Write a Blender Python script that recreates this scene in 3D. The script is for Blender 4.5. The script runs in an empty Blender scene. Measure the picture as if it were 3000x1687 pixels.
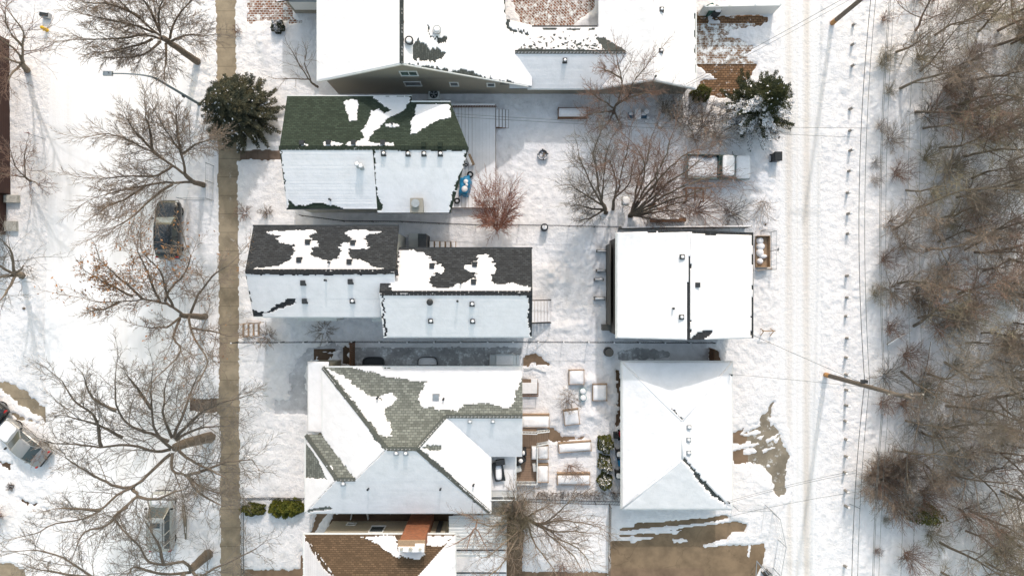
import bpy, math, random
import numpy as np
from mathutils import Vector, Matrix
R = math.radians
scene = bpy.context.scene
COL = scene.collection

# ---------------- camera, sky, sun, exposure ----------------
H = 56.0                       # height of the camera over the ground, metres
F = 2016.0                     # focal length in pixels of the 3000 px wide photograph
cam_d = bpy.data.cameras.new('camera')
cam_d.sensor_width = 36.0
cam_d.lens = 36.0 * F / 3000.0
cam_d.clip_start = 0.5
cam_d.clip_end = 2000.0
cam = bpy.data.objects.new('camera', cam_d)
cam.location = (0, 0, H)
COL.objects.link(cam)
scene.camera = cam

SUN_EL, SUN_AZ = 36.0, 8.0     # azimuth measured from +Y towards +X
world = bpy.data.worlds.new('World')
scene.world = world
world.use_nodes = True
wn = world.node_tree
bg = wn.nodes['Background']
sky = wn.nodes.new('ShaderNodeTexSky')
sky.sky_type = 'NISHITA'
sky.sun_disc = False
sky.sun_elevation = R(SUN_EL)
sky.sun_rotation = R(SUN_AZ)
sky.air_density = 2.4
sky.dust_density = 2.5
sky.ozone_density = 0.0
wn.links.new(sky.outputs[0], bg.inputs[0])
bg.inputs[1].default_value = 0.15
sd = bpy.data.lights.new('sun', 'SUN')
sd.energy = 1.3
sd.angle = R(1.2)
sd.color = (1.0, 0.97, 0.95)
so = bpy.data.objects.new('sun', sd)
COL.objects.link(so)
so.location = (10, 60, 80)
dv = Vector((-math.sin(R(SUN_AZ)) * math.cos(R(SUN_EL)), -math.cos(R(SUN_AZ)) * math.cos(R(SUN_EL)), -math.sin(R(SUN_EL))))
so.rotation_euler = dv.to_track_quat('-Z', 'Y').to_euler()
scene.view_settings.view_transform = 'Standard'
scene.view_settings.look = 'None'
scene.view_settings.gamma = 1.0
scene.view_settings.exposure = 0.63

# ---------------- photograph coordinates ----------------
TILE = dict(a=(0, 0, 2.5787), b=(750, 0, 2.5787), c=(1500, 0, 2.5787), d=(2250, 0, 2.5787),
            e=(0, 562, 2.5787), f=(680, 562, 2.5787), g=(1430, 562, 2.5787), h=(2180, 562, 2.578),
            i=(0, 1124, 2.5733), j=(750, 1124, 2.5733), k=(1430, 980, 2.0493), l=(2180, 1124, 2.573),
            m=(1420, 1080, 4.5286), n=(1420, 1380, 4.719), o=(1300, 280, 4.262), p=(1720, 240, 3.293),
            q=(0, 1150, 2.697), r=(690, 900, 4.391), s=(1100, 960, 5.6), t=(1720, 960, 4.4414),
            u=(2100, 1340, 4.174), v=(880, 1480, 3.788), D=(0, 0, 0.85867), P=(0, 0, 1.0))
def tp(k, pts):
    ox, oy, s = TILE[k]
    return [(ox + x / s, oy + y / s) for x, y in pts]
def W(px, py, h=0.0):          # pixel of the photograph to a point at height h
    k = (1 - h / H) * H / F
    return Vector(((px - 1500) * k, (843.5 - py) * k, h))
def WT(t, x, y, h=0.0):
    q = tp(t, [(x, y)])[0]
    return W(q[0], q[1], h)
def PX(x, y, z):               # world arrays to pixels
    k = F / (H - z)
    return 1500 + x * k, 843.5 - y * k
def inpoly(px, py, poly):
    res = np.zeros(px.shape, bool)
    n = len(poly)
    for i in range(n):
        x1, y1 = poly[i]; x2, y2 = poly[(i + 1) % n]
        if y1 == y2: continue
        c = ((y1 > py) != (y2 > py)) & (px < (x2 - x1) * (py - y1) / (y2 - y1) + x1)
        res ^= c
    return res
_lat = {}
def vnoise(x, y, scale, seed=0):
    if seed not in _lat:
        _lat[seed] = np.random.RandomState(seed + 11).rand(256, 256)
    L = _lat[seed]
    u, v = np.asarray(x) / scale, np.asarray(y) / scale
    iu, iv = np.floor(u).astype(int), np.floor(v).astype(int)
    fu, fv = u - iu, v - iv
    fu, fv = fu * fu * (3 - 2 * fu), fv * fv * (3 - 2 * fv)
    a = L[iu % 256, iv % 256]; b = L[(iu + 1) % 256, iv % 256]
    c = L[iu % 256, (iv + 1) % 256]; d = L[(iu + 1) % 256, (iv + 1) % 256]
    return (a * (1 - fu) + b * fu) * (1 - fv) + (c * (1 - fu) + d * fu) * fv - 0.5

# ---------------- object helpers ----------------
ORG = {}
def props(o, label=None, cat=None, group=None, kind=None):
    if label: o['label'] = label
    if cat: o['category'] = cat
    if group: o['group'] = group
    if kind: o['kind'] = kind
    return o
def thing(name, label, cat, loc=(0, 0, 0), group=None):
    o = bpy.data.objects.new(name, None)
    o.empty_display_size = 0.3
    COL.objects.link(o)
    o.location = loc
    ORG[o.name] = Vector(loc)
    return props(o, label, cat, group)
def copy_tree(o, parent=None):
    c = o.copy(); COL.objects.link(c)
    if parent is not None: c.parent = parent
    for ch in list(o.children): copy_tree(ch, c)
    return c
class MB:
    def __init__(s): s.v = []; s.f = []; s.uv = []; s.m = []
    def face(s, pts, uv=None, mi=0):
        b = len(s.v); s.v.extend([tuple(p) for p in pts]); s.f.append(list(range(b, b + len(pts))))
        s.uv.append(uv); s.m.append(mi)
    def add(s, vs, fs, mi=0):
        b = len(s.v); s.v.extend([tuple(p) for p in vs])
        for f in fs: s.f.append([b + i for i in f]); s.uv.append(None); s.m.append(mi)
    def box(s, x0, x1, y0, y1, z0, z1, mi=0):
        if x0 > x1: x0, x1 = x1, x0
        if y0 > y1: y0, y1 = y1, y0
        vs = [(x0, y0, z0), (x1, y0, z0), (x1, y1, z0), (x0, y1, z0), (x0, y0, z1), (x1, y0, z1), (x1, y1, z1), (x0, y1, z1)]
        s.add(vs, [(0, 3, 2, 1), (4, 5, 6, 7), (0, 1, 5, 4), (1, 2, 6, 5), (2, 3, 7, 6), (3, 0, 4, 7)], mi)
    def obox(s, c, sx, sy, z0, z1, rot=0.0, taper=1.0, mi=0):
        cr, sr = math.cos(rot), math.sin(rot); vs = []
        for z, t in ((z0, 1.0), (z1, taper)):
            for dx, dy in ((-1, -1), (1, -1), (1, 1), (-1, 1)):
                x, y = dx * sx / 2 * t, dy * sy / 2 * t
                vs.append((c[0] + x * cr - y * sr, c[1] + x * sr + y * cr, z))
        s.add(vs, [(0, 3, 2, 1), (4, 5, 6, 7), (0, 1, 5, 4), (1, 2, 6, 5), (2, 3, 7, 6), (3, 0, 4, 7)], mi)
    def bar(s, a, b, w, h=None, mi=0):      # square bar between two points
        a, b = Vector(a), Vector(b); h = h or w
        d = (b - a)
        if d.length < 1e-6: return
        d.normalize()
        up = Vector((0, 0, 1)) if abs(d.z) < 0.95 else Vector((0, 1, 0))
        x = d.cross(up).normalized(); y = x.cross(d).normalized()
        vs = []
        for p in (a, b):
            for sx, sy in ((-1, -1), (1, -1), (1, 1), (-1, 1)): vs.append(p + x * sx * w / 2 + y * sy * h / 2)
        s.add(vs, [(0, 1, 2, 3), (7, 6, 5, 4), (0, 4, 5, 1), (1, 5, 6, 2), (2, 6, 7, 3), (3, 7, 4, 0)], mi)
    def tube(s, pts, rad, n=8, cap=True, mi=0):
        pts = [Vector(p) for p in pts]
        if not hasattr(rad, '__len__'): rad = [rad] * len(pts)
        rings = []; b = len(s.v)
        for i, p in enumerate(pts):
            d = (pts[min(i + 1, len(pts) - 1)] - pts[max(i - 1, 0)])
            d = d.normalized() if d.length > 1e-9 else Vector((0, 0, 1))
            up = Vector((0, 0, 1)) if abs(d.z) < 0.9 else Vector((0, 1, 0))
            x = d.cross(up).normalized(); y = x.cross(d)
            for k in range(n):
                t = 2 * math.pi * k / n
                s.v.append(tuple(p + (x * math.cos(t) + y * math.sin(t)) * rad[i]))
        for i in range(len(pts) - 1):
            for k in range(n):
                s.f.append([b + i * n + k, b + i * n + (k + 1) % n, b + (i + 1) * n + (k + 1) % n, b + (i + 1) * n + k]); s.uv.append(None); s.m.append(mi)
        if cap:
            s.f.append([b + k for k in range(n)][::-1]); s.uv.append(None); s.m.append(mi)
            e = b + (len(pts) - 1) * n
            s.f.append([e + k for k in range(n)]); s.uv.append(None); s.m.append(mi)
    def cyl(s, c, r, z0, z1, n=16, r1=None, mi=0):
        s.tube([(c[0], c[1], z0), (c[0], c[1], z1)], [r, r if r1 is None else r1], n, mi=mi)
    def dome(s, c, rx, ry, z0, hz, n=16, m=5, mi=0, p=1.0):     # low rounded cap
        b = len(s.v); vs = []; fs = []
        for j in range(m):
            t = j / (m) * math.pi / 2
            for k in range(n):
                a = 2 * math.pi * k / n
                ca, sa = math.cos(a), math.sin(a)
                ca = math.copysign(abs(ca) ** p, ca); sa = math.copysign(abs(sa) ** p, sa)
                vs.append((c[0] + rx * math.cos(t) ** 0.6 * ca, c[1] + ry * math.cos(t) ** 0.6 * sa, z0 + hz * math.sin(t)))
        vs.append((c[0], c[1], z0 + hz))
        for j in range(m - 1):
            for k in range(n): fs.append((j * n + k, j * n + (k + 1) % n, (j + 1) * n + (k + 1) % n, (j + 1) * n + k))
        for k in range(n): fs.append(((m - 1) * n + k, (m - 1) * n + (k + 1) % n, m * n))
        s.add(vs, fs, mi)
    def prism(s, poly, z0, z1, mi=0):       # vertical prism over a polygon
        n = len(poly); a = sum(poly[i][0] * poly[(i + 1) % n][1] - poly[(i + 1) % n][0] * poly[i][1] for i in range(n))
        if a < 0: poly = poly[::-1]
        vs = [(p[0], p[1], z0) for p in poly] + [(p[0], p[1], z1) for p in poly]
        fs = [tuple(range(n))[::-1], tuple(range(n, 2 * n))] + [(i, (i + 1) % n, n + (i + 1) % n, n + i) for i in range(n)]
        s.add(vs, fs, mi)
    def build(s, name, mat, parent=None, smooth=False, bevel=0.0):
        if not s.f: return None
        org = Vector((0, 0, 0))
        if parent is not None: org = ORG.get(parent.name, org)
        me = bpy.data.meshes.new(name)
        v = np.array(s.v, dtype=np.float64) - np.array(org)
        me.from_pydata(v.tolist(), [], s.f)
        mats = mat if isinstance(mat, (list, tuple)) else [mat]
        for x in mats: me.materials.append(x)
        if len(mats) > 1: me.polygons.foreach_set('material_index', s.m)
        if any(u is not None for u in s.uv):
            lay = me.uv_layers.new(name='UVMap'); data = lay.data; li = 0
            for f, u in zip(s.f, s.uv):
                for q in range(len(f)):
                    if u is not None: data[li].uv = u[q]
                    li += 1
        if smooth: me.polygons.foreach_set('use_smooth', [True] * len(me.polygons))
        me.update()
        o = bpy.data.objects.new(name, me)
        COL.objects.link(o)
        if parent is not None: o.parent = parent; ORG[o.name] = org
        if bevel > 0:
            md = o.modifiers.new('bevel', 'BEVEL'); md.width = bevel; md.segments = 2; md.limit_method = 'ANGLE'
        return o
def np_mesh(name, v, quads, mat, parent=None, smooth=False, org=(0, 0, 0)):
    me = bpy.data.meshes.new(name)
    nv, nf = len(v), len(quads); k = quads.shape[1]
    me.vertices.add(nv); me.vertices.foreach_set('co', (np.asarray(v, np.float32) - np.asarray(org, np.float32)).ravel())
    me.loops.add(nf * k); me.loops.foreach_set('vertex_index', quads.astype(np.int32).ravel())
    me.polygons.add(nf); me.polygons.foreach_set('loop_start', np.arange(0, nf * k, k, dtype=np.int32))
    me.polygons.foreach_set('loop_total', np.full(nf, k, np.int32))
    if smooth: me.polygons.foreach_set('use_smooth', np.ones(nf, bool))
    for x in (mat if isinstance(mat, (list, tuple)) else [mat]): me.materials.append(x)
    me.update(calc_edges=True)
    o = bpy.data.objects.new(name, me); COL.objects.link(o)
    if parent is not None: o.parent = parent; ORG[o.name] = ORG.get(parent.name, Vector((0, 0, 0)))
    return o

# ---------------- materials ----------------
class N:
    def __init__(s, name):
        s.m = bpy.data.materials.new(name); s.m.use_nodes = True
        s.t = s.m.node_tree; s.b = s.t.nodes['Principled BSDF']
    def node(s, typ, **kw):
        n = s.t.nodes.new('ShaderNode' + typ)
        for k, v in kw.items():
            if k in n.inputs: n.inputs[k].default_value = v
            else: setattr(n, k, v)
        return n
    def link(s, a, b): s.t.links.new(a, b)
    def coords(s, kind='Object', scale=(1, 1, 1), rot=0.0):
        tc = s.node('TexCoord'); mp = s.node('Mapping')
        mp.inputs['Scale'].default_value = scale; mp.inputs['Rotation'].default_value = (0, 0, rot)
        s.link(tc.outputs[kind], mp.inputs[0]); return mp.outputs[0]
    def pos(s, scale=(1, 1, 1)):
        g = s.node('NewGeometry'); mp = s.node('Mapping'); mp.inputs['Scale'].default_value = scale
        s.link(g.outputs['Position'], mp.inputs[0]); return mp.outputs[0]
    def noise(s, co, scale, detail=4, rough=0.6):
        n = s.node('TexNoise', Scale=scale, Detail=detail, Roughness=rough); s.link(co, n.inputs['Vector']); return n.outputs['Fac']
    def ramp(s, fac, stops):
        r = s.node('ValToRGB'); e = r.color_ramp.elements
        while len(e) < len(stops): e.new(0.5)
        for i, (p, c) in enumerate(stops):
            e[i].position = p; e[i].color = (c[0], c[1], c[2], 1) if hasattr(c, '__len__') else (c, c, c, 1)
        s.link(fac, r.inputs[0]); return r.outputs[0]
    def mix(s, fac, a, b, typ='MIX'):
        m = s.node('Mix', data_type='RGBA', blend_type=typ)
        for i, v in ((0, fac), (6, a), (7, b)):
            if hasattr(v, 'is_linked'): s.link(v, m.inputs[i])
            else: m.inputs[i].default_value = v if i == 0 else (v[0], v[1], v[2], 1)
        return m.outputs[2]
    def math(s, op, a, b=0.0):
        m = s.node('Math', operation=op)
        for i, v in ((0, a), (1, b)):
            if hasattr(v, 'is_linked'): s.link(v, m.inputs[i])
            else: m.inputs[i].default_value = v
        return m.outputs[0]
    def bump(s, h, dist, strength=1.0):
        b = s.node('Bump', Distance=dist, Strength=strength); s.link(h, b.inputs['Height']); s.link(b.outputs[0], s.b.inputs['Normal'])
    def out(s, col=None, rough=0.8, metal=0.0, spec=0.3):
        if col is not None:
            if hasattr(col, 'is_linked'): s.link(col, s.b.inputs['Base Color'])
            else: s.b.inputs['Base Color'].default_value = (col[0], col[1], col[2], 1)
        s.b.inputs['Roughness'].default_value = rough; s.b.inputs['Metallic'].default_value = metal
        s.b.inputs['Specular IOR Level'].default_value = spec
        return s.m
def dark(c, k): return (c[0] * k, c[1] * k, c[2] * k)
def plain(name, c, rough=0.6, metal=0.0, var=0.25, scale=6.0, bump=0.0, spec=0.3):
    n = N(name); co = n.pos()
    f = n.noise(co, scale, 5)
    n.link
    if bump: n.bump(f, bump)
    return n.out(n.ramp(f, [(0.3, dark(c, 1 - var)), (0.7, dark(c, 1 + var * 0.6))]), rough, metal, spec)

def snow_mat(name, lo=(0.80, 0.775, 0.79), hi=(0.88, 0.85, 0.87), bump=0.05, sc=3.0, dirt=0.0):
    n = N(name); co = n.pos()
    f = n.noise(co, sc, 7, 0.62); g = n.noise(co, sc * 9, 3)
    c = n.ramp(f, [(0.3, lo), (0.6, hi)])
    if dirt:
        d = n.noise(co, 5.0, 9, 0.75)
        c = n.mix(n.ramp(d, [(0.60, 0.0), (0.72, dirt)]), c, (0.33, 0.27, 0.20))
    n.bump(n.math('ADD', n.math('MULTIPLY', f, 1.0), n.math('MULTIPLY', g, 0.16)), bump)
    return n.out(c, 0.75, 0, 0.15)
M = {}
M['snow'] = snow_mat('roof_snow', bump=0.05, sc=1.3)
M['snow_cap'] = snow_mat('snow_cap', bump=0.02, sc=6)
M['ground'] = snow_mat('ground_snow', lo=(.76, .735, .75), bump=0.2, sc=1.7, dirt=0.3)

def shingle(name, c, var=0.35, gap=0.45, bw=0.30, rh=0.145):
    n = N(name); uv = n.coords('UV')
    b = n.node('TexBrick', Scale=1.0)
    b.offset = 0.5; b.inputs['Brick Width'].default_value = bw; b.inputs['Row Height'].default_value = rh
    b.inputs['Mortar Size'].default_value = 0.018; b.inputs['Bias'].default_value = 0.0
    b.inputs['Color1'].default_value = (*dark(c, 1 - var), 1); b.inputs['Color2'].default_value = (*dark(c, 1 + var), 1)
    b.inputs['Mortar'].default_value = (*dark(c, gap), 1)
    n.link(uv, b.inputs['Vector'])
    f = n.noise(n.pos(), 0.8, 6, 0.7)
    col = n.mix(n.ramp(f, [(0.35, 0.0), (0.7, 0.5)]), b.outputs['Color'], dark(c, 0.6))
    g = n.noise(n.pos(), 25, 3)
    col = n.mix(n.math('MULTIPLY', g, 0.35), col, dark(c, 1.6))
    n.bump(b.outputs['Fac'], -0.02)
    return n.out(col, 0.9, 0, 0.15)
M['sh_green'] = shingle('green_shingles', (0.040, 0.053, 0.040), 0.4)
M['sh_black'] = shingle('charcoal_shingles', (0.045, 0.047, 0.052), 0.5)
M['sh_grey'] = shingle('grey_green_shingles', (0.178, 0.185, 0.168), 0.45, 0.3, 0.32, 0.2)
M['sh_brown'] = shingle('brown_shingles', (0.125, 0.082, 0.052), 0.35, 0.45)
M['sh_slate'] = shingle('slate_shingles', (0.075, 0.082, 0.08), 0.4)

def siding(name, c, pitch=0.12, vertical=False, dk=0.6):
    n = N(name); g = n.node('NewGeometry'); sp = n.node('SeparateXYZ'); n.link(g.outputs['Position'], sp.inputs[0])
    if vertical: src = n.math('ADD', sp.outputs[0], sp.outputs[1])
    else: src = sp.outputs[2]
    fr = n.math('FRACT', n.math('DIVIDE', src, pitch))
    col = n.ramp(fr, [(0.0, dark(c, dk)), (0.12, c), (1.0, dark(c, 1.05))])
    f = n.noise(n.pos(), 2.0, 5)
    col = n.mix(n.math('MULTIPLY', f, 0.3), col, dark(c, 0.7))
    n.bump(fr, 0.02)
    return n.out(col, 0.7)
M['beige_siding'] = siding('beige_siding', (0.36, 0.33, 0.28))
M['white_siding'] = siding('white_siding', (0.6, 0.6, 0.58))
M['dark_siding'] = siding('dark_siding', (0.12, 0.11, 0.10), 0.15)
M['wall_rust'] = siding('rusty_brown_siding', (0.055, 0.026, 0.022), 0.2)
M['wood_grey'] = siding('grey_boards', (0.20, 0.19, 0.175), 0.15, True, 0.5)
M['tan_siding'] = plain('tan_stucco', (0.42, 0.37, 0.29), 0.9, var=0.1, bump=0.004)
M['wood'] = siding('weathered_boards', (0.24, 0.15, 0.09), 0.14, True, 0.45)
M['cedar'] = plain('cedar_lumber', (0.36, 0.25, 0.165), 0.8, var=0.25, scale=9)
M['cedar_dark'] = plain('stained_wood', (0.17, 0.085, 0.045), 0.8, var=0.35, scale=8)
def boards(name, c, axis=0, pitch=0.14):
    n = N(name); g = n.node('NewGeometry'); sp = n.node('SeparateXYZ'); n.link(g.outputs['Position'], sp.inputs[0])
    fr = n.math('FRACT', n.math('DIVIDE', sp.outputs[axis], pitch))
    col = n.ramp(fr, [(0.0, dark(c, 0.25)), (0.09, dark(c, 0.3)), (0.14, c), (1.0, c)])
    f = n.noise(n.pos((1, 1, 1)), 3.0, 6, 0.7)
    col = n.mix(n.ramp(f, [(0.35, 0.0), (0.7, 0.55)]), col, dark(c, 0.6))
    return n.out(col, 0.85)
M['deck_y'] = boards('deck_boards', (0.30, 0.205, 0.15), 1)
M['deck_x'] = boards('deck_boards_across', (0.26, 0.18, 0.13), 0)
M['metal_dark'] = plain('dark_metal', (0.05, 0.052, 0.055), 0.5, 0.4, 0.2)
M['metal_grey'] = plain('galvanised_metal', (0.42, 0.43, 0.44), 0.45, 0.7, 0.15)
M['white_trim'] = plain('white_trim', (0.75, 0.75, 0.74), 0.5, var=0.06)
M['white_vinyl'] = plain('white_vinyl', (0.72, 0.73, 0.74), 0.45, var=0.05)
M['black_plastic'] = plain('black_plastic', (0.03, 0.032, 0.035), 0.5, var=0.2)
M['green_plastic'] = plain('green_plastic', (0.03, 0.09, 0.07), 0.5, var=0.2)
M['teal_plastic'] = plain('teal_plastic', (0.10, 0.30, 0.31), 0.45, var=0.15)
M['blue_tarp'] = plain('blue_plastic', (0.02, 0.22, 0.42), 0.35, var=0.3, scale=3, bump=0.03)
M['blue_crate'] = plain('blue_crate_plastic', (0.03, 0.09, 0.15), 0.4, var=0.2)
M['red_plastic'] = plain('red_plastic', (0.50, 0.03, 0.04), 0.4, var=0.15)
M['yellow_paint'] = plain('yellow_paint', (0.80, 0.50, 0.02), 0.45, var=0.12)
M['pole_wood'] = plain('pole_wood', (0.15, 0.125, 0.105), 0.85, var=0.4, scale=8, bump=0.01)
M['post_grey'] = plain('weathered_post', (0.27, 0.25, 0.23), 0.85, var=0.3, scale=8)
M['pole_sunlit'] = plain('sunlit_pole_wood', (0.42, 0.22, 0.09), 0.85, var=0.3, scale=5)  # sunlight on the pole base painted in as a brighter, warmer wood
M['cable'] = plain('cable', (0.03, 0.03, 0.03), 0.6, var=0.1)
M['cable_thin'] = plain('service_wire', (0.10, 0.10, 0.10), 0.6, var=0.1)
M['lamp_grey'] = plain('lamp_grey', (0.20, 0.23, 0.25), 0.45, 0.3, 0.12)
M['stone'] = plain('pale_stone', (0.45, 0.43, 0.40), 0.9, var=0.3, bump=0.02)
M['glass'] = N('window_glass').out((0.05, 0.065, 0.07), 0.08, 0.0, 0.8)
M['green_glass'] = N('green_window_glass').out((0.02, 0.07, 0.05), 0.08, 0.0, 0.8)
M['rubber'] = plain('rubber', (0.025, 0.025, 0.025), 0.8, var=0.2)
def carpaint(name, c, metal=0.3, rough=0.25):
    n = N(name); f = n.noise(n.pos(), 7, 6, 0.7)
    col = n.mix(n.ramp(f, [(0.48, 0.0), (0.75, 0.4)]), c, (0.33, 0.31, 0.29))
    m = n.out(col, rough, metal, 0.5); n.b.inputs['Coat Weight'].default_value = 0.5; return m
M['paint_black'] = carpaint('black_car_paint', (0.018, 0.020, 0.022))
M['paint_silver'] = carpaint('silver_car_paint', (0.50, 0.50, 0.49), 0.3, 0.35)
M['paint_grey'] = carpaint('grey_car_paint', (0.27, 0.27, 0.275), 0.2, 0.35)
M['paint_teal'] = carpaint('teal_truck_paint', (0.03, 0.095, 0.085), 0.2, 0.35)
M['paint_white'] = carpaint('white_car_paint', (0.62, 0.62, 0.62), 0.1, 0.3)
M['lens_red'] = N('red_lamp_lens').out((0.4, 0.01, 0.01), 0.2)
M['lens_clear'] = N('clear_lamp_lens').out((0.6, 0.6, 0.6), 0.15)

def brickmat(name, c, bw, rh, mort=(0.2, 0.18, 0.16), msz=0.012, axes='xz', var=0.35):
    n = N(name); g = n.node('NewGeometry'); sp = n.node('SeparateXYZ'); n.link(g.outputs['Position'], sp.inputs[0])
    cb = n.node('CombineXYZ')
    n.link(n.math('ADD', sp.outputs[0], sp.outputs[1]) if axes == 'xz' else sp.outputs[0], cb.inputs[0])
    n.link(sp.outputs[2] if axes == 'xz' else sp.outputs[1], cb.inputs[1])
    b = n.node('TexBrick', Scale=1.0); b.inputs['Brick Width'].default_value = bw; b.inputs['Row Height'].default_value = rh
    b.inputs['Mortar Size'].default_value = msz
    b.inputs['Color1'].default_value = (*dark(c, 1 - var), 1); b.inputs['Color2'].default_value = (*dark(c, 1 + var), 1)
    b.inputs['Mortar'].default_value = (*mort, 1)
    n.link(cb.outputs[0], b.inputs['Vector']); n.bump(b.outputs['Fac'], -0.01)
    f = n.noise(n.pos(), 4, 5)
    return n.out(n.mix(n.math('MULTIPLY', f, 0.4), b.outputs['Color'], dark(c, 0.6)), 0.85)
M['brick'] = brickmat('red_brick', (0.34, 0.095, 0.025), 0.20, 0.075)
def paver(name, c, rot, frost):
    n = N(name); co = n.coords('Object', rot=rot)
    b = n.node('TexBrick', Scale=1.0); b.inputs['Brick Width'].default_value = 0.30; b.inputs['Row Height'].default_value = 0.19
    b.inputs['Mortar Size'].default_value = 0.022
    b.inputs['Color1'].default_value = (*dark(c, 0.7), 1); b.inputs['Color2'].default_value = (*dark(c, 1.3), 1)
    b.inputs['Mortar'].default_value = ((0.42, 0.38, 0.35, 1) if frost > .6 else (0.62, 0.60, 0.58, 1)) if frost > 0.3 else (*dark(c, 0.35), 1)
    n.link(co, b.inputs['Vector'])
    f = n.noise(n.pos(), 2.2, 8, 0.72)
    col = n.mix(n.ramp(f, [(0.62 - frost * 0.25, 0.0), (0.70 - frost * 0.22, 1.0)]), b.outputs['Color'], (0.82, 0.82, 0.83))
    n.bump(b.outputs['Fac'], -0.01)
    return n.out(col, 0.85)
M['paver_red'] = paver('red_pavers', (0.21, 0.085, 0.045), 0.0, 0.45)
M['paver_court'] = paver('courtyard_pavers', (0.22, 0.10, 0.06), R(45), 0.5)
M['paver_mottled'] = paver('mottled_snowy_pavers', (0.205, 0.115, 0.062), 0.0, 0.62)
M['paver_brown'] = paver('brown_pavers', (0.205, 0.115, 0.062), 0.0, 0.12)
def concrete(name, c, joint=None, frost=0.0, crack=False, axis=1):
    n = N(name); co = n.pos(); f = n.noise(co, 0.7, 7, 0.65); g = n.noise(co, 14, 5, 0.7)
    col = n.ramp(f, [(0.34, dark(c, 0.62)), (0.6, dark(c, 1.12))])
    col = n.mix(n.math('MULTIPLY', g, 0.35), col, dark(c, 0.55))
    if joint:
        gg = n.node('NewGeometry'); sp = n.node('SeparateXYZ'); n.link(gg.outputs['Position'], sp.inputs[0])
        fr = n.math('FRACT', n.math('DIVIDE', sp.outputs[axis], joint))
        col = n.mix(n.ramp(fr, [(0.0, 1.0), (0.014, 1.0), (0.022, 0.0)]), col, dark(c, 0.3))
    if crack:
        vo = n.node('TexVoronoi', Scale=0.35, feature='DISTANCE_TO_EDGE'); wv = n.noise(co, 2.0, 4)
        add = n.node('VectorMath', operation='ADD'); n.link(co, add.inputs[0])
        cb = n.node('CombineXYZ'); n.link(wv, cb.inputs[0]); n.link(wv, cb.inputs[1]); n.link(cb.outputs[0], add.inputs[1])
        n.link(add.outputs[0], vo.inputs['Vector'])
        col = n.mix(n.ramp(vo.outputs['Distance'], [(0.0, 0.6), (0.008, 0.0)]), col, dark(c, 0.3))
    if frost:
        h = n.noise(co, 1.6, 10, 0.75)
        col = n.mix(n.ramp(h, [(0.66 - frost * 0.3, 0.0), (0.80 - frost * 0.3, 1.0)]), col, (0.80, 0.81, 0.83))
    n.bump(g, 0.006)
    return n.out(col, 0.85)
M['walk'] = concrete('sidewalk_concrete', (0.325, 0.262, 0.188), 1.5, 0.17)
M['walk_dark'] = concrete('wet_path_concrete', (0.19, 0.135, 0.105), 0.9, 0.03, axis=0)
M['path_brown'] = concrete('brown_concrete', (0.22, 0.15, 0.10))
M['asphalt'] = concrete('driveway_asphalt', (0.235, 0.165, 0.105), None, 0.0, True)
M['dusted'] = concrete('dusted_concrete', (0.40, 0.39, 0.40), None, 0.5)
M['thin_snow'] = concrete('thin_trodden_snow', (0.60, 0.59, 0.62), None, 0.35)
M['slush'] = concrete('slushy_gravel', (0.26, 0.22, 0.17), None, 0.36)
M['soil'] = concrete('bare_soil', (0.11, 0.07, 0.045), None, 0.12)
def road(name, tracks, amt):
    n = N(name); co = n.pos((1.6, 0.045, 1)); f = n.noise(co, 1.0, 7, 0.7); g = n.noise(n.pos(), 3.0, 8, 0.7)
    col = n.ramp(f, [(0.45, (0.86, 0.84, 0.86)), (0.8, (0.80, 0.775, 0.775))])
    gg = n.node('NewGeometry'); sp = n.node('SeparateXYZ'); n.link(gg.outputs['Position'], sp.inputs[0])
    for X, w, a in tracks:
        d = n.math('ABSOLUTE', n.math('SUBTRACT', sp.outputs[0], X))
        k = n.math('MULTIPLY', n.ramp(n.math('DIVIDE', d, w), [(0.25, 1.0), (1.0, 0.0)]), n.math('MULTIPLY', n.ramp(f, [(0.3, 0.5), (0.6, 1.0)]), a))
        col = n.mix(k, col, (0.50, 0.40, 0.30))
    n.bump(n.math('ADD', n.math('MULTIPLY', f, 0.5), g), amt)
    return n.out(col, 0.8, 0, 0.15)
M['street'] = road('packed_street_snow', [(-31.8, 1.0, 0.10), (-28.6, 1.2, 0.10)], 0.03)
M['lane'] = road('packed_lane_snow', [(22.55, 0.42, 0.30), (23.95, 0.42, 0.42), (23.2, 0.15, 0.12)], 0.12)
# ---------------- ground ----------------
SHEETS = []     # (name, material, px polygon, z, ragged edge px, patchiness)
def sheet(name, mat, poly, z=0.0, rag=3.0, patch=0.0, grow=8):
    SHEETS.append((name, mat, poly, z, rag, patch, grow))
sheet('sidewalk', M['walk'], [(634, -30), (687, -30), (697, 700), (699, 1124), (704, 1720), (649, 1720), (645, 1124), (642, 600)], 0.0, 3.0)
sheet('entrance_path', M['walk_dark'], tp('b', [(-160, 1137), (200, 1132), (260, 1132), (260, 1207), (-160, 1205)]), 0.006, 3)
sheet('curb_path', M['walk_dark'], tp('i', [(1425, 113), (1690, 118), (1690, 215), (1430, 214), (1412, 190)]), 0.006, 4)
sheet('corner_path', M['walk'], tp('i', [(-60, -40), (50, -5), (110, 0), (240, 95), (395, 225), (520, 345), (500, 365), (385, 335), (345, 275), (180, 170), (0, 30), (-60, 10)]), 0.0, 5)
sheet('corner_path', M['walk'], tp('i', [(-40, 1355), (95, 1360), (140, 1385), (195, 1440), (200, 1500), (-40, 1500)]), 0.0, 6)
sheet('verge_soil', M['soil'], tp('i', [(40, 165), (80, 200), (180, 260), (300, 300), (290, 312), (170, 275), (60, 225)]), 0.0, 7, 0.4)
sheet('verge_soil', M['soil'], tp('i', [(-10, 575), (50, 590), (95, 640), (60, 645), (-10, 600)]), 0.0, 7, 0.3)
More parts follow.
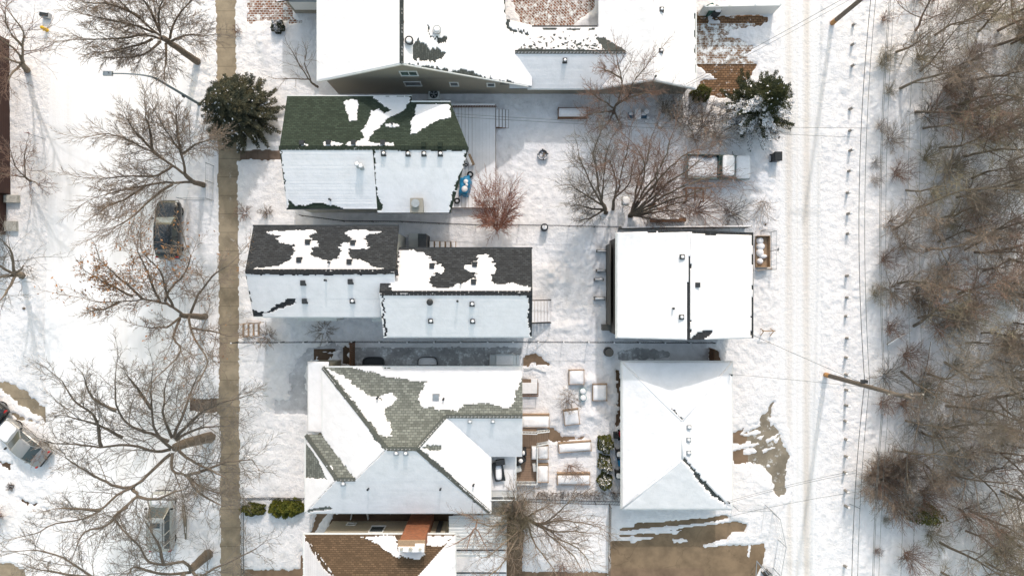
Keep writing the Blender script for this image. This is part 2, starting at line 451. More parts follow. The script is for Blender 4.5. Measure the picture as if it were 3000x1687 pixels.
sheet('verge_soil', M['soil'], tp('i', [(130, 850), (200, 880), (330, 935), (370, 970), (300, 950), (180, 895)]), 0.0, 7, 0.3)
sheet('garden_path', M['path_brown'], tp('j', [(-160, 1400), (330, 1400), (330, 1290), (355, 1230), (365, 1500), (-160, 1500)]), 0.0, 4)
sheet('paver_yard', M['paver_red'], tp('b', [(-65, -40), (262, -40), (275, 60), (290, 150), (350, 155), (350, 178), (265, 178), (255, 150), (10, 152), (-30, 180), (-60, 160)]), 0.0, 4, 0.25)
sheet('courtyard', M['paver_court'], tp('c', [(-30, -40), (640, -40), (620, 60), (560, 110), (450, 205), (120, 205), (60, 170), (45, 100)]), 0.0, 5, 0.15)
sheet('paver_yard', M['paver_brown'], tp('c', [(1392, 90), (1500, 120), (1930, 120), (1950, 150), (1880, 195), (1700, 205), (1590, 205), (1560, 300), (1700, 300), (1800, 350), (1790, 385), (1700, 385), (1600, 340), (1480, 400), (1430, 470), (1640, 470), (1800, 450), (1850, 500), (1700, 700), (1650, 728), (1490, 726), (1440, 690), (1420, 610), (1540, 605), (1500, 560), (1410, 500), (1390, 400)]), 0.0, 5, 0.35, 16)
sheet('driveway', M['asphalt'], tp('k', [(880, 1130), (1010, 1125), (1440, 1083), (1445, 1105), (1290, 1130), (960, 1160), (885, 1170), (785, 1180), (785, 1158), (875, 1155)]), 0.0, 2)
sheet('driveway', M['asphalt'], tp('k', [(740, 1205), (1000, 1190), (1160, 1160), (1500, 1120), (1560, 1135), (1540, 1180), (1480, 1180), (1460, 1220), (1390, 1235), (1290, 1265), (1300, 1280), (1430, 1262), (1600, 1262), (1660, 1250), (1662, 1330), (1640, 1400), (1600, 1470), (735, 1470), (735, 1232), (880, 1235), (995, 1218)]), 0.0, 2)
sheet('driveway', M['path_brown'], tp('k', [(725, 1419), (1278, 1421), (1280, 1480), (725, 1480)]), 0.012, 1)
sheet('dirty_apron', M['path_brown'], tp('k', [(1462, 588), (1540, 568), (1540, 590), (1490, 605), (1540, 612), (1540, 655), (1462, 655)]), 0.0, 4)
sheet('dirty_apron', M['path_brown'], tp('k', [(1462, 700), (1540, 686), (1545, 780), (1470, 775)]), 0.0, 4)
sheet('dirty_apron', M['slush'], tp('l', [(0, 350), (100, 300), (130, 240), (215, 125), (235, 130), (190, 220), (240, 330), (265, 370), (300, 430), (320, 500), (345, 530), (325, 600), (310, 830), (255, 855), (235, 800), (190, 700), (120, 620), (30, 590), (0, 590), (0, 490), (90, 470), (40, 440), (0, 430)]), 0.003, 6, 0.12)
sheet('side_passage', M['dusted'], tp('s', [(-380, 330), (1870, 320), (2380, 330), (2380, 430), (1870, 440), (1870, 640), (-380, 640)]), 0.0, 3)
sheet('side_passage', M['dusted'], tp('t', [(440, 275), (870, 278), (880, 300), (1050, 285), (1080, 370), (850, 400), (560, 430), (420, 440), (400, 360)]), 0.0, 5, 0.1)
sheet('verge_soil', M['soil'], tp('r', [(1040, 640), (1130, 570), (1250, 590), (1240, 650), (1140, 690), (1070, 690)]), 0.0, 8, 0.35)
sheet('verge_soil', M['soil'], tp('r', [(1345, 540), (1460, 500), (1460, 740), (1350, 690)]), 0.0, 8, 0.4)
sheet('verge_soil', M['path_brown'], tp('k', [(205, 130), (290, 122), (330, 140), (370, 180), (200, 186)]), 0.0, 6, 0.15)
sheet('verge_soil', M['soil'], tp('m', [(1730, 0), (1800, 0), (1815, 60), (1815, 760), (1735, 785), (1760, 600), (1745, 200)]), 0.0, 5, 0.25)
sheet('garden_path', M['path_brown'], tp('m', [(840, 790), (900, 775), (960, 820), (1000, 830), (1000, 900), (1150, 900), (1330, 890), (1355, 920), (1290, 945), (1100, 965), (1000, 975), (880, 970), (840, 940)]), 0.0, 5)
sheet('verge_soil', M['soil'], tp('m', [(490, 120), (560, 140), (560, 170), (495, 170)]), 0.0, 5)
sheet('patio', M['path_brown'], tp('n', [(292, 540), (540, 560), (548, 800), (545, 1000), (528, 1180), (525, 1370), (700, 1385), (1480, 1395), (1700, 1395), (1700, 1500), (270, 1500)]), 0.0, 3)
sheet('side_passage', M['soil'], tp('t', [(1580, 245), (1700, 290), (1780, 445), (1590, 445)]), 0.0, 5)
sheet('verge_soil', M['soil'], [(978, 1502), (1330, 1502), (1330, 1600), (940, 1600)], 0.0, 4)
sheet('side_passage', M['path_brown'], tp('v', [(200, 70), (300, 70), (130, 340), (100, 340)]), 0.006, 3)
sheet('paver_yard', M['paver_mottled'], tp('c', [(1395, 185), (1560, 195), (1640, 215), (1600, 290), (1720, 300), (1830, 350), (1800, 395), (1690, 400), (1790, 440), (1700, 470), (1440, 475), (1395, 480)]), 0.05, 7, 0.22, 2)
sheet('front_path', M['thin_snow'], tp('r', [(960, 520), (1100, 480), (1340, 480), (1345, 560), (1240, 560), (1130, 560), (1040, 640), (950, 700), (895, 790), (885, 1050), (945, 1100), (950, 1380), (500, 1370), (490, 1190), (715, 1190), (700, 850), (780, 680), (870, 580)]), 0.006, 6)
sheet('street', M['street'], [(155, -40), (545, -40), (547, 1730), (300, 1730), (150, 1350), (135, 1000)], 0.022, 4)
sheet('back_lane', M['lane'], [(2293, -40), (2400, -40), (2402, 1000), (2378, 1730), (2272, 1730), (2284, 1500), (2322, 1465), (2330, 1330), (2306, 1230), (2287, 1150), (2287, 700)], 0.02, 4)

X0, X1, Y0, Y1, RES = -45.0, 47.0, -26.0, 26.0, 0.1
nx, ny = int((X1 - X0) / RES) + 1, int((Y1 - Y0) / RES) + 1
gx, gy = np.meshgrid(np.linspace(X0, X1, nx), np.linspace(Y0, Y1, ny))
ppx, ppy = PX(gx, gy, 0.0)
bare = np.zeros(gx.shape, bool)
jx = vnoise(gx, gy, 0.55, 1) * .6 + vnoise(gx, gy, 0.17, 61) * .7; jy = vnoise(gx, gy, 0.55, 2) * .6 + vnoise(gx, gy, 0.17, 62) * .7; jm = vnoise(gx, gy, 1.1, 3) + 0.6 * vnoise(gx, gy, 0.4, 4) + 0.3 * vnoise(gx, gy, 0.15, 5)
for nm, mt, poly, z, rag, patch, grow in SHEETS:
    b = inpoly(ppx + jx * rag * 2.6, ppy + jy * rag * 2.6, poly)
    if patch: b &= (jm > -0.75 + patch)
    bare |= b
for pl in [tp('l', a) for a in ([(-5, 348), (110, 300), (122, 318), (20, 362), (-5, 374)], [(-5, 382), (110, 343), (128, 372), (60, 385), (-5, 398)], [(-5, 462), (60, 455), (110, 436), (118, 452), (40, 482), (-5, 490)], [(-5, 502), (70, 488), (108, 515), (40, 528), (-5, 538)], [(62, 583), (130, 612), (205, 690), (222, 770), (190, 715), (110, 636)], [(176, 262), (258, 236), (225, 300), (190, 345), (205, 290)], [(165, 425), (262, 376), (250, 400), (180, 444)], [(225, 420), (275, 400), (240, 450)], [(140, 500), (260, 470), (150, 522)], [(95, 410), (160, 380), (130, 425)])] + [tp('k', [(1100, 1228), (1160, 1224), (1205, 1232), (1200, 1246), (1110, 1250)]), tp('k', [(770, 1212), (995, 1214), (990, 1222), (905, 1232), (880, 1250), (860, 1250), (850, 1234), (760, 1232)]), tp('k', [(1440, 1225), (1466, 1180), (1476, 1182), (1470, 1240)]), tp('k', [(1560, 1265), (1575, 1262), (1570, 1345), (1560, 1330)]), tp('k', [(960, 1182), (1010, 1178), (1165, 1170), (1120, 1200), (1070, 1190), (1000, 1196)])]:
    bare &= ~inpoly(ppx + jx * 5, ppy + jy * 5, pl)
hz = 0.085 + 0.10 * vnoise(gx, gy, 3.0, 6) + 0.06 * vnoise(gx, gy, 0.9, 7)
def zone(poly): return inpoly(ppx, ppy, poly)
tread = 0.45 + 0.0 * gx                       # how trodden the snow is
tread[zone([(2405, 0), (2560, 0), (2560, 1300), (2395, 1300)])] = 1.1
tread[zone([(2180, 400), (2290, 400), (2290, 1000), (2180, 1000)])] = 1.2
tread[zone([(1570, 680), (1780, 680), (1780, 1000), (1560, 1000)])] = 1.5
tread[zone([(1430, 480), (1800, 480), (1800, 660), (1430, 660)])] = 0.8
tread[zone([(690, 900), (1120, 900), (1120, 1010), (690, 1010)])] = 1.3
tread[zone([(560, 0), (640, 0), (640, 1687), (560, 1687)])] = 0.9
tread[zone([(1600, 1040), (1810, 1040), (1810, 1300), (1600, 1300)])] = 1.0
tread = tread * np.clip(.75 + 1.8 * vnoise(gx, gy, 2.2, 71) + .8 * vnoise(gx, gy, .9, 72), .12, 2)
hz += tread * (0.085 * vnoise(gx, gy, 0.34, 8) + 0.06 * vnoise(gx, gy, 0.2, 9))
foot = np.maximum(0, vnoise(gx, gy, 0.26, 10) - 0.30) * 0.35 * np.clip(tread - 0.5, 0, 1.2)
hz -= foot
wood = np.clip((gx - 29.5) / 2.0, 0, 1)
hz += wood * (0.25 * vnoise(gx, gy, 2.6, 12) + 0.12 * vnoise(gx, gy, 0.8, 13))
# snow heaps: dumped snow mounds and banks
def heap(px, py, rx, ry, h, rot=0.0):
    global hz
    c = W(px, py); dx, dy = gx - c.x, gy - c.y
    cr, sr = math.cos(rot), math.sin(rot)
    u, v = (dx * cr + dy * sr) / rx, (-dx * sr + dy * cr) / ry
    hz = hz + h * np.exp(-(u * u + v * v) * 1.6) * (1 + 0.9 * vnoise(gx, gy, 0.4, 14))
for a in [(1610, 800, 1.2, 0.9, 0.35), (1635, 830, 1.3, 0.8, 0.3, 0.5), (1660, 960, 1.6, 0.5, 0.25), (1730, 720, 0.5, 2.2, 0.2), (1660, 1140, 0.6, 0.6, 0.15), (1735, 1115, 1.0, 0.6, 0.35), (1740, 1215, 1.2, 0.7, 0.25),
          (885, 1180, 0.7, 1.8, 0.22), (1700, 45, 1.3, 0.8, 0.4), (560, 700, 0.4, 6, 0.10), (2150, 1550, 1.2, 1.4, 0.25), (770, 130, 0.5, 1.8, 0.25, 0.2), (1800, 1440, 1, .6, .15), (1725, 925, 0.5, 2.0, 0.22), (1500, 505, .3, 4, .1), (2120, 600, 1.5, .5, .12),
          (705, 1200, .4, 5, .08), (2245, 1420, .8, 1.6, .15, .6)]:
    heap(*a)
def blur(a, r):
    for ax in (0, 1):
        c = np.cumsum(np.pad(a, [(r + 1, r) if k == ax else (0, 0) for k in (0, 1)], mode='edge'), axis=ax)
        a = (np.take(c, np.arange(2 * r + 1, c.shape[ax]), ax) - np.take(c, np.arange(0, c.shape[ax] - 2 * r - 1), ax)) / (2 * r + 1)
    return a
near = np.clip(blur(blur(bare.astype(float), 3), 3) * 2.2, 0, 1)
hz = hz * (1 - .72 * near)
zr = np.where(bare, -0.10, np.maximum(hz, 0.02))
# one smoothing pass so that the snow edge is steep, not vertical
zs = zr.copy(); zs[1:-1, 1:-1] = (zr[1:-1, 1:-1] * 4 + zr[:-2, 1:-1] + zr[2:, 1:-1] + zr[1:-1, :-2] + zr[1:-1, 2:]) / 8
zs[0, :] = zs[-1, :] = 0.085; zs[:, 0] = zs[:, -1] = 0.085
gv = np.stack([gx, gy, zs], -1).reshape(-1, 3)
ii = (np.arange(ny - 1)[:, None] * nx + np.arange(nx - 1)[None, :]).ravel()
gq = np.stack([ii, ii + 1, ii + nx + 1, ii + nx], -1)
nb = len(gv); FAR = 900.0
xs = [-FAR, X0, X1, FAR]; ys = [-FAR, Y0, Y1, FAR]
extra = [(x, y, 0.085) for y in ys for x in xs]
gv = np.vstack([gv, np.array(extra)])
eq = []
for j in range(3):
    for i in range(3):
        if i == 1 and j == 1: continue
        a = nb + j * 4 + i; eq.append((a, a + 1, a + 5, a + 4))
gq = np.vstack([gq, np.array(eq)])
props(np_mesh('ground', gv, gq, M['ground'], smooth=True), kind='structure')
for nm, mt, poly, z, rag, patch, grow in SHEETS:
    n = len(poly)
    # grow the outline a little so that the snow's ragged edge lies on it
    a = sum(poly[i][0] * poly[(i + 1) % n][1] - poly[(i + 1) % n][0] * poly[i][1] for i in range(n))
    xs_ = [p[0] for p in poly]; ys_ = [p[1] for p in poly]
    out = []
    if nm in ('sidewalk', 'street', 'back_lane'):
        for i in range(n):
            cx = (min(xs_) + max(xs_)) / 2 if nm != 'back_lane' else 2350
            out.append((poly[i][0] + (grow + 2 if poly[i][0] > cx else -grow - 2), poly[i][1]))
    else:
        x0, x1, y0, y1 = min(xs_) - grow, max(xs_) + grow, min(ys_) - grow, max(ys_) + grow
        out = [(x0, y0), (x1, y0), (x1, y1), (x0, y1)]
        z = z - 0.022 - 0.0045 * (SHEETS.index((nm, mt, poly, z, rag, patch, grow)) % 9)
    mb = MB()
    P3 = [W(p[0], p[1]) for p in out]
    mb.face([(p.x, p.y, z) for p in P3][::-1])
    props(mb.build(nm, mt), kind='structure')
def gz(x, y):
    i = int((y - Y0) / RES); j = int((x - X0) / RES)
    if 0 <= i < ny and 0 <= j < nx: return float(zs[i, j])
    return 0.085
# ---------------- roofs ----------------
def plane_of(vs):
    a, b, c = Vector(vs[0]), Vector(vs[1]), Vector(vs[2])
    n = (b - a).cross(c - a)
    k = 3
    while n.length < 1e-3 and k < len(vs): n = (b - a).cross(Vector(vs[k]) - a); k += 1
    n.normalize()
    if n.z < 0: n = -n
    up = Vector((0, 0, 1)) - n * n.z
    up = up.normalized() if up.length > 1e-4 else Vector((0, 1, 0))
    return n, up.cross(n).normalized(), up
def roof_faces(mb, faces, th=0.16):
    for vs in faces:
        n, u, up = plane_of(vs); o = Vector(vs[0])
        V = [Vector(v) for v in vs]
        nn = Vector((0, 0, 0))
        for i in range(len(V)): nn += V[i].cross(V[(i + 1) % len(V)])
        if nn.z < 0: V = V[::-1]
        uv = [((v - o).dot(u) + 500, (v - o).dot(up) + 500) for v in V]
        mb.face(V, uv)
        lo = [v - Vector((0, 0, th)) for v in V]
        mb.face(lo[::-1])
        for i in range(len(V)):
            j = (i + 1) % len(V)
            mb.face([V[i], lo[i], lo[j], V[j]], [(0, 0), (0, .1), (1, .1), (1, 0)])
def snow_face(mb, vs, bare=(), snow=None, row=0.15, gap=0.012, th=0.045, jit=7.0, cell=0.05, rag=4.0, seed=0, zvar=0.012, inset=0.03):
    """snow lying on one roof plane, course by course"""
    row *= .5; jit *= .65; rag *= .8; gap = gap * .4 if gap > .02 else 0.0; zvar *= .35; cell = .045; inset = .02
    n, u, up = plane_of(vs); o = Vector(vs[0])
    rs = np.random.RandomState(seed + 5)
    P = [((Vector(v) - o).dot(u), (Vector(v) - o).dot(up)) for v in vs]
    xs_ = [p[0] for p in P]; ys_ = [p[1] for p in P]
    nr = max(1, int((max(ys_) - min(ys_)) / row)); rw = (max(ys_) - min(ys_)) / nr
    nc = max(2, int((max(xs_) - min(xs_)) / cell)); cw = (max(xs_) - min(xs_)) / nc
    U, V = np.meshgrid(min(xs_) + (np.arange(nc) + .5) * cw, min(ys_) + (np.arange(nr) + .5) * rw)
    inside = inpoly(U, V, P)
    wx, wy, wz = [o[k] + U * u[k] + V * up[k] for k in range(3)]
    px, py = PX(wx, wy, wz)
    ju = (np.repeat(rs.rand(nr // 2 + 1, 1), 2, 0)[:nr] - .5) * 1.7 * jit + (rs.rand(nr, 1) - .5) * .5 * jit
    du, dvv = np.array([u.x, -u.y]), np.array([up.x, -up.y])
    nz1 = vnoise(wx, wy, 0.3, 21 + seed % 5) * rag * 1.6; nz2 = vnoise(wx + 9, wy, 0.35, 22) * rag * 1.6 + vnoise(wx, wy + 3, .09, 24) * rag
    jj = ju * np.sign(vnoise(U, V * 0 + 1, 2.0, 23) + 1e-3)
    qx, qy = px + jj * du[0] + nz1, py + jj * du[1] + nz2
    m = inside.copy()
    if snow is not None:
        s = np.zeros(m.shape, bool)
        for pl in snow: s |= inpoly(qx, qy, pl)
        m &= s
    for pl in bare: m &= ~inpoly(qx, qy, pl)
    for r in range(nr):
        row_ = np.concatenate([[0], m[r].astype(int), [0]]); d = np.diff(row_)
        st, en = np.where(d == 1)[0], np.where(d == -1)[0]
        v0, v1 = min(ys_) + r * rw + gap * .5, min(ys_) + (r + 1) * rw - gap * .5
        dz = (rs.rand() - .5) * 2 * zvar
        for s_, e_ in zip(st, en):
            if (e_ - s_) * cw < 0.09: continue
            a0, a1 = min(xs_) + s_ * cw, min(xs_) + e_ * cw
            t = th + dz + .012 * float(vnoise(a0, v0, .7, 25))
            e = min(0.05, (a1 - a0) * .3)
            def pt(a, v, h): return o + u * a + up * v + n * h
            vsb = [pt(a0, v0, .004), pt(a1, v0, .004), pt(a1, v1, .004), pt(a0, v1, .004),
                   pt(a0 + e, v0 + gap, t + .006), pt(a1 - e, v0 + gap, t + .006), pt(a1 - e, v1, t), pt(a0 + e, v1, t)]
            mb.add(vsb, [(4, 5, 6, 7), (0, 1, 5, 4), (1, 2, 6, 5), (2, 3, 7, 6), (3, 0, 4, 7)])
def snow_sheet(mb, vs, bare=(), cell=0.11, th=0.07, seed=0, rag=5.0, drift=0.03, edge=0.0):
    """smooth wind-laid snow on one roof plane"""
    n, u, up = plane_of(vs); o = Vector(vs[0])
    P = [((Vector(v) - o).dot(u), (Vector(v) - o).dot(up)) for v in vs]
    xs_ = [p[0] for p in P]; ys_ = [p[1] for p in P]
    nc = int((max(xs_) - min(xs_)) / cell) + 1; nr = int((max(ys_) - min(ys_)) / cell) + 1
    cu, cv = (max(xs_) - min(xs_)) / nc, (max(ys_) - min(ys_)) / nr
    gu, gv_ = np.meshgrid(min(xs_) + np.arange(nc + 1) * cu, min(ys_) + np.arange(nr + 1) * cv)
    U, V = gu[:-1, :-1] + cu / 2, gv_[:-1, :-1] + cv / 2
    m = inpoly(U, V, P)
    w = [o[k] + U * u[k] + V * up[k] for k in range(3)]
    px, py = PX(*w)
    px = px + vnoise(w[0], w[1], .3, 31) * rag * 2; py = py + vnoise(w[0] + 5, w[1], .3, 32) * rag * 2
    for pl in bare: m &= ~inpoly(px, py, pl)
    hh = th + drift * vnoise(gu, gv_, 1.3, 33 + seed % 7) + drift * .5 * vnoise(gu, gv_, .4, 34)
    # thin the sheet towards its own edges
    cnt = np.zeros(gu.shape); cnt[:-1, :-1] += m; cnt[1:, :-1] += m; cnt[:-1, 1:] += m; cnt[1:, 1:] += m
    hh = np.where(cnt < 4, np.minimum(hh, th) * .75, hh)
    top = [o[k] + gu * u[k] + gv_ * up[k] + n[k] * hh for k in range(3)]
    bot = [o[k] + gu * u[k] + gv_ * up[k] + n[k] * .004 for k in range(3)]
    idx = {}
    W_ = nc + 1; A = lambda i, j: i * W_ + j
    tv = np.stack(top, -1).reshape(-1, 3); bv = np.stack(bot, -1).reshape(-1, 3)
    vs_ = []; fs_ = []
    def vid(kind, k):
        q = (kind, k)
        if q not in idx: idx[q] = len(vs_); vs_.append(tuple((tv if kind else bv)[k]))
        return idx[q]
    mp = np.pad(m, 1)
    for i, j in zip(*np.where(m)):
        q = [A(i, j), A(i, j + 1), A(i + 1, j + 1), A(i + 1, j)]
        fs_.append([vid(1, k) for k in q])
        for (a, b, ni, nj) in ((0, 1, i, j + 1), (1, 2, i + 1, j + 2), (2, 3, i + 2, j + 1), (3, 0, i + 1, j)):
            if not mp[ni, nj]: fs_.append([vid(1, q[b]), vid(1, q[a]), vid(0, q[a]), vid(0, q[b])])
    mb.add(vs_, fs_)
def on_plane(vs, px, py, up_h=0.0):     # world point on a roof plane seen at a pixel
    n, u, up = plane_of(vs); o = Vector(vs[0]); c = Vector((0, 0, H))
    d = Vector(((px - 1500) / F, (843.5 - py) / F, -1.0))
    t = (o + n * up_h - c).dot(n) / d.dot(n)
    return c + d * t
def box_vent(root, p, s=0.3, h=0.22, mat=None, cap=True, rot=0.0):
    mb = MB(); z0 = p.z - 0.18
    mb.obox((p.x, p.y), s * 1.25, s * 1.25, z0, p.z + 0.03, rot)
    mb.obox((p.x, p.y), s, s, p.z + 0.03, p.z + h, rot, 0.86)
    mb.obox((p.x, p.y), s * 1.1, s * 1.1, p.z + h, p.z + h + .04, rot)
    o = mb.build('roof_vent', mat or M['metal_dark'], root)
    if cap:
        c = MB(); c.dome((p.x + .02, p.y + .01), s * .38, s * .36, p.z + h + .043, .07, 10, 3)
        c.build('snow_cap', M['snow_cap'], o, True)
def pipe_vent(root, p, r=0.06, h=0.4, mat=None, cap=False):
    mb = MB(); mb.cyl(p, r, p.z - .1, p.z + h, 10); mb.cyl(p, r * 1.9, p.z - .02, p.z + .05, 10, r * 1.1)
    mb.cyl(p, r * 1.4, p.z + h, p.z + h + .05, 10)
    o = mb.build('vent_pipe', mat or M['metal_dark'], root)
    if cap:
        c = MB(); c.dome((p.x, p.y), r * 1.2, r * 1.2, p.z + h + .053, .05, 8, 3); c.build('snow_cap', M['snow_cap'], o, True)
def window(root, c, w, h, axis, mat=None, out=0.05, trim=None, bars=1):
    """window on a wall; c on the wall's outer face, axis = outward unit (x or y)"""
    c = Vector(c); ax = Vector(axis); t = Vector((-ax.y, ax.x, 0))
    fr = MB(); f = 0.09
    def slab(mb, a0, a1, z0, z1, d0, d1):
        p = [c + t * a0 + ax * d0, c + t * a1 + ax * d1]
        mb.box(p[0].x, p[1].x, p[0].y, p[1].y, c.z + z0, c.z + z1)
    slab(fr, -w / 2 - f, w / 2 + f, -h / 2 - f, -h / 2, -.03, out + .02); slab(fr, -w / 2 - f, w / 2 + f, h / 2, h / 2 + f, -.03, out)
    slab(fr, -w / 2 - f, -w / 2, -h / 2, h / 2, -.03, out); slab(fr, w / 2, w / 2 + f, -h / 2, h / 2, -.03, out)
    for k in range(bars - 1):
        a = -w / 2 + w * (k + 1) / bars; slab(fr, a - .03, a + .03, -h / 2, h / 2, -.02, out - .01)
    o = fr.build('window', trim or M['white_trim'], root)
    g = MB(); slab(g, -w / 2, w / 2, -h / 2, h / 2, -.02, .012); g.build('pane', mat or M['glass'], o)
def gutter(root, pts, mat=None, w=0.10, h=0.11, drop=0.06):
    mb = MB()
    for a, b in zip(pts[:-1], pts[1:]):
        a, b = Vector(a) - Vector((0, 0, drop)), Vector(b) - Vector((0, 0, drop)); mb.bar(a, b, w, h)
    return mb.build('gutter', mat or M['white_trim'], root)
def walls(root, poly, z1, mat, z0=-0.1, name='wall'):
    mb = MB(); mb.prism(poly, z0, z1); return mb.build(name, mat, root)
def gable_wall(root, pts, y0, y1, mat, name='gable_wall'):   # pts in x,z ; thickness y0..y1
    mb = MB(); n = len(pts)
    a = sum(pts[i][0] * pts[(i + 1) % n][1] - pts[(i + 1) % n][0] * pts[i][1] for i in range(n))
    if a < 0: pts = pts[::-1]
    vs = [(p[0], y0, p[1]) for p in pts] + [(p[0], y1, p[1]) for p in pts]
    mb.add(vs, [tuple(range(n)), tuple(range(n, 2 * n))[::-1]] + [(i, n + i, n + (i + 1) % n, (i + 1) % n) for i in range(n)])
    return mb.build(name, mat, root)
def gable_wall_x(root, pts, x0, x1, mat, name='gable_wall'):  # pts in y,z
    mb = MB(); n = len(pts)
    a = sum(pts[i][0] * pts[(i + 1) % n][1] - pts[(i + 1) % n][0] * pts[i][1] for i in range(n))
    if a < 0: pts = pts[::-1]
    vs = [(x0, p[0], p[1]) for p in pts] + [(x1, p[0], p[1]) for p in pts]
    mb.add(vs, [tuple(range(n))[::-1], tuple(range(n, 2 * n))] + [(i, (i + 1) % n, n + (i + 1) % n, n + i) for i in range(n)])
    return mb.build(name, mat, root)
def vents(root, plane, boxes=(), pipes=(), tile='P', s=.3, mat=None, cap=True, h=.2):
    for x, y in boxes:
        q = tp(tile, [(x, y)])[0]; box_vent(root, on_plane(plane, q[0], q[1]), s, h, mat, cap)
    for x, y in pipes:
        q = tp(tile, [(x, y)])[0]; pipe_vent(root, on_plane(plane, q[0], q[1]))

# ======== green-roofed house ========
g = thing('house', 'two-storey house with a mossy green shingle roof half covered in snow', 'house', (-11, 10, 0))
e, rz = 5.2, 6.9
yr = 9.98
A = [(-16.6, 14.15, e), (-7.42, 14.15, e), (-7.3, yr, rz), (-16.6, yr, rz)]
B = [(-7.42, 13.65, e + .2), (-4.53, 13.65, e + .2), (-3.1, yr, rz - .001), (-7.3, yr, rz - .001)]
C_ = [(-16.6, yr, rz), (-9.95, yr, rz), (-9.95, 5.85, e), (-16.6, 5.85, e)]
D_ = [(-9.95, yr, rz - .02), (-3.1, yr, rz - .02), (-4.55, 5.58, e - .1), (-9.95, 5.58, e - .1)]
mb = MB(); roof_faces(mb, [A, B, C_, D_]); mb.build('roof', M['sh_green'], g)
walls(g, [(-16.3, 13.75), (-4.9, 13.75), (-4.9, 6.1), (-16.3, 6.1)], e - .1, M['white_siding'])
gable_wall_x(g, [(13.75, e - .12), (yr, rz - .2), (6.1, e - .12)], -16.3, -16.1, M['white_siding'])
gutter(g, [(-16.6, 14.18, e), (-7.42, 14.18, e)], M['white_trim'], .06); gutter(g, [(-7.42, 13.7, e + .2), (-4.53, 13.7, e + .2)], M['white_trim'])
gutter(g, [(-16.65, 5.82, e), (-9.95, 5.82, e)], M['metal_dark'], .08); gutter(g, [(-9.95, 5.55, e - .1), (-4.55, 5.55, e - .1)], M['metal_dark'], .08)
mb = MB()
for x in np.arange(-16.5, -3.2, 0.3): mb.obox((x, yr), .27, .3, rz - .04, rz + .035)
mb.build('ridge_cap', M['sh_green'], g)
sm = MB()
snow_face(sm, A, snow=[tp('b', [(670, 765), (700, 760), (750, 755), (780, 765), (775, 800), (765, 860), (760, 915), (700, 915), (690, 870), (672, 820)]),
    tp('b', [(875, 725), (1165, 730), (1160, 760), (1110, 845), (1060, 860), (1000, 890), (960, 930), (900, 990), (850, 1040), (860, 1070), (900, 1085), (1040, 1080), (1040, 1100), (880, 1108), (760, 1112), (670, 1100), (680, 1080), (780, 1060), (815, 1040), (800, 990), (850, 900), (870, 840), (930, 820), (975, 860), (1020, 830), (960, 795), (900, 750)]),
    tp('b', [(495, 1080), (560, 1066), (648, 1085), (640, 1100), (510, 1105)]), tp('b', [(335, 1088), (390, 1085), (392, 1102), (335, 1102)]),
    tp('b', [(980, 938), (1083, 935), (1085, 960), (980, 958)])], jit=5, gap=.03, seed=1)
snow_face(sm, B, snow=[tp('b', [(1215, 790), (1470, 795), (1480, 885), (1380, 910), (1290, 955), (1220, 1000), (1170, 1018), (1168, 930), (1200, 860)])], jit=5, seed=2)
snow_face(sm, C_, bare=[tp('f', [(415, 140), (425, 60), (470, 105), (560, 95), (690, 78), (740, 100), (790, 105), (860, 125), (900, 150)]), tp('b', [(120, 1090), (1000, 1090), (1000, 1128), (120, 1128)]), tp('b', [(180, 1120), (188, 1120), (225, 1449), (215, 1449)])], jit=6, seed=3)
snow_face(sm, D_, bare=[tp('b', [(850, 1090), (1700, 1100), (1700, 1140), (1200, 1136), (880, 1130)]), tp('b', [(880, 1125), (893, 1130), (900, 1300), (912, 1449), (890, 1449)]),
    tp('f', [(1080, 0), (1092, 0), (1108, 60), (1140, 100), (1125, 142), (1085, 142)]), tp('b', [(1590, 1130), (1650, 1130), (1540, 1400), (1500, 1449), (1500, 1400), (1560, 1270)]), tp('f', [(1670, 0), (1720, 0), (1660, 165), (1640, 165)])], jit=5, gap=.006, zvar=.004, seed=4)
sm.build('roof_snow', M['snow'], g)
vents(g, A, [(350, 1082), (550, 1080), (740, 1080), (960, 1080)], [(1030, 940)], 'b', .3, cap=False)
vents(g, B, [(1268, 1097), (1392, 1097)], [], 'b', .28, M['sh_green'], False)
vents(g, D_, [(965, 1163), (1150, 1165), (1270, 1165), (1393, 1165)], [], 'b', .3)
for x, y in ((775, 1250), (803, 1264)):
    q = tp('b', [(x, y)])[0]; pipe_vent(g, on_plane(C_, *q), .13, .55, M['metal_grey'], True)
vents(g, C_, [], [(745, 62)], 'f')
q = tp('f', [(1405, 112)])[0]; p = on_plane(D_, *q)
mb = MB(); mb.obox(p, .85, .95, p.z - .5, p.z + .75); mb.obox(p, .95, 1.05, p.z + .75, p.z + .82)
ch = mb.build('chimney', siding('flue_casing', (0.30, 0.28, 0.25), .15), g)
mb = MB(); mb.cyl((p.x - .05, p.y + .12), .22, p.z + .82, p.z + 1.05, 14); mb.cyl((p.x - .05, p.y + .12), .3, p.z + 1.05, p.z + 1.10, 14); mb.build('flue', M['metal_grey'], ch)

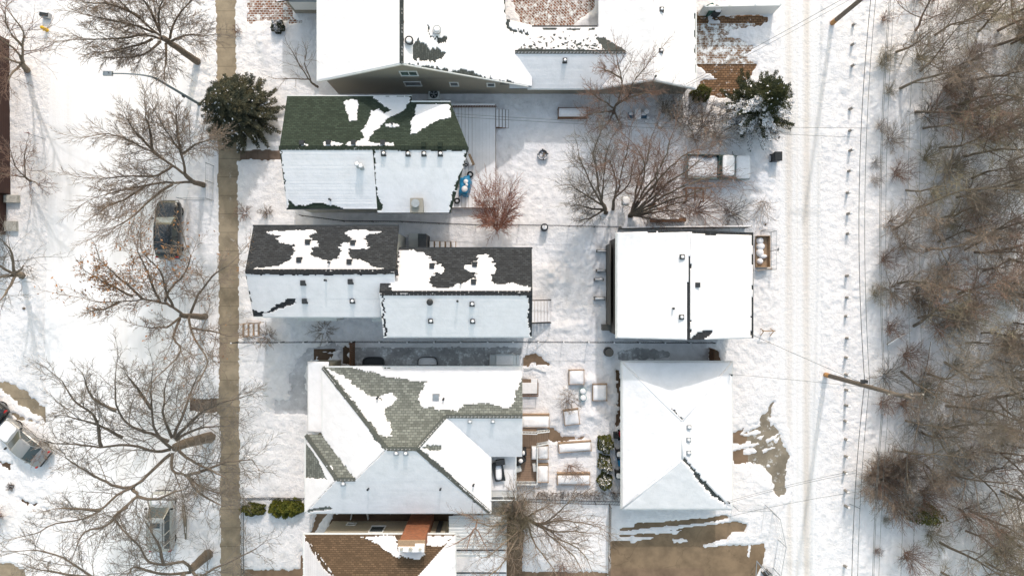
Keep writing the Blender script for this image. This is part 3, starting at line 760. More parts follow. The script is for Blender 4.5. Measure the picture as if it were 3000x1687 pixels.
# ======== charcoal-roofed pair of volumes (one house) ========
g = thing('house', 'long two-part house with charcoal shingle roofs and ragged snow patches', 'house', (-8, 0, 0))
e, rz = 5.7, 7.3
yr = 1.16
A = [(-18.9, 4.5, e), (-8.28, 4.5, e), (-8.28, yr, rz), (-18.9, yr, rz)]
Bq = [(-18.9, yr, rz), (-8.3, yr, rz), (-8.3, -2.08, e + .05), (-18.9, -2.08, e)]
Bq = [(-18.9, yr, rz), (-8.3, yr, rz), (-8.3, -2.08, e), (-18.9, -2.08, e)]
y2 = -.36
C2 = [(-8.3, 2.87, e), (1.45, 2.87, e), (1.45, y2, rz), (-9.4, y2, rz), (-9.4, 1.0, e + .932), (-8.3, 1.0, e + .932)]
D2 = [(-9.4, y2, rz), (1.45, y2, rz), (1.45, -3.53, e), (-9.4, -3.53, e)]
mb = MB(); roof_faces(mb, [A, Bq, C2, D2]); mb.build('roof', M['sh_black'], g)
walls(g, [(-18.6, 4.1), (-8.6, 4.1), (-8.6, -1.8), (-18.6, -1.8)], e - .1, M['white_siding'])
walls(g, [(-9.2, 2.5), (1.1, 2.5), (1.1, -3.2), (-9.2, -3.2)], e - .1, M['white_siding'])
gable_wall_x(g, [(4.1, e - .12), (yr, rz - .2), (-1.8, e - .12)], -18.6, -18.4, M['white_siding'])
gable_wall_x(g, [(2.5, e - .12), (y2, rz - .2), (-3.2, e - .12)], .9, 1.1, M['white_siding'])
gutter(g, [(-18.95, 4.55, e), (-8.28, 4.55, e)], M['metal_dark'], .12); gutter(g, [(-8.25, 2.92, e), (1.5, 2.92, e)], M['metal_dark'], .12)
gutter(g, [(-18.9, -2.13, e), (-9.4, -2.13, e)], M['white_trim'], .09); gutter(g, [(-9.4, -3.58, e), (1.45, -3.58, e)], M['white_trim'], .09)
for x0, x1, y in ((-18.85, -8.35, yr), (-9.35, 1.4, y2)):
    mb = MB()
    for x in np.arange(x0, x1, .3): mb.obox((x + .15, y), .27, .34, rz - .05, rz + .03)
    mb.build('ridge_cap', M['sh_black'], g)
sm = MB()
snow_face(sm, A, snow=[tp('f', [(260, 300), (330, 292), (600, 288), (640, 310), (590, 330), (600, 368), (660, 370), (640, 420), (600, 430), (590, 470), (640, 500), (730, 520), (800, 500), (820, 440), (810, 400), (900, 380), (900, 340), (850, 310), (870, 290), (1020, 288), (1130, 300), (1140, 310), (1050, 320), (1000, 340), (1010, 380), (1030, 410), (1010, 435), (880, 430), (870, 470), (900, 500), (970, 515), (1050, 560), (1150, 585), (1130, 596), (150, 590), (160, 580), (340, 560), (430, 520), (470, 440), (470, 400), (350, 385), (340, 350), (370, 335), (290, 325)])], bare=[tp('f', [(640, 300), (850, 300), (850, 320), (640, 318)])], jit=9, gap=.035, seed=5, row=.14)
snow_face(sm, Bq, bare=[tp('f', [(80, 590), (1195, 590), (1195, 618), (700, 625), (500, 628), (80, 618)]), tp('f', [(225, 925), (300, 880), (370, 840), (430, 800), (490, 800), (490, 830), (400, 870), (300, 900), (240, 925)]), tp('f', [(80, 600), (104, 640), (130, 760), (152, 890), (200, 905), (240, 905), (240, 930), (240, 960), (140, 960)])], jit=8, gap=.008, zvar=.004, seed=6)
F2 = [(1255, 440), (1370, 438), (1440, 460), (1520, 510), (1530, 545), (1570, 555), (1610, 580), (1590, 605), (1530, 620), (1490, 655), (1500, 700), (1530, 725), (1660, 725), (1700, 700), (1760, 680), (1790, 660), (1840, 660), (1845, 620), (1790, 605), (1755, 585), (1770, 560), (1830, 530), (1860, 480), (1934, 472), (1999, 580), (1974, 620), (1954, 680), (1984, 697), (2134, 692), (2154, 702), (2244, 712), (2249, 757), (1200, 752), (1190, 700), (1240, 640), (1250, 560)]
snow_face(sm, C2, snow=[tp('f', F2)], bare=[tp('f', [(1310, 655), (1480, 655), (1500, 720), (1290, 722)])] if False else [], jit=9, gap=.03, seed=7)
snow_face(sm, D2, bare=[tp('f', [(1130, 745), (2300, 748), (2300, 776), (1900, 778), (1700, 772), (1130, 772)]), tp('f', [(2225, 770), (2245, 840), (2240, 900), (2236, 1000), (2248, 1100), (2290, 1110), (2290, 770)]), tp('f', [(1130, 760), (1142, 760), (1166, 1095), (1150, 1095)])], jit=6, gap=.008, zvar=.006, seed=8)
sm.build('roof_snow', M['snow'], g)
vents(g, A, [(575, 380), (915, 385), (510, 515), (888, 530)], [(738, 535)], 'f', .32, cap=False)
vents(g, Bq, [(540, 688), (897, 678), (552, 825)], [(712, 668)], 'f', .32, cap=False)
vents(g, Bq, [(911, 825)], [], 'f', .3)
vents(g, C2, [(1511, 560), (1833, 548), (1825, 680)], [(1730, 690)], 'f', .32, cap=False)
vents(g, D2, [(1813, 848), (1501, 975), (1817, 977)], [(1705, 825)], 'f', .3)
q = tp('f', [(1498, 833)])[0]; p = on_plane(D2, *q)
mb = MB(); mb.cyl(p, .19, p.z - .1, p.z + .35, 14); mb.dome(p, .24, .24, p.z + .352, .16, 14, 4); mb.build('roof_vent', M['metal_dark'], g)
for x0, x1, z in ((1030, 1245, .9), (0, 0, 0)):
    pass
mb = MB(); mb.box(-10.9, -8.9, -2.62, -1.82, 2.35, 2.45); mb.box(-10.85, -8.95, -2.55, -1.82, 1.9, 2.34); mb.build('bay_window', M['white_trim'], g)
mb = MB(); mb.box(-16.6, -13.6, -2.55, -1.82, 2.5, 2.6)
mb.bar((-16.5, -2.5, 0), (-16.5, -2.5, 2.5), .1); mb.bar((-13.7, -2.5, 0), (-13.7, -2.5, 2.5), .1); mb.build('porch_canopy', M['white_trim'], g)
mb = MB()
for k in range(4): mb.box(-8.25 + k * .0, -7.4, 3.0 - .0, 4.35, 0, .9) if k == 0 else None
mb.build('entry_landing', M['white_siding'], g)
mb = MB()
for k in range(5): mb.box(-6.6 + k * .42, -6.6 + k * .42 + .38, 2.95, 3.75, .0, 1.0 - k * .18)
o = mb.build('side_stairs', M['cedar'], g)
mb = MB()
for k in range(5): mb.box(-6.58 + k * .42, -6.6 + k * .42 + .33, 2.97, 3.72, 1.003 - k * .18, 1.06 - k * .18)
mb.build('snow_cover', M['snow_cap'], o, False, .02)
mb = MB(); mb.box(-7.3, -6.65, 2.95, 4.2, 2.5, 2.62); mb.box(-7.28, -6.67, 2.97, 4.18, 0, 2.5); mb.build('entry_porch', M['metal_dark'], g)

# rear steps of that house
g = thing('back_steps', 'narrow wooden back steps between charcoal house and trodden snow yard', 'steps', (2.3, -1.6, 0))
mb = MB()
for k in range(6): mb.box(1.55 + k * .26, 1.55 + k * .26 + .235, -2.75, -1.0, 1.3 - k * .2, 1.34 - k * .2)
mb.build('tread', M['cedar'], g)
mb = MB()
for k in range(6): mb.box(1.56 + k * .26, 1.55 + k * .26 + .225, -2.72, -1.03, 1.343 - k * .2, 1.385 - k * .2)
mb.build('snow_cover', M['snow_cap'], g)
mb = MB()
for y in (-2.78, -.97):
    mb.bar((1.5, y, 2.2), (3.1, y, 1.1), .05, .05); mb.bar((3.1, y, 0), (3.1, y, 1.1), .07); mb.bar((1.55, y, 0), (1.55, y, 2.2), .07); mb.bar((1.55, y, 1.25), (3.1, y, .2), .04, .2)
mb.build('railing', M['metal_dark'], g)

# ======== white-roofed garage ========
g = thing('garage', 'tall double garage with smooth snow on its gable roof', 'garage', (12.3, 0, 0))
e, rz = 4.9, 6.7
yt, yb = 4.12, -3.72
xl, xr, xm = 7.78, 17.93, 12.76
A = [(xl, yt, e), (xm, yt, rz), (xm, yb, rz), (xl, yb, e)]
Bq = [(xm, yt, rz), (xr, yt, e), (xr, yb, e), (xm, yb, rz)]
mb = MB(); roof_faces(mb, [A, Bq]); mb.build('roof', M['sh_black'], g)
walls(g, [(xl + .15, yt - .3), (xr - .3, yt - .3), (xr - .3, yb + .15), (xl + .15, yb + .15)], e - .1, M['dark_siding'])
gable_wall(g, [(xl + .15, e - .12), (xm, rz - .2), (xr - .3, e - .12)], yb + .15, yb + .35, M['dark_siding'])
gable_wall(g, [(xl + .15, e - .12), (xm, rz - .2), (xr - .3, e - .12)], yt - .5, yt - .3, M['dark_siding'])
gutter(g, [(xl - .04, yt, e), (xl - .04, yb, e)], M['white_trim'], .1)
sm = MB()
snow_sheet(sm, A, bare=[tp('g', [(1515, 490), (1545, 490), (1545, 1130), (1500, 1130), (1503, 960), (1508, 700), (1512, 560)]), tp('g', [(900, 290), (1540, 290), (1540, 306), (1520, 304), (960, 308)])], th=.1, seed=1, rag=1.2)
snow_sheet(sm, Bq, bare=[tp('g', [(1500, 490), (1530, 495), (1533, 560), (1524, 700), (1524, 900), (1534, 1110), (1500, 1120)]), tp('g', [(1520, 1120), (1545, 1095), (1580, 1065), (1640, 1042), (1690, 1042), (1682, 1080), (1640, 1105), (1600, 1125)]), tp('g', [(1530, 280), (2400, 280), (2400, 325), (1800, 325), (1600, 322), (1530, 308)]), tp('h', [(55, 310), (60, 700), (45, 1110), (110, 1110), (110, 300)])], th=.1, seed=2, rag=2)
sm.build('roof_snow', M['snow'], g, True)
vents(g, A, [(1461, 493), (1456, 945)], [(1392, 880)], 'g', .32)
vents(g, Bq, [(1578, 703)], [], 'g', .32, cap=False)
mb = MB(); mb.box(7.62, 7.72, -2.9, 3.45, 0, 2.3); mb.box(7.25, 7.93, -3.4, -2.95, 0, 1.0); mb.build('garage_door', M['dark_siding'], g)

# ======== grey hip-roofed house ========
g = thing('house', 'wide bungalow with grey-green shingle hip roof and a lower snowy porch', 'house', (-7, -11.5, 0))
e = 3.6; R1 = 6.5; R2 = 5.38
Np = [(-14.4, -6.04, e), (.78, -6.04, e), (.78, -9.42, R2), (-4.88, -9.42, R2), (-6.85, -11.55, R1), (-9.0, -11.55, R1)]
Wp = [(-14.4, -6.04, e), (-9.0, -11.55, R1), (-11.6, -14.12, 5.12), (-14.4, -11.3, e)]
Wp = [(-14.4, -6.04, e), (-9.0, -11.55, R1), (-11.55, -14.15, 5.13), (-14.4, -14.15, e)]
Ep = [(-6.85, -11.55, R1), (-4.88, -9.42, R2), (-1.66, -12.8, e), (-1.66, -17.07, e)]
Sp = [(-15.7, -17.07, e), (-1.66, -17.07, e), (-6.85, -11.55, R1), (-9.0, -11.55, R1), (-11.55, -14.12, 5.14), (-12.95, -14.12, 5.14)]
NS = [(-4.88, -9.42, R2), (.78, -9.42, R2), (.78, -12.8, e), (-1.66, -12.8, e)]
WN = [(-15.7, -11.17, e), (-13.3, -11.17, e), (-11.55, -14.12, 5.12), (-12.95, -14.12, 5.14)]
WW = [(-15.7, -11.17, e), (-12.95, -14.12, 5.14), (-15.7, -17.07, e)]
mb = MB(); roof_faces(mb, [Np, Wp, Ep, Sp, NS, WN, WW]); mb.build('roof', M['sh_grey'], g)
walls(g, [(-14.0, -6.4), (.3, -6.4), (.3, -12.4), (-2.0, -12.4), (-2.0, -16.7), (-15.3, -16.7), (-15.3, -11.5), (-14.0, -11.5)], e - .1, M['tan_siding'])
gable_wall_x(g, [(-6.4, e - .12), (-9.42, R2 - .2), (-12.4, e - .12)], .1, .3, M['tan_siding'])
gutter(g, [(-14.45, -5.99, e), (.78, -5.99, e)]); gutter(g, [(-14.45, -5.99, e), (-14.45, -11.1, e)]); gutter(g, [(-15.75, -11.1, e), (-15.75, -17.12, e), (-1.61, -17.12, e), (-1.61, -12.8, e)])
def cap_line(root, a, b, mat, w=.3, st=.26):
    mb = MB(); a, b = Vector(a), Vector(b); n_ = int((b - a).length / st); d = (b - a) / n_
    for k in range(n_):
        p, q2 = a + d * k, a + d * (k + .94); mb.bar(p + Vector((0, 0, .015)), q2 + Vector((0, 0, .03)), w, .03)
    mb.build('ridge_cap', mat, root)
for a, b in (((-14.4, -6.04, e), (-9, -11.55, R1)), ((-9, -11.55, R1), (-6.85, -11.55, R1)), ((-6.85, -11.55, R1), (-4.88, -9.42, R2)), ((-4.88, -9.42, R2), (.78, -9.42, R2)), ((-6.85, -11.55, R1), (-1.66, -17.07, e)), ((-15.7, -11.17, e), (-12.95, -14.12, 5.14)), ((-12.95, -14.12, 5.14), (-11.55, -14.12, 5.14))):
    cap_line(g, a, b, M['sh_grey'])
sm = MB()
snA = tp('r', [(1150, 790), (1300, 840), (1400, 910), (1480, 960), (1560, 1040), (1680, 1110), (1850, 1150), (1888, 1200)]) + tp('j', [(840, 75), (920, 110), (960, 80), (1010, 70), (1065, 100), (1040, 150), (960, 190), (980, 240), (1000, 290), (1030, 350), (1020, 400), (960, 400), (860, 290), (720, 120), (630, 0)]) + tp('r', [(1400, 1050)])
snB = tp('r', [(1440, 772)]) + [(1534, 1072), (1531, 1100)] + tp('m', [(470, 170), (420, 300), (405, 430), (350, 475), (300, 515), (225, 515)]) + tp('j', [(1700, 140), (1570, 152), (1530, 200), (1400, 200), (1330, 178), (1260, 180), (1230, 150), (1225, 90), (1260, 20)]) + tp('s', [(850, 890), (600, 860), (420, 835), (130, 800), (0, 735)]) + tp('r', [(1700, 830), (1560, 790)])
snow_face(sm, Np, snow=[snA, snB], jit=9, gap=.03, row=.2, seed=11, rag=5)
snow_face(sm, Wp, bare=[tp('j', [(590, 0), (640, 0), (1000, 470), (985, 495), (900, 440), (850, 340), (740, 180), (600, 20)]), tp('j', [(395, 385), (495, 385), (740, 712), (580, 722), (560, 600)])], jit=10, gap=.02, row=.2, seed=12, rag=5)
snow_face(sm, Ep, bare=[tp('j', [(1245, 488), (1310, 462), (1390, 458), (1402, 495), (1310, 503)]), tp('j', [(1190, 480), (1240, 500), (1420, 640), (1560, 790), (1640, 870), (1700, 930), (1680, 940), (1500, 800), (1200, 520)])], jit=5, gap=.004, row=.2, zvar=.003, seed=13)
snow_face(sm, Sp, bare=[tp('j', [(1185, 485), (1230, 520), (1330, 620), (1450, 700), (1600, 850), (1740, 965), (1770, 965), (1200, 480)]), tp('j', [(400, 940), (560, 915), (580, 935), (470, 955), (395, 965)]), tp('j', [(580, 700), (740, 706), (740, 718), (590, 724)])], jit=4, gap=.012, row=.2, zvar=.006, seed=14)
snow_face(sm, NS, jit=3, gap=.004, row=.2, zvar=.003, seed=15)
snow_face(sm, WN, snow=[tp('j', [(540, 610), (570, 612), (592, 680), (575, 690)])], jit=3, row=.2, seed=16)
snow_face(sm, WW, snow=[tp('j', [(385, 420), (400, 440), (530, 610), (585, 700), (560, 720), (520, 690), (470, 570), (385, 450)]), tp('j', [(350, 706), (520, 716), (585, 700), (600, 730), (395, 970), (350, 970)])], jit=4, row=.2, seed=17)
sm.build('roof_snow', M['snow'], g)
vents(g, Np, [(1357, 100)], [(1415, 112), (920, 103)], 'j', .42, M['metal_grey'], False)
vents(g, NS, [(1612, 282), (1785, 282)], [], 'j', .26, M['metal_grey'])
vents(g, Sp, [(1058, 520), (1130, 520), (660, 748)], [(850, 785), (1393, 785)], 'j', .3, M['metal_grey'])
vents(g, Ep, [], [(1640, 755)], 'j')
# front porch roof at its street side
PR = [(-15.75, -5.65, 2.9), (-14.0, -5.65, 3.35), (-14.0, -11.1, 3.35), (-15.75, -11.1, 2.9)]
mb = MB(); roof_faces(mb, [PR]); mb.build('porch_roof', M['sh_grey'], g)
sm = MB(); snow_sheet(sm, PR, th=.09, seed=3); sm.build('porch_snow', M['snow'], g, True)
mb = MB(); mb.box(-15.6, -13.9, -5.85, -11.0, -.1, 2.78); mb.build('porch_wall', M['tan_siding'], g)

# ======== snowy hip-roofed garage ========
g = thing('garage', 'low double garage with a snow-covered hip roof beside the lane driveway', 'garage', (12.7, -12, 0))
e, r = 2.8, 4.45
x0, x1, y0_, y1_ = 8.5, 16.98, -5.72, -17.05
Wp2 = [(x0, y0_, e), (12.74, -9.98, r), (12.74, -12.82, r), (x0, y1_, e)]
Ep2 = [(x1, y0_, e), (x1, y1_, e), (12.74, -12.82, r), (12.74, -9.98, r)]
Np2 = [(x0, y0_, e), (x1, y0_, e), (12.74, -9.98, r)]
Sp2 = [(x0, y1_, e), (12.74, -12.82, r), (x1, y1_, e)]
mb = MB(); roof_faces(mb, [Wp2, Ep2, Np2, Sp2]); mb.build('roof', M['sh_slate'], g)
walls(g, [(x0 + .35, y0_ - .35), (x1 - .35, y0_ - .35), (x1 - .35, y1_ + .35), (x0 + .35, y1_ + .35)], e - .1, M['tan_siding'])
gutter(g, [(x0 - .05, y0_ + .05, e), (x1 + .05, y0_ + .05, e), (x1 + .05, y1_ - .05, e), (x0 - .05, y1_ - .05, e), (x0 - .05, y0_ + .05, e)])
sm = MB()
snow_sheet(sm, Wp2, bare=[tp('k', [(1085, 435), (1120, 470), (1172, 525), (1180, 515), (1150, 480)])], th=.11, seed=4)
snow_sheet(sm, Ep2, bare=[tp('k', [(1140, 742), (1180, 742), (1270, 850), (1340, 930), (1425, 1012), (1410, 1020), (1330, 950), (1250, 860), (1160, 760)])], th=.11, seed=5)
snow_sheet(sm, Np2, bare=[tp('k', [(1080, 425), (1172, 500), (1176, 530), (1160, 525)])], th=.11, seed=6)
snow_sheet(sm, Sp2, bare=[tp('k', [(1155, 738), (1175, 745), (1250, 860), (1330, 955), (1430, 1020), (1425, 1000), (1300, 870), (1190, 745)])], th=.11, seed=7)
sm.build('roof_snow', M['snow'], g, True)
for a, b in (((x0, y0_, e), (12.74, -9.98, r)), ((x1, y0_, e), (12.74, -9.98, r)), ((12.74, -9.98, r), (12.74, -12.82, r)), ((x0, y1_, e), (12.74, -12.82, r))):
    a, b = Vector(a), Vector(b); mb = MB()
    if b.y == -9.98 and a.x == x0: b = a.lerp(b, .78)
    mb.tube([a + Vector((0, 0, .035)), a.lerp(b, .5) + Vector((0, 0, .035)), b + Vector((0, 0, .035))], [.085, .1, .09], 10); mb.build('hip_snow', M['snow'], g, True)
vents(g, Ep2, [(1202, 553), (1200, 628), (1200, 705)], [], 'k', .32, M['metal_grey'])
mb = MB(); mb.box(x1 - .35, x1 - .30, -8.0, -15.0, .05, 2.3); mb.build('garage_door', M['white_trim'], g)

# ======== big house at the top ========
g = thing('house', 'large beige-sided house with dark-trimmed snowy gables around a paved courtyard', 'house', (-3, 20, 0))
yf = 15.45; yw = 15.75; yN = 34.0
mA = [(-14.5, yf, 4.6), (-7.6, yf, 8.6), (-7.6, yN, 8.6), (-14.5, yN, 4.6)]
mB = [(-7.6, yf, 8.6), (1.5, yf, 3.15), (1.5, 20.2, 3.15), (-.5, 20.2, 4.35), (-.5, yN, 4.35), (-7.6, yN, 8.6)]
rid, ev = 3.95, 2.75
yc = 17.83
cN = [(-.2, 20.15, ev), (8.65 - 1.95, 20.15, ev), (8.68, yc, rid), (-.2, yc, rid)]
cS = [(-.2, yc, rid), (8.68, yc, rid), (6.8, yf - .02, ev), (1.0, yf - .02, ev), (-.2, yf - .02, ev)]
wW = [(6.72, yf, 2.6), (10.5, yf, 4.9), (10.5, yN, 4.9), (6.72, yN, 2.6)]
wE = [(10.5, yf, 4.9), (14.25, yf, 2.55), (14.25, yN, 2.55), (10.5, yN, 4.9)]
mb = MB(); roof_faces(mb, [mA, mB, cN, cS, wW, wE]); mb.build('roof', M['sh_slate'], g)
fl = [(-18.0, 21.9, 3.3), (-14.45, 21.9, 4.6), (-14.45, yN, 4.6), (-18.0, yN, 3.3)]
mb = MB(); roof_faces(mb, [fl]); mb.build('lower_roof', M['sh_slate'], g)
bs = M['beige_siding']
walls(g, [(-14.1, yw), (-.9, yw), (-.9, yN), (-14.1, yN)], 4.2, bs)
gable_wall(g, [(-14.1, 4.15), (-7.6, 8.35), (-.9, 4.3), (-.9, 4.15)], yw, yw + .2, bs)
walls(g, [(-.9, yw + .001), (7.0, yw + .001), (7.0, 19.8), (-.9, 19.8)], 2.6, bs)
walls(g, [(7.0, yw), (13.9, yw), (13.9, yN), (7.0, yN)], 2.5, bs)
gable_wall(g, [(7.0, 2.45), (10.5, 4.65), (13.9, 2.5), (13.9, 2.45)], yw, yw + .2, bs)
walls(g, [(-17.6, 22.3), (-14.1, 22.3), (-14.1, yN), (-17.6, yN)], 3.1, bs)
for a, b in (((-14.5, yf - .03, 4.5), (-7.6, yf - .03, 8.5)), ((-7.6, yf - .03, 8.5), (1.2, yf - .03, 3.25)), ((6.72, yf - .03, 2.5), (10.5, yf - .03, 4.8)), ((10.5, yf - .03, 4.8), (14.25, yf - .03, 2.45))): mb = MB(); mb.bar(a, b, .05, .2); mb.build('barge_board', M['white_trim'], g)
gutter(g, [(14.3, yf, 2.55), (14.3, yN, 2.55)]); gutter(g, [(-14.55, yf, 4.6), (-14.55, 21.8, 4.6)]); gutter(g, [(1.2, yf - .06, ev), (6.8, yf - .06, ev)]); gutter(g, [(-.5, 20.25, ev), (6.6, 20.25, ev)], M['metal_dark'])
cap_line(g, (-7.6, yf, 8.6), (-7.6, 27, 8.6), M['sh_slate'], .28); cap_line(g, (.2, yc, rid), (8.6, yc, rid), M['sh_slate'], .28)
sm = MB()
rib = [(1100 + 0, 0)]
snow_face(sm, mA, bare=[tp('b', [(1094, -50), (1120, -50), (1112, 480), (1094, 480)])], jit=4, row=.16, gap=.004, seed=21, rag=2, zvar=.008)
snow_face(sm, mB, bare=[tp('b', [(1094, -50), (1106, -50), (1106, 480), (1094, 480)]), tp('b', [(1175, 380), (1200, 310), (1220, 300), (1240, 330), (1280, 350), (1300, 370), (1370, 380), (1400, 395), (1440, 410), (1420, 430), (1385, 460), (1290, 470), (1200, 455), (1178, 420)]), tp('b', [(1290, 180), (1305, 180), (1310, 260), (1330, 280), (1440, 290), (1440, 330), (1400, 320), (1380, 350), (1360, 300), (1310, 280)]),
    tp('b', [(1140, 485), (1300, 505), (1500, 545), (1520, 525), (1600, 540), (1660, 550), (1730, 590), (1850, 610), (1950, 640), (1950, 680), (1500, 590)]), tp('b', [(1875, -50), (1900, -50), (1910, 190), (1960, 230), (2060, 235), (2060, 260), (1940, 240), (1885, 195)])], jit=9, row=.16, gap=.005, seed=22, rag=6, zvar=.008)
def speck(poly): return poly
bcn = [tp('c', [(-60, 370), (870, 385), (870, 405), (-60, 405)]), tp('c', [(650, 280), (700, 285), (760, 330), (850, 380), (860, 395), (700, 395), (680, 350), (645, 320)]), tp('c', [(90, 215), (130, 215), (130, 260), (100, 260)])]
rnd = random.Random(3)
for k in range(120):
    x, y = rnd.uniform(0, 700), 385 - abs(rnd.gauss(0, 55)); w = rnd.uniform(5, 17)
    if y > 220: bcn.append(tp('c', [(x, y), (x + w, y), (x + w, y + 13), (x, y + 13)]))
for k in range(10):
    x = rnd.uniform(150, 600); bcn.append(tp('c', [(x, 215), (x + 50, 215), (x + 40, 232), (x, 232)]))
snow_face(sm, cN, bare=bcn, jit=4, row=.16, gap=.05, seed=23, rag=3)
snow_face(sm, cS, jit=3, row=.16, gap=.008, zvar=.006, seed=24)
snow_sheet(sm, wW, th=.08, seed=8); snow_sheet(sm, wE, th=.08, seed=9, bare=[tp('c', [(1380, 100), (1392, 100), (1388, 560), (1378, 560)])])
snow_sheet(sm, fl, th=.09, seed=10)
sm.build('roof_snow', M['snow'], g)
vents(g, wE, [(1127, 80), (1122, 390)], [(1078, 588)], 'c', .3)
vents(g, cS, [(398, 463)], [], 'c', .3)
for x, y in ((1163, 322), (1372, 240)):
    q = tp('b', [(x, y)])[0]; p = on_plane(mB, *q)
    mb = MB(); mb.cyl(p, .22, p.z - .2, p.z + .35, 16); mb.cyl(p, .3, p.z + .35, p.z + .45, 16); o = mb.build('roof_vent', M['metal_dark'] if x < 1200 else M['metal_grey'], g)
    c = MB(); c.dome((p.x, p.y), .2, .2, p.z + .453, .08, 12, 3); c.build('snow_cap', M['snow_cap'], o, True)
k_ = lambda t, x, y: tp(t, [(x, y)])[0]
def wallwin(t, x, y, w, h, mat=None, bars=1):       # on the wall plane y = yw facing -y
    q = k_(t, x, y); dx, dy = (q[0] - 1500) / F, (843.5 - q[1]) / F
    tt = yw / dy; X, Z = dx * tt, H - tt
    window(g, (X, yw, Z), w, h, (0, -1, 0), mat, bars=bars)
wallwin('b', 1155, 555, 1.15, .9, M['green_glass'], 2); wallwin('b', 1185, 633, 1.15, .95); wallwin('b', 1497, 636, .55, .8); wallwin('b', 1775, 641, .5, .75)
mb = MB(); mb.box(-17.2, -14.2, 22.0, 22.3, 1.5, 3.0); mb.build('porch_beam', M['white_trim'], g)
# courtyard wall, left side
mb = MB(); mb.box(-.9, -.75, 20.4, 28, 0, 3.9); mb.build('courtyard_wall', bs, g)

# ======== brown-roofed house at the bottom ========
g = thing('house', 'tan stucco house with brown shingle hip roof cut by the lower photo edge', 'house', (-10, -24, 0))
e = 4.3; xl, xr, yt = -15.6, -4.28, -18.5
xm = (xl + xr) / 2; rr = e + (xm - xl) * .45
Nn = [(xl, yt, e), (xr, yt, e), (xm, yt - (xm - xl), rr)]
Ww = [(xl, yt, e), (xm, yt - (xm - xl), rr), (xm, -30, rr), (xl, -30, e)]
Ee = [(xr, yt, e), (xr, -30, e), (xm, -30, rr), (xm, yt - (xm - xl), rr)]
mb = MB(); roof_faces(mb, [Nn, Ww, Ee]); mb.build('roof', M['sh_brown'], g)
walls(g, [(-14.6, -18.95), (-5.2, -18.95), (-5.2, -30), (-14.6, -30)], e - .1, M['tan_siding'])
gutter(g, [(xl - .05, -30, e), (xl - .05, yt + .05, e), (xr + .05, yt + .05, e), (xr + .05, -30, e)])
sm = MB()
snow_face(sm, Nn, snow=[tp('v', [(665, 355), (900, 335), (1050, 335), (1065, 380), (1085, 410), (1085, 500), (1120, 515), (1385, 500), (1385, 530), (1330, 590), (1200, 580), (1120, 560), (1090, 590), (960, 515), (880, 440), (780, 380)]), tp('v', [(1400, 335), (1700, 335), (1620, 420), (1550, 460), (1400, 445)])], jit=6, seed=31, gap=.015)
snow_face(sm, Ww, bare=[tp('v', [(45, 320), (80, 360), (250, 600), (390, 800), (350, 800), (200, 600), (120, 470), (50, 360)])], jit=13, row=.17, gap=.06, seed=32)
snow_face(sm, Ee, jit=4, gap=.004, seed=33, zvar=.004)
sm.build('roof_snow', M['snow'], g)
mb = MB(); mb.box(-8.16, -6.34, -18.97, -18.28, -.1, 6.2)
ch = mb.build('chimney', M['brick'], g)
mb = MB(); mb.box(-8.24, -6.26, -19.05, -18.2, 6.2, 6.34); mb.build('chimney_cap', M['cedar'], ch)
mb = MB(); mb.box(-8.2, -6.32, -19.03, -18.62, 6.343, 6.42); mb.box(-7.0, -6.3, -18.63, -18.4, 6.343, 6.41); mb.build('snow_cover', M['snow_cap'], ch, False, .03)
for x, r_ in ((-7.95, .12), (-7.3, .15), (-6.62, .11)):
    mb = MB(); mb.cyl((x, -18.78), r_, 6.34, 6.62, 14, r_ * .9); mb.build('flue', M['stone'], ch)
window(g, (-10.6, -18.95, 1.9), 1.0, 1.3, (0, 1, 0)); window(g, (-12.9, -18.95, .75), .6, .35, (0, 1, 0))
mb = MB(); mb.box(-5.9, -5.55, -18.94, -18.80, .3, 4.1); mb.build('downpipe_cover', M['metal_dark'], g)

# ======== dark-roofed house at the left edge ========
g = thing('house', 'dark brown roof edge of a house at the far left', 'house', (-42, 12, 0))
xw, ya, yb_ = -40.85, 20.1, 7.6
walls(g, [(xw, ya), (xw + .1, yb_), (xw - .25, yb_), (xw - .25, 4.3), (xw - 8, 4.3), (xw - 8, ya)], 3.5, M['wall_rust'])
mb = MB(); roof_faces(mb, [[(xw + .4, ya + .4, 3.6), (xw + .4, 4.0, 3.6), (xw - 4, 4.0, 5.4), (xw - 4, ya + .4, 5.4)]]); mb.build('roof', M['sh_brown'], g)
mb = MB(); mb.box(xw - .2, xw + .9, 6.9, 7.5, 0, .45); mb.build('entry_landing', M['stone'], g); mb = MB(); mb.box(xw - .2, xw + .75, 4.6, 5.4, 0, .4); mb.build('entry_landing', M['stone'], g)
# ---------------- trees ----------------
M['bark'] = plain('bark', (0.185, 0.148, 0.118), 0.95, var=0.4, scale=7, bump=0.02)
M['bark_pale'] = plain('pale_bark', (0.22, 0.18, 0.14), 0.95, var=0.35, scale=6, bump=0.02)
M['bark_moss'] = plain('mossy_bark', (0.15, 0.115, 0.045), 0.95, var=0.4, scale=3, bump=0.02)
M['tw_brown'] = plain('brown_twigs', (0.27, 0.21, 0.17), 0.95, var=0.25, scale=1.2)
M['tw_red'] = plain('reddish_twigs', (0.26, 0.17, 0.135), 0.95, var=0.3, scale=1.0)
M['tw_rust'] = plain('rusty_twigs', (0.36, 0.17, 0.12), 0.95, var=0.25, scale=1.0)
M['tw_grey'] = plain('grey_twigs', (0.215, 0.185, 0.16), 0.95, var=0.3, scale=1.0)
M['tw_olive'] = plain('olive_twigs', (0.29, 0.25, 0.18), 0.95, var=0.3, scale=1.0)
M['tw_dark'] = plain('dark_twigs', (0.10, 0.075, 0.065), 0.95, var=0.3, scale=1.0)
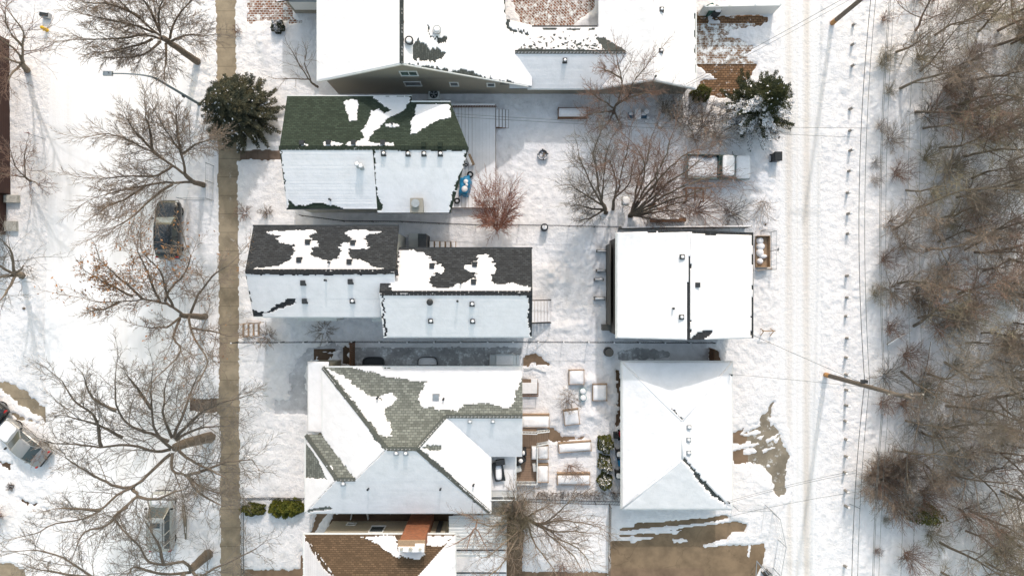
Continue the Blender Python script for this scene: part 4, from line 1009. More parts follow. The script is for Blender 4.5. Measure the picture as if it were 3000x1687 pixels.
M['leaf_brown'] = plain('dry_leaves', (0.34, 0.17, 0.075), 0.8, var=0.5, scale=2.5)
def leafmat(name, a, b, sc=1.2):
    n = N(name); f = n.noise(n.pos(), sc, 4); oi = n.node('ObjectInfo')
    return n.out(n.ramp(f, [(0.3, a), (0.5, b), (0.72, (b[0] * 1.5, b[1] * 1.25, b[2]))]), 0.7, 0, 0.2)
M['needle'] = leafmat('spruce_needles', (0.03, 0.042, 0.032), (0.085, 0.085, 0.055))
M['needle_y'] = leafmat('yellow_green_needles', (0.012, 0.02, 0.012), (0.042, 0.048, 0.02))
M['cedar_leaf'] = leafmat('cedar_foliage', (0.05, 0.07, 0.012), (0.12, 0.13, 0.025), 3)
M['olive_leaf'] = leafmat('olive_foliage', (0.035, 0.045, 0.012), (0.10, 0.105, 0.03), 4)

def tubes_np(segs, sides):
    """segs: list of (points (k,3), radii (k)) -> verts, quads"""
    groups = {}
    for p, r in segs: groups.setdefault(len(p), []).append((p, r))
    VV, QQ, off = [], [], 0
    for k, L in groups.items():
        P = np.array([a for a, _ in L], float); Rr = np.array([b for _, b in L], float)
        d = np.empty_like(P); d[:, 1:-1] = P[:, 2:] - P[:, :-2]; d[:, 0] = P[:, 1] - P[:, 0]; d[:, -1] = P[:, -1] - P[:, -2]
        d /= np.linalg.norm(d, axis=-1, keepdims=True) + 1e-9
        up = np.zeros_like(d); up[..., 2] = 1; vert = np.abs(d[..., 2]) > .9; up[vert] = (0, 1, 0)
        x = np.cross(d, up); x /= np.linalg.norm(x, axis=-1, keepdims=True) + 1e-9; y = np.cross(x, d)
        a = np.arange(sides) * 2 * np.pi / sides
        V = P[:, :, None] + (x[:, :, None] * np.cos(a)[None, None, :, None] + y[:, :, None] * np.sin(a)[None, None, :, None]) * Rr[:, :, None, None]
        n = len(L); base = off + (np.arange(n) * k * sides)[:, None, None] + (np.arange(k - 1) * sides)[None, :, None]
        j = np.arange(sides)[None, None, :]; j2 = (np.arange(sides) + 1) % sides
        q = np.stack([base + j, base + j2[None, None, :], base + sides + j2[None, None, :], base + sides + j], -1)
        VV.append(V.reshape(-1, 3)); QQ.append(q.reshape(-1, 4)); off += n * k * sides
    return np.vstack(VV), np.vstack(QQ)
class Grow:
    def __init__(s, seed, n=(7, 8, 7, 4), ang=(50, 48, 42, 38), ratio=(.62, .55, .55, .6), up=(.05, .10, .06, .0), wig=.16, rmin=.011, tw=.5, out=0.0):
        s.r = random.Random(seed); s.n, s.ang, s.ratio, s.up, s.wig, s.rmin, s.tw, s.out = n, ang, ratio, up, wig, rmin, tw, out
        s.tr, s.cr, s.tips = [], [], []
    def add(s, pts, rad, lvl):
        (s.tr if lvl <= 1 else s.cr).append((np.array([tuple(p) for p in pts]), np.array(rad)))
    def children(s, pts, rad, L, lvl, t0=.2):
        """side shoots along a polyline"""
        if lvl >= len(s.n): s.tips.append(pts[-1]); return
        n = s.n[lvl]; rr = s.r; az = rr.random() * 6.28
        for c in range(n):
            t = t0 + (1 - t0) * (c + rr.random() * .8) / n
            f = t * (len(pts) - 1); i = min(int(f), len(pts) - 2); f -= i
            p = pts[i].lerp(pts[i + 1], f); r = rad[i] * (1 - f) + rad[i + 1] * f
            d = (pts[i + 1] - pts[i]).normalized()
            az += 2.4 + rr.uniform(-.5, .5)
            a = R(s.ang[min(lvl, 3)] * rr.uniform(.65, 1.25))
            ref = Vector((0, 0, 1)) if abs(d.z) < .9 else Vector((1, 0, 0))
            x = d.cross(ref).normalized(); y = x.cross(d)
            nd = d * math.cos(a) + (x * math.cos(az) + y * math.sin(az)) * math.sin(a)
            l = L * s.ratio[min(lvl, 3)] * (1.1 - .55 * t) * rr.uniform(.75, 1.2)
            s.branch(p, nd, l, max(min(r * .55, .008 + l * .0105), s.rmin), lvl)
        if lvl < len(s.n): s.branch(pts[-1], (pts[-1] - pts[-2]).normalized(), L * .4, rad[-1], lvl)
    def branch(s, p, d, L, r, lvl):
        k = (6, 5, 4, 4, 3)[min(lvl, 4)]; st = L / (k - 1); pts = [Vector(p)]; rr = s.r; d = Vector(d).normalized()
        for i in range(k - 1):
            d = (d + Vector((rr.gauss(0, 1), rr.gauss(0, 1), rr.gauss(0, .8))) * s.wig + Vector((0, 0, s.up[min(lvl, 3)]))).normalized()
            pts.append(pts[-1] + d * st)
        e = max(r * .4, s.rmin * .75); rad = [r + (e - r) * i / (k - 1) for i in range(k)]
        s.add(pts, rad, lvl); s.children(pts, rad, L, lvl + 1)
    def limb(s, pts, r0, r1, lvl=1, t0=.15, refine=3, L=None):
        """a limb along given points, smoothed, with its own side shoots"""
        P = [Vector(p) for p in pts]; out = []
        for i in range(len(P) - 1):
            a = P[i - 1] if i else P[i]; b, c = P[i], P[i + 1]; d = P[i + 2] if i + 2 < len(P) else c
            for q in range(refine):
                t = q / refine; t2, t3 = t * t, t * t * t
                out.append((b * 2 + (c - a) * t + (a * 2 - b * 5 + c * 4 - d) * t2 + (b * 3 - a - c * 3 + d) * t3) * .5 + Vector((s.r.gauss(0, 1), s.r.gauss(0, 1), s.r.gauss(0, 1))) * .025)
        out.append(P[-1]); n = len(out); rad = [r0 + (r1 - r0) * i / (n - 1) for i in range(n)]
        if lvl == 0: out.append(out[-1] + (out[-1] - out[-2]).normalized() * rad[-1] * .5); rad.append(rad[-1] * .6); out.append(out[-1] + (out[-1] - out[-2]) * .3); rad.append(.004); n += 2
        s.add(out, rad, lvl); ln = sum((out[i + 1] - out[i]).length for i in range(n - 1))
        if t0 < 1: s.children(out, rad, L or min(ln, 6.0), lvl + 1, t0)
    def make(s, root, bark, twig, name_t='trunk', name_c='crown', leaf=None, leafn=3, leafsz=.09, leafsel=None):
        org = ORG[root.name]
        v, q = tubes_np(s.tr, 7); np_mesh(name_t, v, q, bark, root, True, org)
        if s.cr:
            v, q = tubes_np(s.cr, 3); np_mesh(name_c, v, q, twig, root, False, org)
        if leaf and s.tips:
            pts = np.array([tuple(t) for t in s.tips if leafsel is None or leafsel(t, s.r)])
            if len(pts):
                v, q = leaves_np(np.repeat(pts, leafn, 0), leafsz, .10, s.r.randint(0, 999)); np_mesh('dry_leaves', v, q, leaf, root, False, org)
def leaves_np(c, size, spread, seed, elong=1.5, nrm=None):
    rs = np.random.RandomState(seed); n = len(c)
    c = c + rs.normal(0, spread, (n, 3))
    a = rs.normal(0, 1, (n, 3)); a /= np.linalg.norm(a, axis=1, keepdims=True)
    b = rs.normal(0, 1, (n, 3)); b = np.cross(a, b); b /= np.linalg.norm(b, axis=1, keepdims=True)
    s = size * rs.uniform(.6, 1.3, (n, 1)) / 2
    v = np.stack([c - a * s * elong - b * s * .5, c - a * s * .2 + b * s - b * s * 1.6, c + a * s * elong, c + b * s * .9], 1)
    return v.reshape(-1, 3), np.arange(n * 4).reshape(-1, 4)
def PT(t, L): return [WT(t, *p) for p in L]

def hero(label, cat, base, trunk, limbs, tile, bark, twig, seed, r=.3, G=None, leaf=None, leafsel=None, group=None, lr=.105, name='bare_tree', leafn=3, leafsz=.09, stub=False, r1=None):
    b = WT(tile, *base, 0.0); root = thing(name, label, cat, (b.x, b.y, 0.0), group)
    T = Grow(seed, **(G or {}))
    tp_ = [Vector((b.x, b.y, -.1)), Vector((b.x, b.y, .12))] + PT(tile, trunk)
    T.limb(tp_, r * 1.25, r1 or r * .75, 0, t0=2, refine=3)
    for L in limbs:
        P = PT(tile, L); T.limb(P, lr, .035, 1)
    T.make(root, bark, twig, leaf=leaf, leafsel=leafsel, leafn=leafn, leafsz=leafsz)
    return root
SG = 'bare boulevard trees along the street'
FINE = dict(n=(6, 9, 16, 10, 5), ang=(50, 42, 38, 34), ratio=(.6, .42, .42, .5), wig=.12, rmin=.0105, up=(.02, .04, .02, 0))
hero('bare elm at the top left leaning towards the street, crown cut by the photo edge', 'tree', (1495, 470), [(1400, 405, 1.9), (1300, 335, 3.6), (1230, 285, 4.6)],
     [[(1290, 335, 3.6), (1170, 240, 5), (1000, 100, 7.5), (880, -10, 9.5)], [(1260, 310, 4.2), (1100, 270, 5.5), (900, 290, 7.5), (640, 300, 9)], [(1180, 250, 5), (960, 180, 7.5), (720, 130, 9)], [(1280, 290, 4.4), (1330, 150, 6), (1450, 0, 8.5)], [(1300, 310, 4.2), (1400, 270, 5.5), (1560, 270, 7.5)],
      [(1210, 320, 4.4), (1080, 420, 6), (900, 440, 7.5)], [(1200, 230, 5), (1100, 20, 8), (1000, -60, 9)], [(1250, 330, 4.2), (1250, 440, 5.5), (1240, 560, 7)], [(1060, 130, 6.8), (860, 40, 8.5), (640, 20, 10)], [(1220, 290, 4.6), (1200, 120, 7), (1260, -60, 9)], [(1150, 300, 5.2), (980, 360, 7), (780, 400, 8.6)]], 'a', M['bark'], M['tw_brown'], 1, .26, FINE, group=SG)
hero('bare feathery tree leaning over the snowy street just above the black car', 'tree', (1545, 1400), [(1490, 1385, 1.4), (1450, 1370, 2.5), (1400, 1320, 3.5)],
     [[(1400, 1320, 3.5), (1300, 1250, 4.5), (1150, 1150, 6), (950, 1050, 8), (790, 1010, 9)], [(1400, 1310, 3.5), (1370, 1170, 5.5), (1290, 1040, 7.5), (1200, 900, 9)], [(1450, 1380, 2.5), (1250, 1380, 4.5), (1050, 1410, 6.5), (800, 1470, 8)], [(1300, 1250, 4.5), (1180, 1330, 5.5), (1000, 1330, 7), (760, 1350, 8.5)], [(1370, 1170, 5.5), (1480, 1090, 7.5), (1600, 1050, 9)],
      [(1200, 1180, 5.8), (1060, 1040, 7.5), (960, 900, 9)], [(1300, 1390, 4.5), (1150, 1500, 6.5), (1000, 1640, 8), (860, 1720, 9)], [(1370, 1170, 5.5), (1340, 1000, 7.5), (1330, 870, 9)], [(1100, 1400, 6), (940, 1510, 7.5), (780, 1580, 9)], [(1150, 1150, 6), (1130, 980, 8), (1100, 870, 9)]], 'a', M['bark'], M['tw_brown'], 2, .2, FINE, group=SG)
oakG = dict(n=(6, 8, 11, 8, 3), ang=(50, 52, 46, 40), ratio=(.6, .42, .45, .5), wig=.22, rmin=.013, up=(.02, .05, .03, 0))
hero('oak with rusty dry leaves still on its crown, between the sidewalk and black car', 'tree', (1550, 942), [(1490, 940, 1.5), (1430, 935, 3.0), (1370, 930, 4.4)],
     [[(1380, 930, 4.4), (1310, 870, 5), (1230, 840, 5.5), (1080, 810, 6.5), (950, 830, 7.5), (720, 830, 8.5)], [(1310, 870, 5), (1250, 740, 6.5), (1210, 600, 8), (1100, 480, 9)], [(1250, 830, 5.5), (1290, 730, 6.5), (1400, 610, 8), (1440, 480, 9)], [(1360, 950, 4.5), (1260, 1020, 6), (1100, 1020, 7.5)],
      [(1360, 960, 4.5), (1310, 1100, 6), (1370, 1200, 7.5), (1180, 1400, 9)], [(1430, 940, 3.4), (1440, 1030, 5.5), (1480, 1130, 7), (1570, 1280, 9), (1500, 1430, 10)], [(1440, 910, 3.4), (1500, 780, 6), (1600, 640, 8), (1720, 560, 9)], [(1440, 1030, 5.5), (1580, 1050, 7), (1750, 1090, 9)],
      [(1080, 810, 6.5), (960, 700, 8), (800, 560, 9.5)], [(1210, 840, 5.5), (1150, 700, 7), (1040, 450, 9.5)], [(1000, 790, 7), (860, 720, 8), (680, 620, 9)], [(900, 830, 7.8), (800, 880, 8.5), (700, 900, 9)]], 'e', M['bark'], M['tw_brown'], 3, .24, oakG,
     leaf=M['leaf_brown'], leafsel=lambda t, r: (t.y < 99) and r.random() < (.55 if (PX(t.x, t.y, t.z)[1] < 900 - .25 * (PX(t.x, t.y, t.z)[0] - 250) and PX(t.x, t.y, t.z)[0] < 560) else .07), group=SG, leafn=1, leafsz=.14)
elmG = dict(n=(6, 10, 11, 7, 4), ang=(50, 50, 46, 42), ratio=(.6, .40, .5, .55), wig=.24, rmin=.011, up=(.0, .05, .03, 0))
hero('largest bare elm with long crooked limbs reaching over the street at lower left', 'tree', (1585, 398), [(1500, 420, 1.8), (1400, 445, 3.6), (1320, 480, 5.0)],
     [[(1290, 480, 5), (1180, 390, 6), (1040, 345, 7), (920, 260, 8), (870, 100, 9.5), (870, -60, 10.5)], [(1290, 490, 5), (1180, 510, 5.5), (980, 460, 6.5), (760, 475, 7.5), (600, 460, 8.5), (420, 450, 9.5)],
      [(1280, 530, 5), (1150, 650, 5.8), (1030, 760, 6.5), (880, 840, 7.3), (740, 960, 8.2), (620, 1020, 9), (420, 1050, 10), (260, 1130, 10.5)], [(1000, 785, 6.6), (880, 770, 7.2), (760, 720, 8), (600, 630, 9), (500, 560, 10)],
      [(1000, 790, 6.6), (1030, 850, 7), (930, 940, 7.5), (800, 1070, 8.5), (640, 1110, 9.5), (580, 1220, 10)], [(1040, 855, 7), (1150, 870, 8), (1280, 830, 9), (1400, 790, 10)], [(1300, 520, 5), (1300, 650, 5.5), (1400, 690, 6), (1560, 800, 8), (1700, 830, 9)], [(1400, 690, 6), (1560, 650, 7.5), (1700, 590, 8.5), (1900, 570, 10)],
      [(1340, 490, 5), (1440, 580, 6.5), (1580, 640, 8), (1720, 720, 9)], [(1270, 430, 5.6), (1180, 370, 6.5), (1140, 180, 8), (1140, -20, 10)], [(1290, 400, 5.8), (1230, 210, 8), (1250, 0, 10)], [(1310, 400, 5.8), (1400, 180, 8), (1480, -40, 10)], [(1320, 410, 5.6), (1500, 230, 8), (1660, 140, 9), (1830, 100, 10)], [(1330, 420, 5.6), (1480, 340, 7.5), (1660, 318, 9)],
      [(930, 405, 7), (740, 310, 8), (500, 240, 9.5)], [(760, 475, 7.5), (740, 330, 8.2), (700, 230, 9), (560, 130, 10), (470, -20, 11)], [(760, 950, 8), (600, 945, 9), (420, 940, 10)], [(960, 930, 7.5), (860, 1000, 8.5), (950, 1130, 9.5)], [(880, 200, 8.5), (700, 110, 9.5), (640, -40, 10.5)], [(1420, 700, 6.2), (1500, 820, 8), (1680, 920, 9.5)], [(1140, 180, 8), (1040, 40, 9.5), (960, -60, 10.5)]],
     'i', M['bark'], M['tw_grey'], 4, .42, elmG, group=SG, lr=.125)
hero('broken-topped bare elm at the bottom edge, left of the sidewalk', 'tree', (1575, 1280), [(1520, 1330, 1.8), (1450, 1390, 4.0)],
     [[(1440, 1395, 4), (1380, 1345, 5), (1240, 1360, 6), (1120, 1340, 6.5), (1060, 1230, 7.5), (950, 1130, 8.5), (860, 1010, 9.5)], [(1430, 1420, 4), (1200, 1430, 6), (1020, 1380, 7), (960, 1440, 8)], [(1450, 1410, 4), (1500, 1450, 4.6), (1620, 1390, 6), (1760, 1330, 7.5), (1930, 1240, 9)], [(1230, 1350, 6), (1190, 1200, 7.5), (1110, 1060, 9)],
      [(1400, 1430, 5), (1000, 1620, 7), (700, 1460, 9), (480, 1310, 10), (250, 1250, 11)], [(700, 1460, 9), (520, 1440, 10), (300, 1400, 11)]], 'i', M['bark'], M['tw_grey'], 5, .4, elmG, group=SG, lr=.12)
edgeG = dict(n=(6, 6, 7, 5, 3), ang=(50, 48, 44, 40), ratio=(.6, .45, .5, .55), wig=.2, rmin=.011, up=(.02, .05, .03, 0))
hero('bare tree by the dark brown wall at the upper left photo edge', 'tree', (212, 535), [(185, 505, 1.2), (160, 480, 2)], [[(160, 480, 2), (60, 450, 4), (-60, 380, 6)], [(170, 470, 2), (130, 390, 4), (40, 320, 6), (-50, 240, 8)], [(180, 470, 2), (165, 350, 5), (180, 250, 7), (90, 120, 9)], [(150, 500, 2), (80, 570, 4), (60, 620, 5)], [(165, 350, 5), (60, 220, 7), (40, 100, 8)]], 'a', M['bark_pale'], M['tw_red'], 6, .24, edgeG, group=SG, lr=.1)
hero('small reddish bare tree against the dark brown wall, left photo edge', 'tree', (238, 1370), [(200, 1345, 1.0)], [[(200, 1345, 1), (130, 1280, 3), (90, 1180, 4.5)], [(200, 1345, 1), (60, 1320, 3), (-40, 1310, 4)], [(190, 1330, 1.2), (180, 1240, 3), (190, 1150, 4.5)], [(200, 1350, 1), (260, 1380, 2.4), (310, 1400, 3)]], 'a', M['bark'], M['tw_red'], 7, .1, edgeG, group=SG, lr=.06)
hero('bare tree with fanned shadow at the left photo edge below the dark wall', 'tree', (175, 632), [(140, 625, 1.4), (110, 622, 2.4)], [[(110, 620, 2.4), (90, 470, 5), (20, 370, 7)], [(110, 620, 2.4), (0, 560, 5), (-80, 500, 7)], [(110, 640, 2.4), (60, 740, 5), (0, 820, 7)], [(110, 630, 2.4), (0, 640, 4), (-90, 650, 5)], [(120, 610, 2.4), (160, 590, 3.5), (180, 560, 4)]], 'e', M['bark_pale'], M['tw_grey'], 8, .26, edgeG, group=SG, lr=.12)
smallG = dict(n=(6, 6, 6, 4), ang=(50, 46, 42, 38), ratio=(.6, .5, .5, .6), wig=.16, rmin=.010, up=(.05, .06, .03, 0))
hero('thin bare sapling in the snowy front yard below the large gabled house', 'tree', (467, 660), [(430, 630, .8), (400, 600, 1.4)], [[(400, 600, 1.4), (330, 500, 3.2), (280, 400, 4.6)], [(400, 600, 1.4), (300, 595, 3), (200, 600, 4)], [(410, 600, 1.6), (370, 480, 3.5), (380, 390, 4.6)]], 'b', M['bark'], M['tw_brown'], 9, .09, smallG, lr=.05)
YG = 'bare trees in the back yards'
redG = dict(n=(6, 6, 13, 8, 3), ang=(50, 42, 38, 36), ratio=(.6, .42, .45, .5), wig=.17, rmin=.0095, up=(.05, .06, .03, 0))
hero('bare pinkish fruit tree with two stems against the beige gable wall', 'tree', (765, 855), [(778, 810, 1.0)], [[(778, 810, 1), (810, 740, 2.5), (830, 600, 5), (800, 480, 6.6)], [(785, 800, 1), (870, 730, 2.8), (910, 640, 5), (1000, 520, 6.6)], [(775, 820, .8), (680, 760, 2.5), (600, 700, 4)], [(770, 840, .5), (660, 850, 2), (570, 870, 3)], [(770, 845, .5), (720, 930, 1.6), (660, 960, 2.2)], [(775, 845, .5), (800, 900, 1.6), (820, 960, 2.4)], [(830, 600, 5), (740, 540, 6), (680, 520, 6.6)], [(850, 750, 2.6), (960, 720, 4), (1050, 700, 5)]], 'c', M['bark_pale'], M['tw_red'], 10, .14, redG, group=YG, lr=.08)
hero('sprawling bare tree with many fanned crooked stems, right clump in the middle back yard', 'tree', (420, 1290), [(430, 1270, .5)], [[(430, 1270, .5), (520, 1090, 3), (640, 930, 5), (740, 760, 7), (800, 560, 8.5)], [(430, 1270, .5), (560, 1090, 3), (700, 930, 5), (860, 770, 7), (980, 680, 8.5)], [(440, 1275, .5), (620, 1130, 3), (780, 980, 5), (960, 860, 7), (1080, 760, 8)], [(440, 1275, .5), (640, 1160, 3), (820, 1060, 5), (1000, 980, 7), (1200, 920, 8)],
      [(445, 1280, .5), (660, 1200, 2.6), (840, 1130, 4.4), (1040, 1060, 6), (1180, 1020, 7)], [(450, 1285, .5), (640, 1240, 2), (800, 1190, 3.5), (960, 1150, 5)], [(450, 1290, .4), (600, 1270, 1.4), (760, 1240, 2.6), (930, 1250, 4)], [(425, 1270, .5), (460, 1120, 2.6), (500, 930, 4.6), (570, 780, 6.5), (610, 560, 8.5)], [(430, 1270, .5), (480, 1120, 2.6), (560, 820, 6), (480, 640, 8)], [(440, 1270, .5), (560, 1150, 2.4), (660, 1010, 4.4), (680, 830, 6.4)], [(450, 1280, .4), (560, 1310, 1.2), (700, 1330, 2)]], 'p', M['bark_pale'], M['tw_red'], 11, .22, redG, group=YG, lr=.10)
hero('bare tree with forked upright stems, left clump in the middle back yard', 'tree', (180, 1260), [(150, 1180, 1.0)], [[(150, 1180, 1), (110, 1050, 2.8), (90, 850, 5), (60, 680, 6.8), (110, 540, 8)], [(150, 1180, 1), (60, 1040, 3), (0, 900, 5), (-80, 720, 7)], [(150, 1190, .8), (50, 1130, 2), (-60, 1060, 3.6), (-150, 1000, 5)], [(140, 1180, 1), (150, 1060, 2.8), (160, 880, 5), (200, 640, 7)], [(150, 1230, .5), (20, 1220, 1.6), (-110, 1180, 3)], [(160, 1240, .4), (60, 1300, 1.2), (-60, 1340, 2)]], 'p', M['bark'], M['tw_grey'], 12, .2, redG, group=YG, lr=.09)
hero('bare reddish tree standing right beside the snowy birdhouse table, between the two clumps', 'tree', (250, 1230), [(260, 1130, 1.2)], [[(260, 1130, 1.2), (310, 1000, 3.2), (330, 860, 5), (380, 700, 7), (400, 600, 8)], [(260, 1130, 1.2), (280, 960, 3.4), (240, 820, 5.4), (220, 760, 6.5)], [(265, 1120, 1.4), (400, 1000, 3.6), (430, 880, 5)]], 'p', M['bark'], M['tw_red'], 13, .14, redG, group=YG, lr=.08)
bushG = dict(n=(9, 9, 10, 6), ang=(50, 30, 30, 30), ratio=(.6, .45, .42, .5), wig=.1, rmin=.010, up=(.1, .12, .05, 0))
def brush(label, cat, t, x, y, rad, h, mat, seed, n=10, G=None, group=None, name='bare_shrub', lean=(0, 0), bark=None, lr=.03):
    b = WT(t, x, y, 0); root = thing(name, label, cat, (b.x, b.y, 0), group); T = Grow(seed, **(G or dict(n=(6, 5, 6, 4), ang=(50, 40, 38, 36), ratio=(.6, .5, .5, .6), wig=.2, rmin=.009, up=(.05, .08, .03, 0))))
    for k in range(n):
        a = 6.283 * (k + T.r.random() * .7) / n; rr = rad * T.r.uniform(.6, 1.0)
        e = Vector((b.x + math.cos(a) * rr + lean[0], b.y + math.sin(a) * rr + lean[1], h * T.r.uniform(.6, 1)))
        s0 = Vector((b.x + math.cos(a) * .08, b.y + math.sin(a) * .08, -.05))
        T.limb([s0, s0.lerp(e, .5) + Vector((0, 0, h * .12)), e], lr, .012, 1, t0=.15)
    T.make(root, bark or mat, mat, 'stems', 'twigs'); return root
brush('dense upright rusty-red bare shrub in front of the snow-covered deck', 'shrub', 'P', 1458, 672, 1.45, 3.6, M['tw_rust'], 14, 17, dict(n=(6, 6, 10, 6, 3), ang=(50, 28, 30, 30), ratio=(.6, .5, .45, .5), wig=.09, rmin=.011, up=(.1, .1, .05, 0)), lean=(-.05, 1.5), lr=.03)
hero('brown bare tree fanning to the right beside the corrugated roof', 'tree', (570, 640), [(590, 655, .8)], [[(590, 655, .8), (740, 740, 2.5), (900, 660, 4.2), (1060, 530, 5.8), (1190, 400, 7)], [(590, 655, .8), (780, 760, 2.5), (1000, 830, 4.4), (1260, 830, 6.4), (1400, 850, 7.4)], [(590, 660, .8), (800, 800, 2.4), (950, 930, 4), (1180, 1120, 6), (1300, 1280, 7.2)], [(580, 670, .8), (640, 870, 2.5), (720, 1040, 4), (840, 1200, 5.4), (960, 1370, 6.8)],
      [(590, 655, .8), (780, 730, 2.5), (980, 680, 4.2), (1250, 700, 6), (1480, 740, 7.4)], [(560, 640, .8), (430, 560, 2.4), (380, 430, 4), (460, 360, 5)], [(570, 660, .8), (470, 820, 3), (250, 1010, 5.5), (30, 1180, 7.4)], [(560, 690, .8), (420, 980, 4), (250, 1280, 6.4), (60, 1440, 7.6)], [(590, 650, .8), (700, 560, 2.6), (830, 500, 4.4)], [(600, 655, .9), (850, 790, 3), (1060, 950, 5), (1280, 1060, 6.6), (1420, 1220, 7.6)], [(570, 640, .8), (330, 700, 3), (100, 760, 5), (-40, 720, 6)], [(560, 630, .8), (480, 500, 2.4), (560, 380, 4)]], 'n', M['bark_pale'], M['tw_brown'], 15, .2, dict(n=(6, 6, 11, 6, 3), ang=(50, 42, 38, 36), ratio=(.6, .4, .45, .5), wig=.17, rmin=.0095, up=(.03, .05, .03, 0)), group=YG, lr=.08)
hero('small red-barked bare tree in the shade beyond the hip roof, over the corrugated roof', 'tree', (1980, 95), [(1965, 150, 2.4), (1950, 230, 4.0)], [[(1950, 230, 4), (1880, 320, 5), (1760, 400, 6)], [(1950, 250, 4), (2000, 340, 5), (2060, 450, 6)], [(1950, 240, 4), (1900, 300, 5), (1860, 420, 6)], [(1960, 180, 3), (1900, 130, 4), (1850, 100, 4.6)]], 'v', M['tw_red'], M['tw_red'], 16, .08, smallG, group=YG, lr=.05)
brush('small bare apple sapling in the yard left of the two teal planters', 'sapling', 'm', 1100, 380, .75, 1.8, M['tw_brown'], 17, 9, lr=.022, name='bare_sapling')
brush('small bare sapling between the two long raised garden beds', 'sapling', 'm', 1120, 1275, .8, 1.6, M['tw_red'], 18, 7, lean=(.35, -.3), name='bare_sapling', lr=.025)
for k, x in enumerate((760, 850, 960, 1070, 1180, 1300, 1400, 1500, 1610, 1760, 1850)):
    brush('bare low currant bush, %s in the row along the iron fence' % ('first second third fourth fifth sixth seventh eighth ninth tenth eleventh'.split()[k] + ' from the left'), 'bush', 'n', x, 300 + (k % 3) * 6, .30 + .08 * (k % 3), .8, M['tw_dark'] if k % 2 else M['tw_brown'], 30 + k, 8, dict(n=(5, 4, 4, 3), ang=(50, 40, 38, 36), ratio=(.6, .5, .5, .6), wig=.15, rmin=.008, up=(.05, .08, .03, 0)), 'bushes in the row along the iron fence', lr=.014, name='currant_bush')
brush('dark reddish tangled bush at the bottom edge by the iron fence corner', 'bush', 'n', 1070, 1320, .9, 1.5, M['tw_red'], 50, 10)
brush('bare dark bush by the lane between the pickup truck and white-roofed garage', 'bush', 'p', 1380, 1270, 1.3, 1.6, M['tw_dark'], 51, 12)
brush('sparse bare bush leaning at the lane edge below the black barrel composter', 'bush', 'p', 1700, 1160, 1.2, 1.4, M['tw_brown'], 52, 6, lean=(-.5, -1.0))
brush('rusty red thicket between the pickup truck and the white-roofed garage', 'bush', 'p', 1060, 1240, 1.6, 2.2, M['tw_red'], 53, 16, lean=(.5, .3))
for k, (x, y, r_, h_, mt, lb) in enumerate([(830, 330, 1.6, 2.2, 'tw_grey', 'grey tangled thicket right of the snowy stacked chairs'), (960, 400, 1.7, 2.4, 'tw_dark', 'dark tangled thicket left of the snowy spruce'), (1120, 420, 1.5, 2.4, 'tw_brown', 'brown thicket against the lower left side of the snowy spruce'), (1250, 520, 1.6, 2.0, 'tw_grey', 'grey thicket above the pickup truck cab'), (1040, 540, 1.5, 2.0, 'tw_brown', 'brown thicket above the pickup truck box'), (730, 290, 1.0, 3.2, 'tw_grey', 'crooked bare bush by the beige gable wall'), (1700, 470, 1.1, 1.5, 'tw_grey', 'thin bare bush under the right side of the snowy spruce')]):
    brush(lb, 'bush', 'p', x, y, r_, h_, M[mt], 60 + k, 13)
brush('low reddish brush against the front of the charcoal-roofed house, beside the sidewalk', 'bush', 'f', 100, 160, .7, .7, M['tw_red'], 70, 9)
brush('low brown brush between the sidewalk and green-roofed house', 'bush', 'f', 270, 160, .55, .6, M['tw_brown'], 71, 8)
brush('sparse dry stalks by the top of the sidewalk, near the red pavers', 'bush', 'a', 1800, 240, .35, .7, M['tw_red'], 72, 5)
brush('thin dry stems scattered below the charcoal-roofed house', 'bush', 'r', 1150, 290, 1.1, .5, M['tw_brown'], 73, 10)
brush('dry brush along the wire fence by the small white steps', 'bush', 'r', 420, 370, .9, .7, M['tw_brown'], 74, 10)
brush('red-stemmed bush half out of the photo at the lower left edge', 'bush', 'q', 5, 960, 1.0, 1.5, M['tw_red'], 75, 14)
brush('brown clipped round shrub behind the grey parked car at lower left', 'bush', 'q', 350, 440, .75, 1.2, M['tw_red'], 76, 22)
brush('small dark weed in the snow at the lower left', 'bush', 'q', 100, 735, .3, .4, M['tw_dark'], 77, 7)

brush('straw-brown fuzzy bush growing by the grey house corner below the balcony', 'bush', 'n', 430, 470, 1.3, 3.0, M['tw_olive'], 78, 22, dict(n=(6, 6, 9, 6, 3), ang=(50, 36, 36, 34), ratio=(.6, .5, .5, .5), wig=.16, rmin=.009, up=(.1, .08, .05, 0)), lean=(-.1, -.3))
brush('large dense dark rounded bush at the lower wood edge', 'bush', 'l', 1010, 690, 2.1, 2.4, M['tw_brown'], 79, 22, dict(n=(6, 6, 10, 7, 3), ang=(50, 34, 36, 34), ratio=(.6, .45, .5, .5), wig=.15, rmin=.010, up=(.1, .08, .05, 0)))
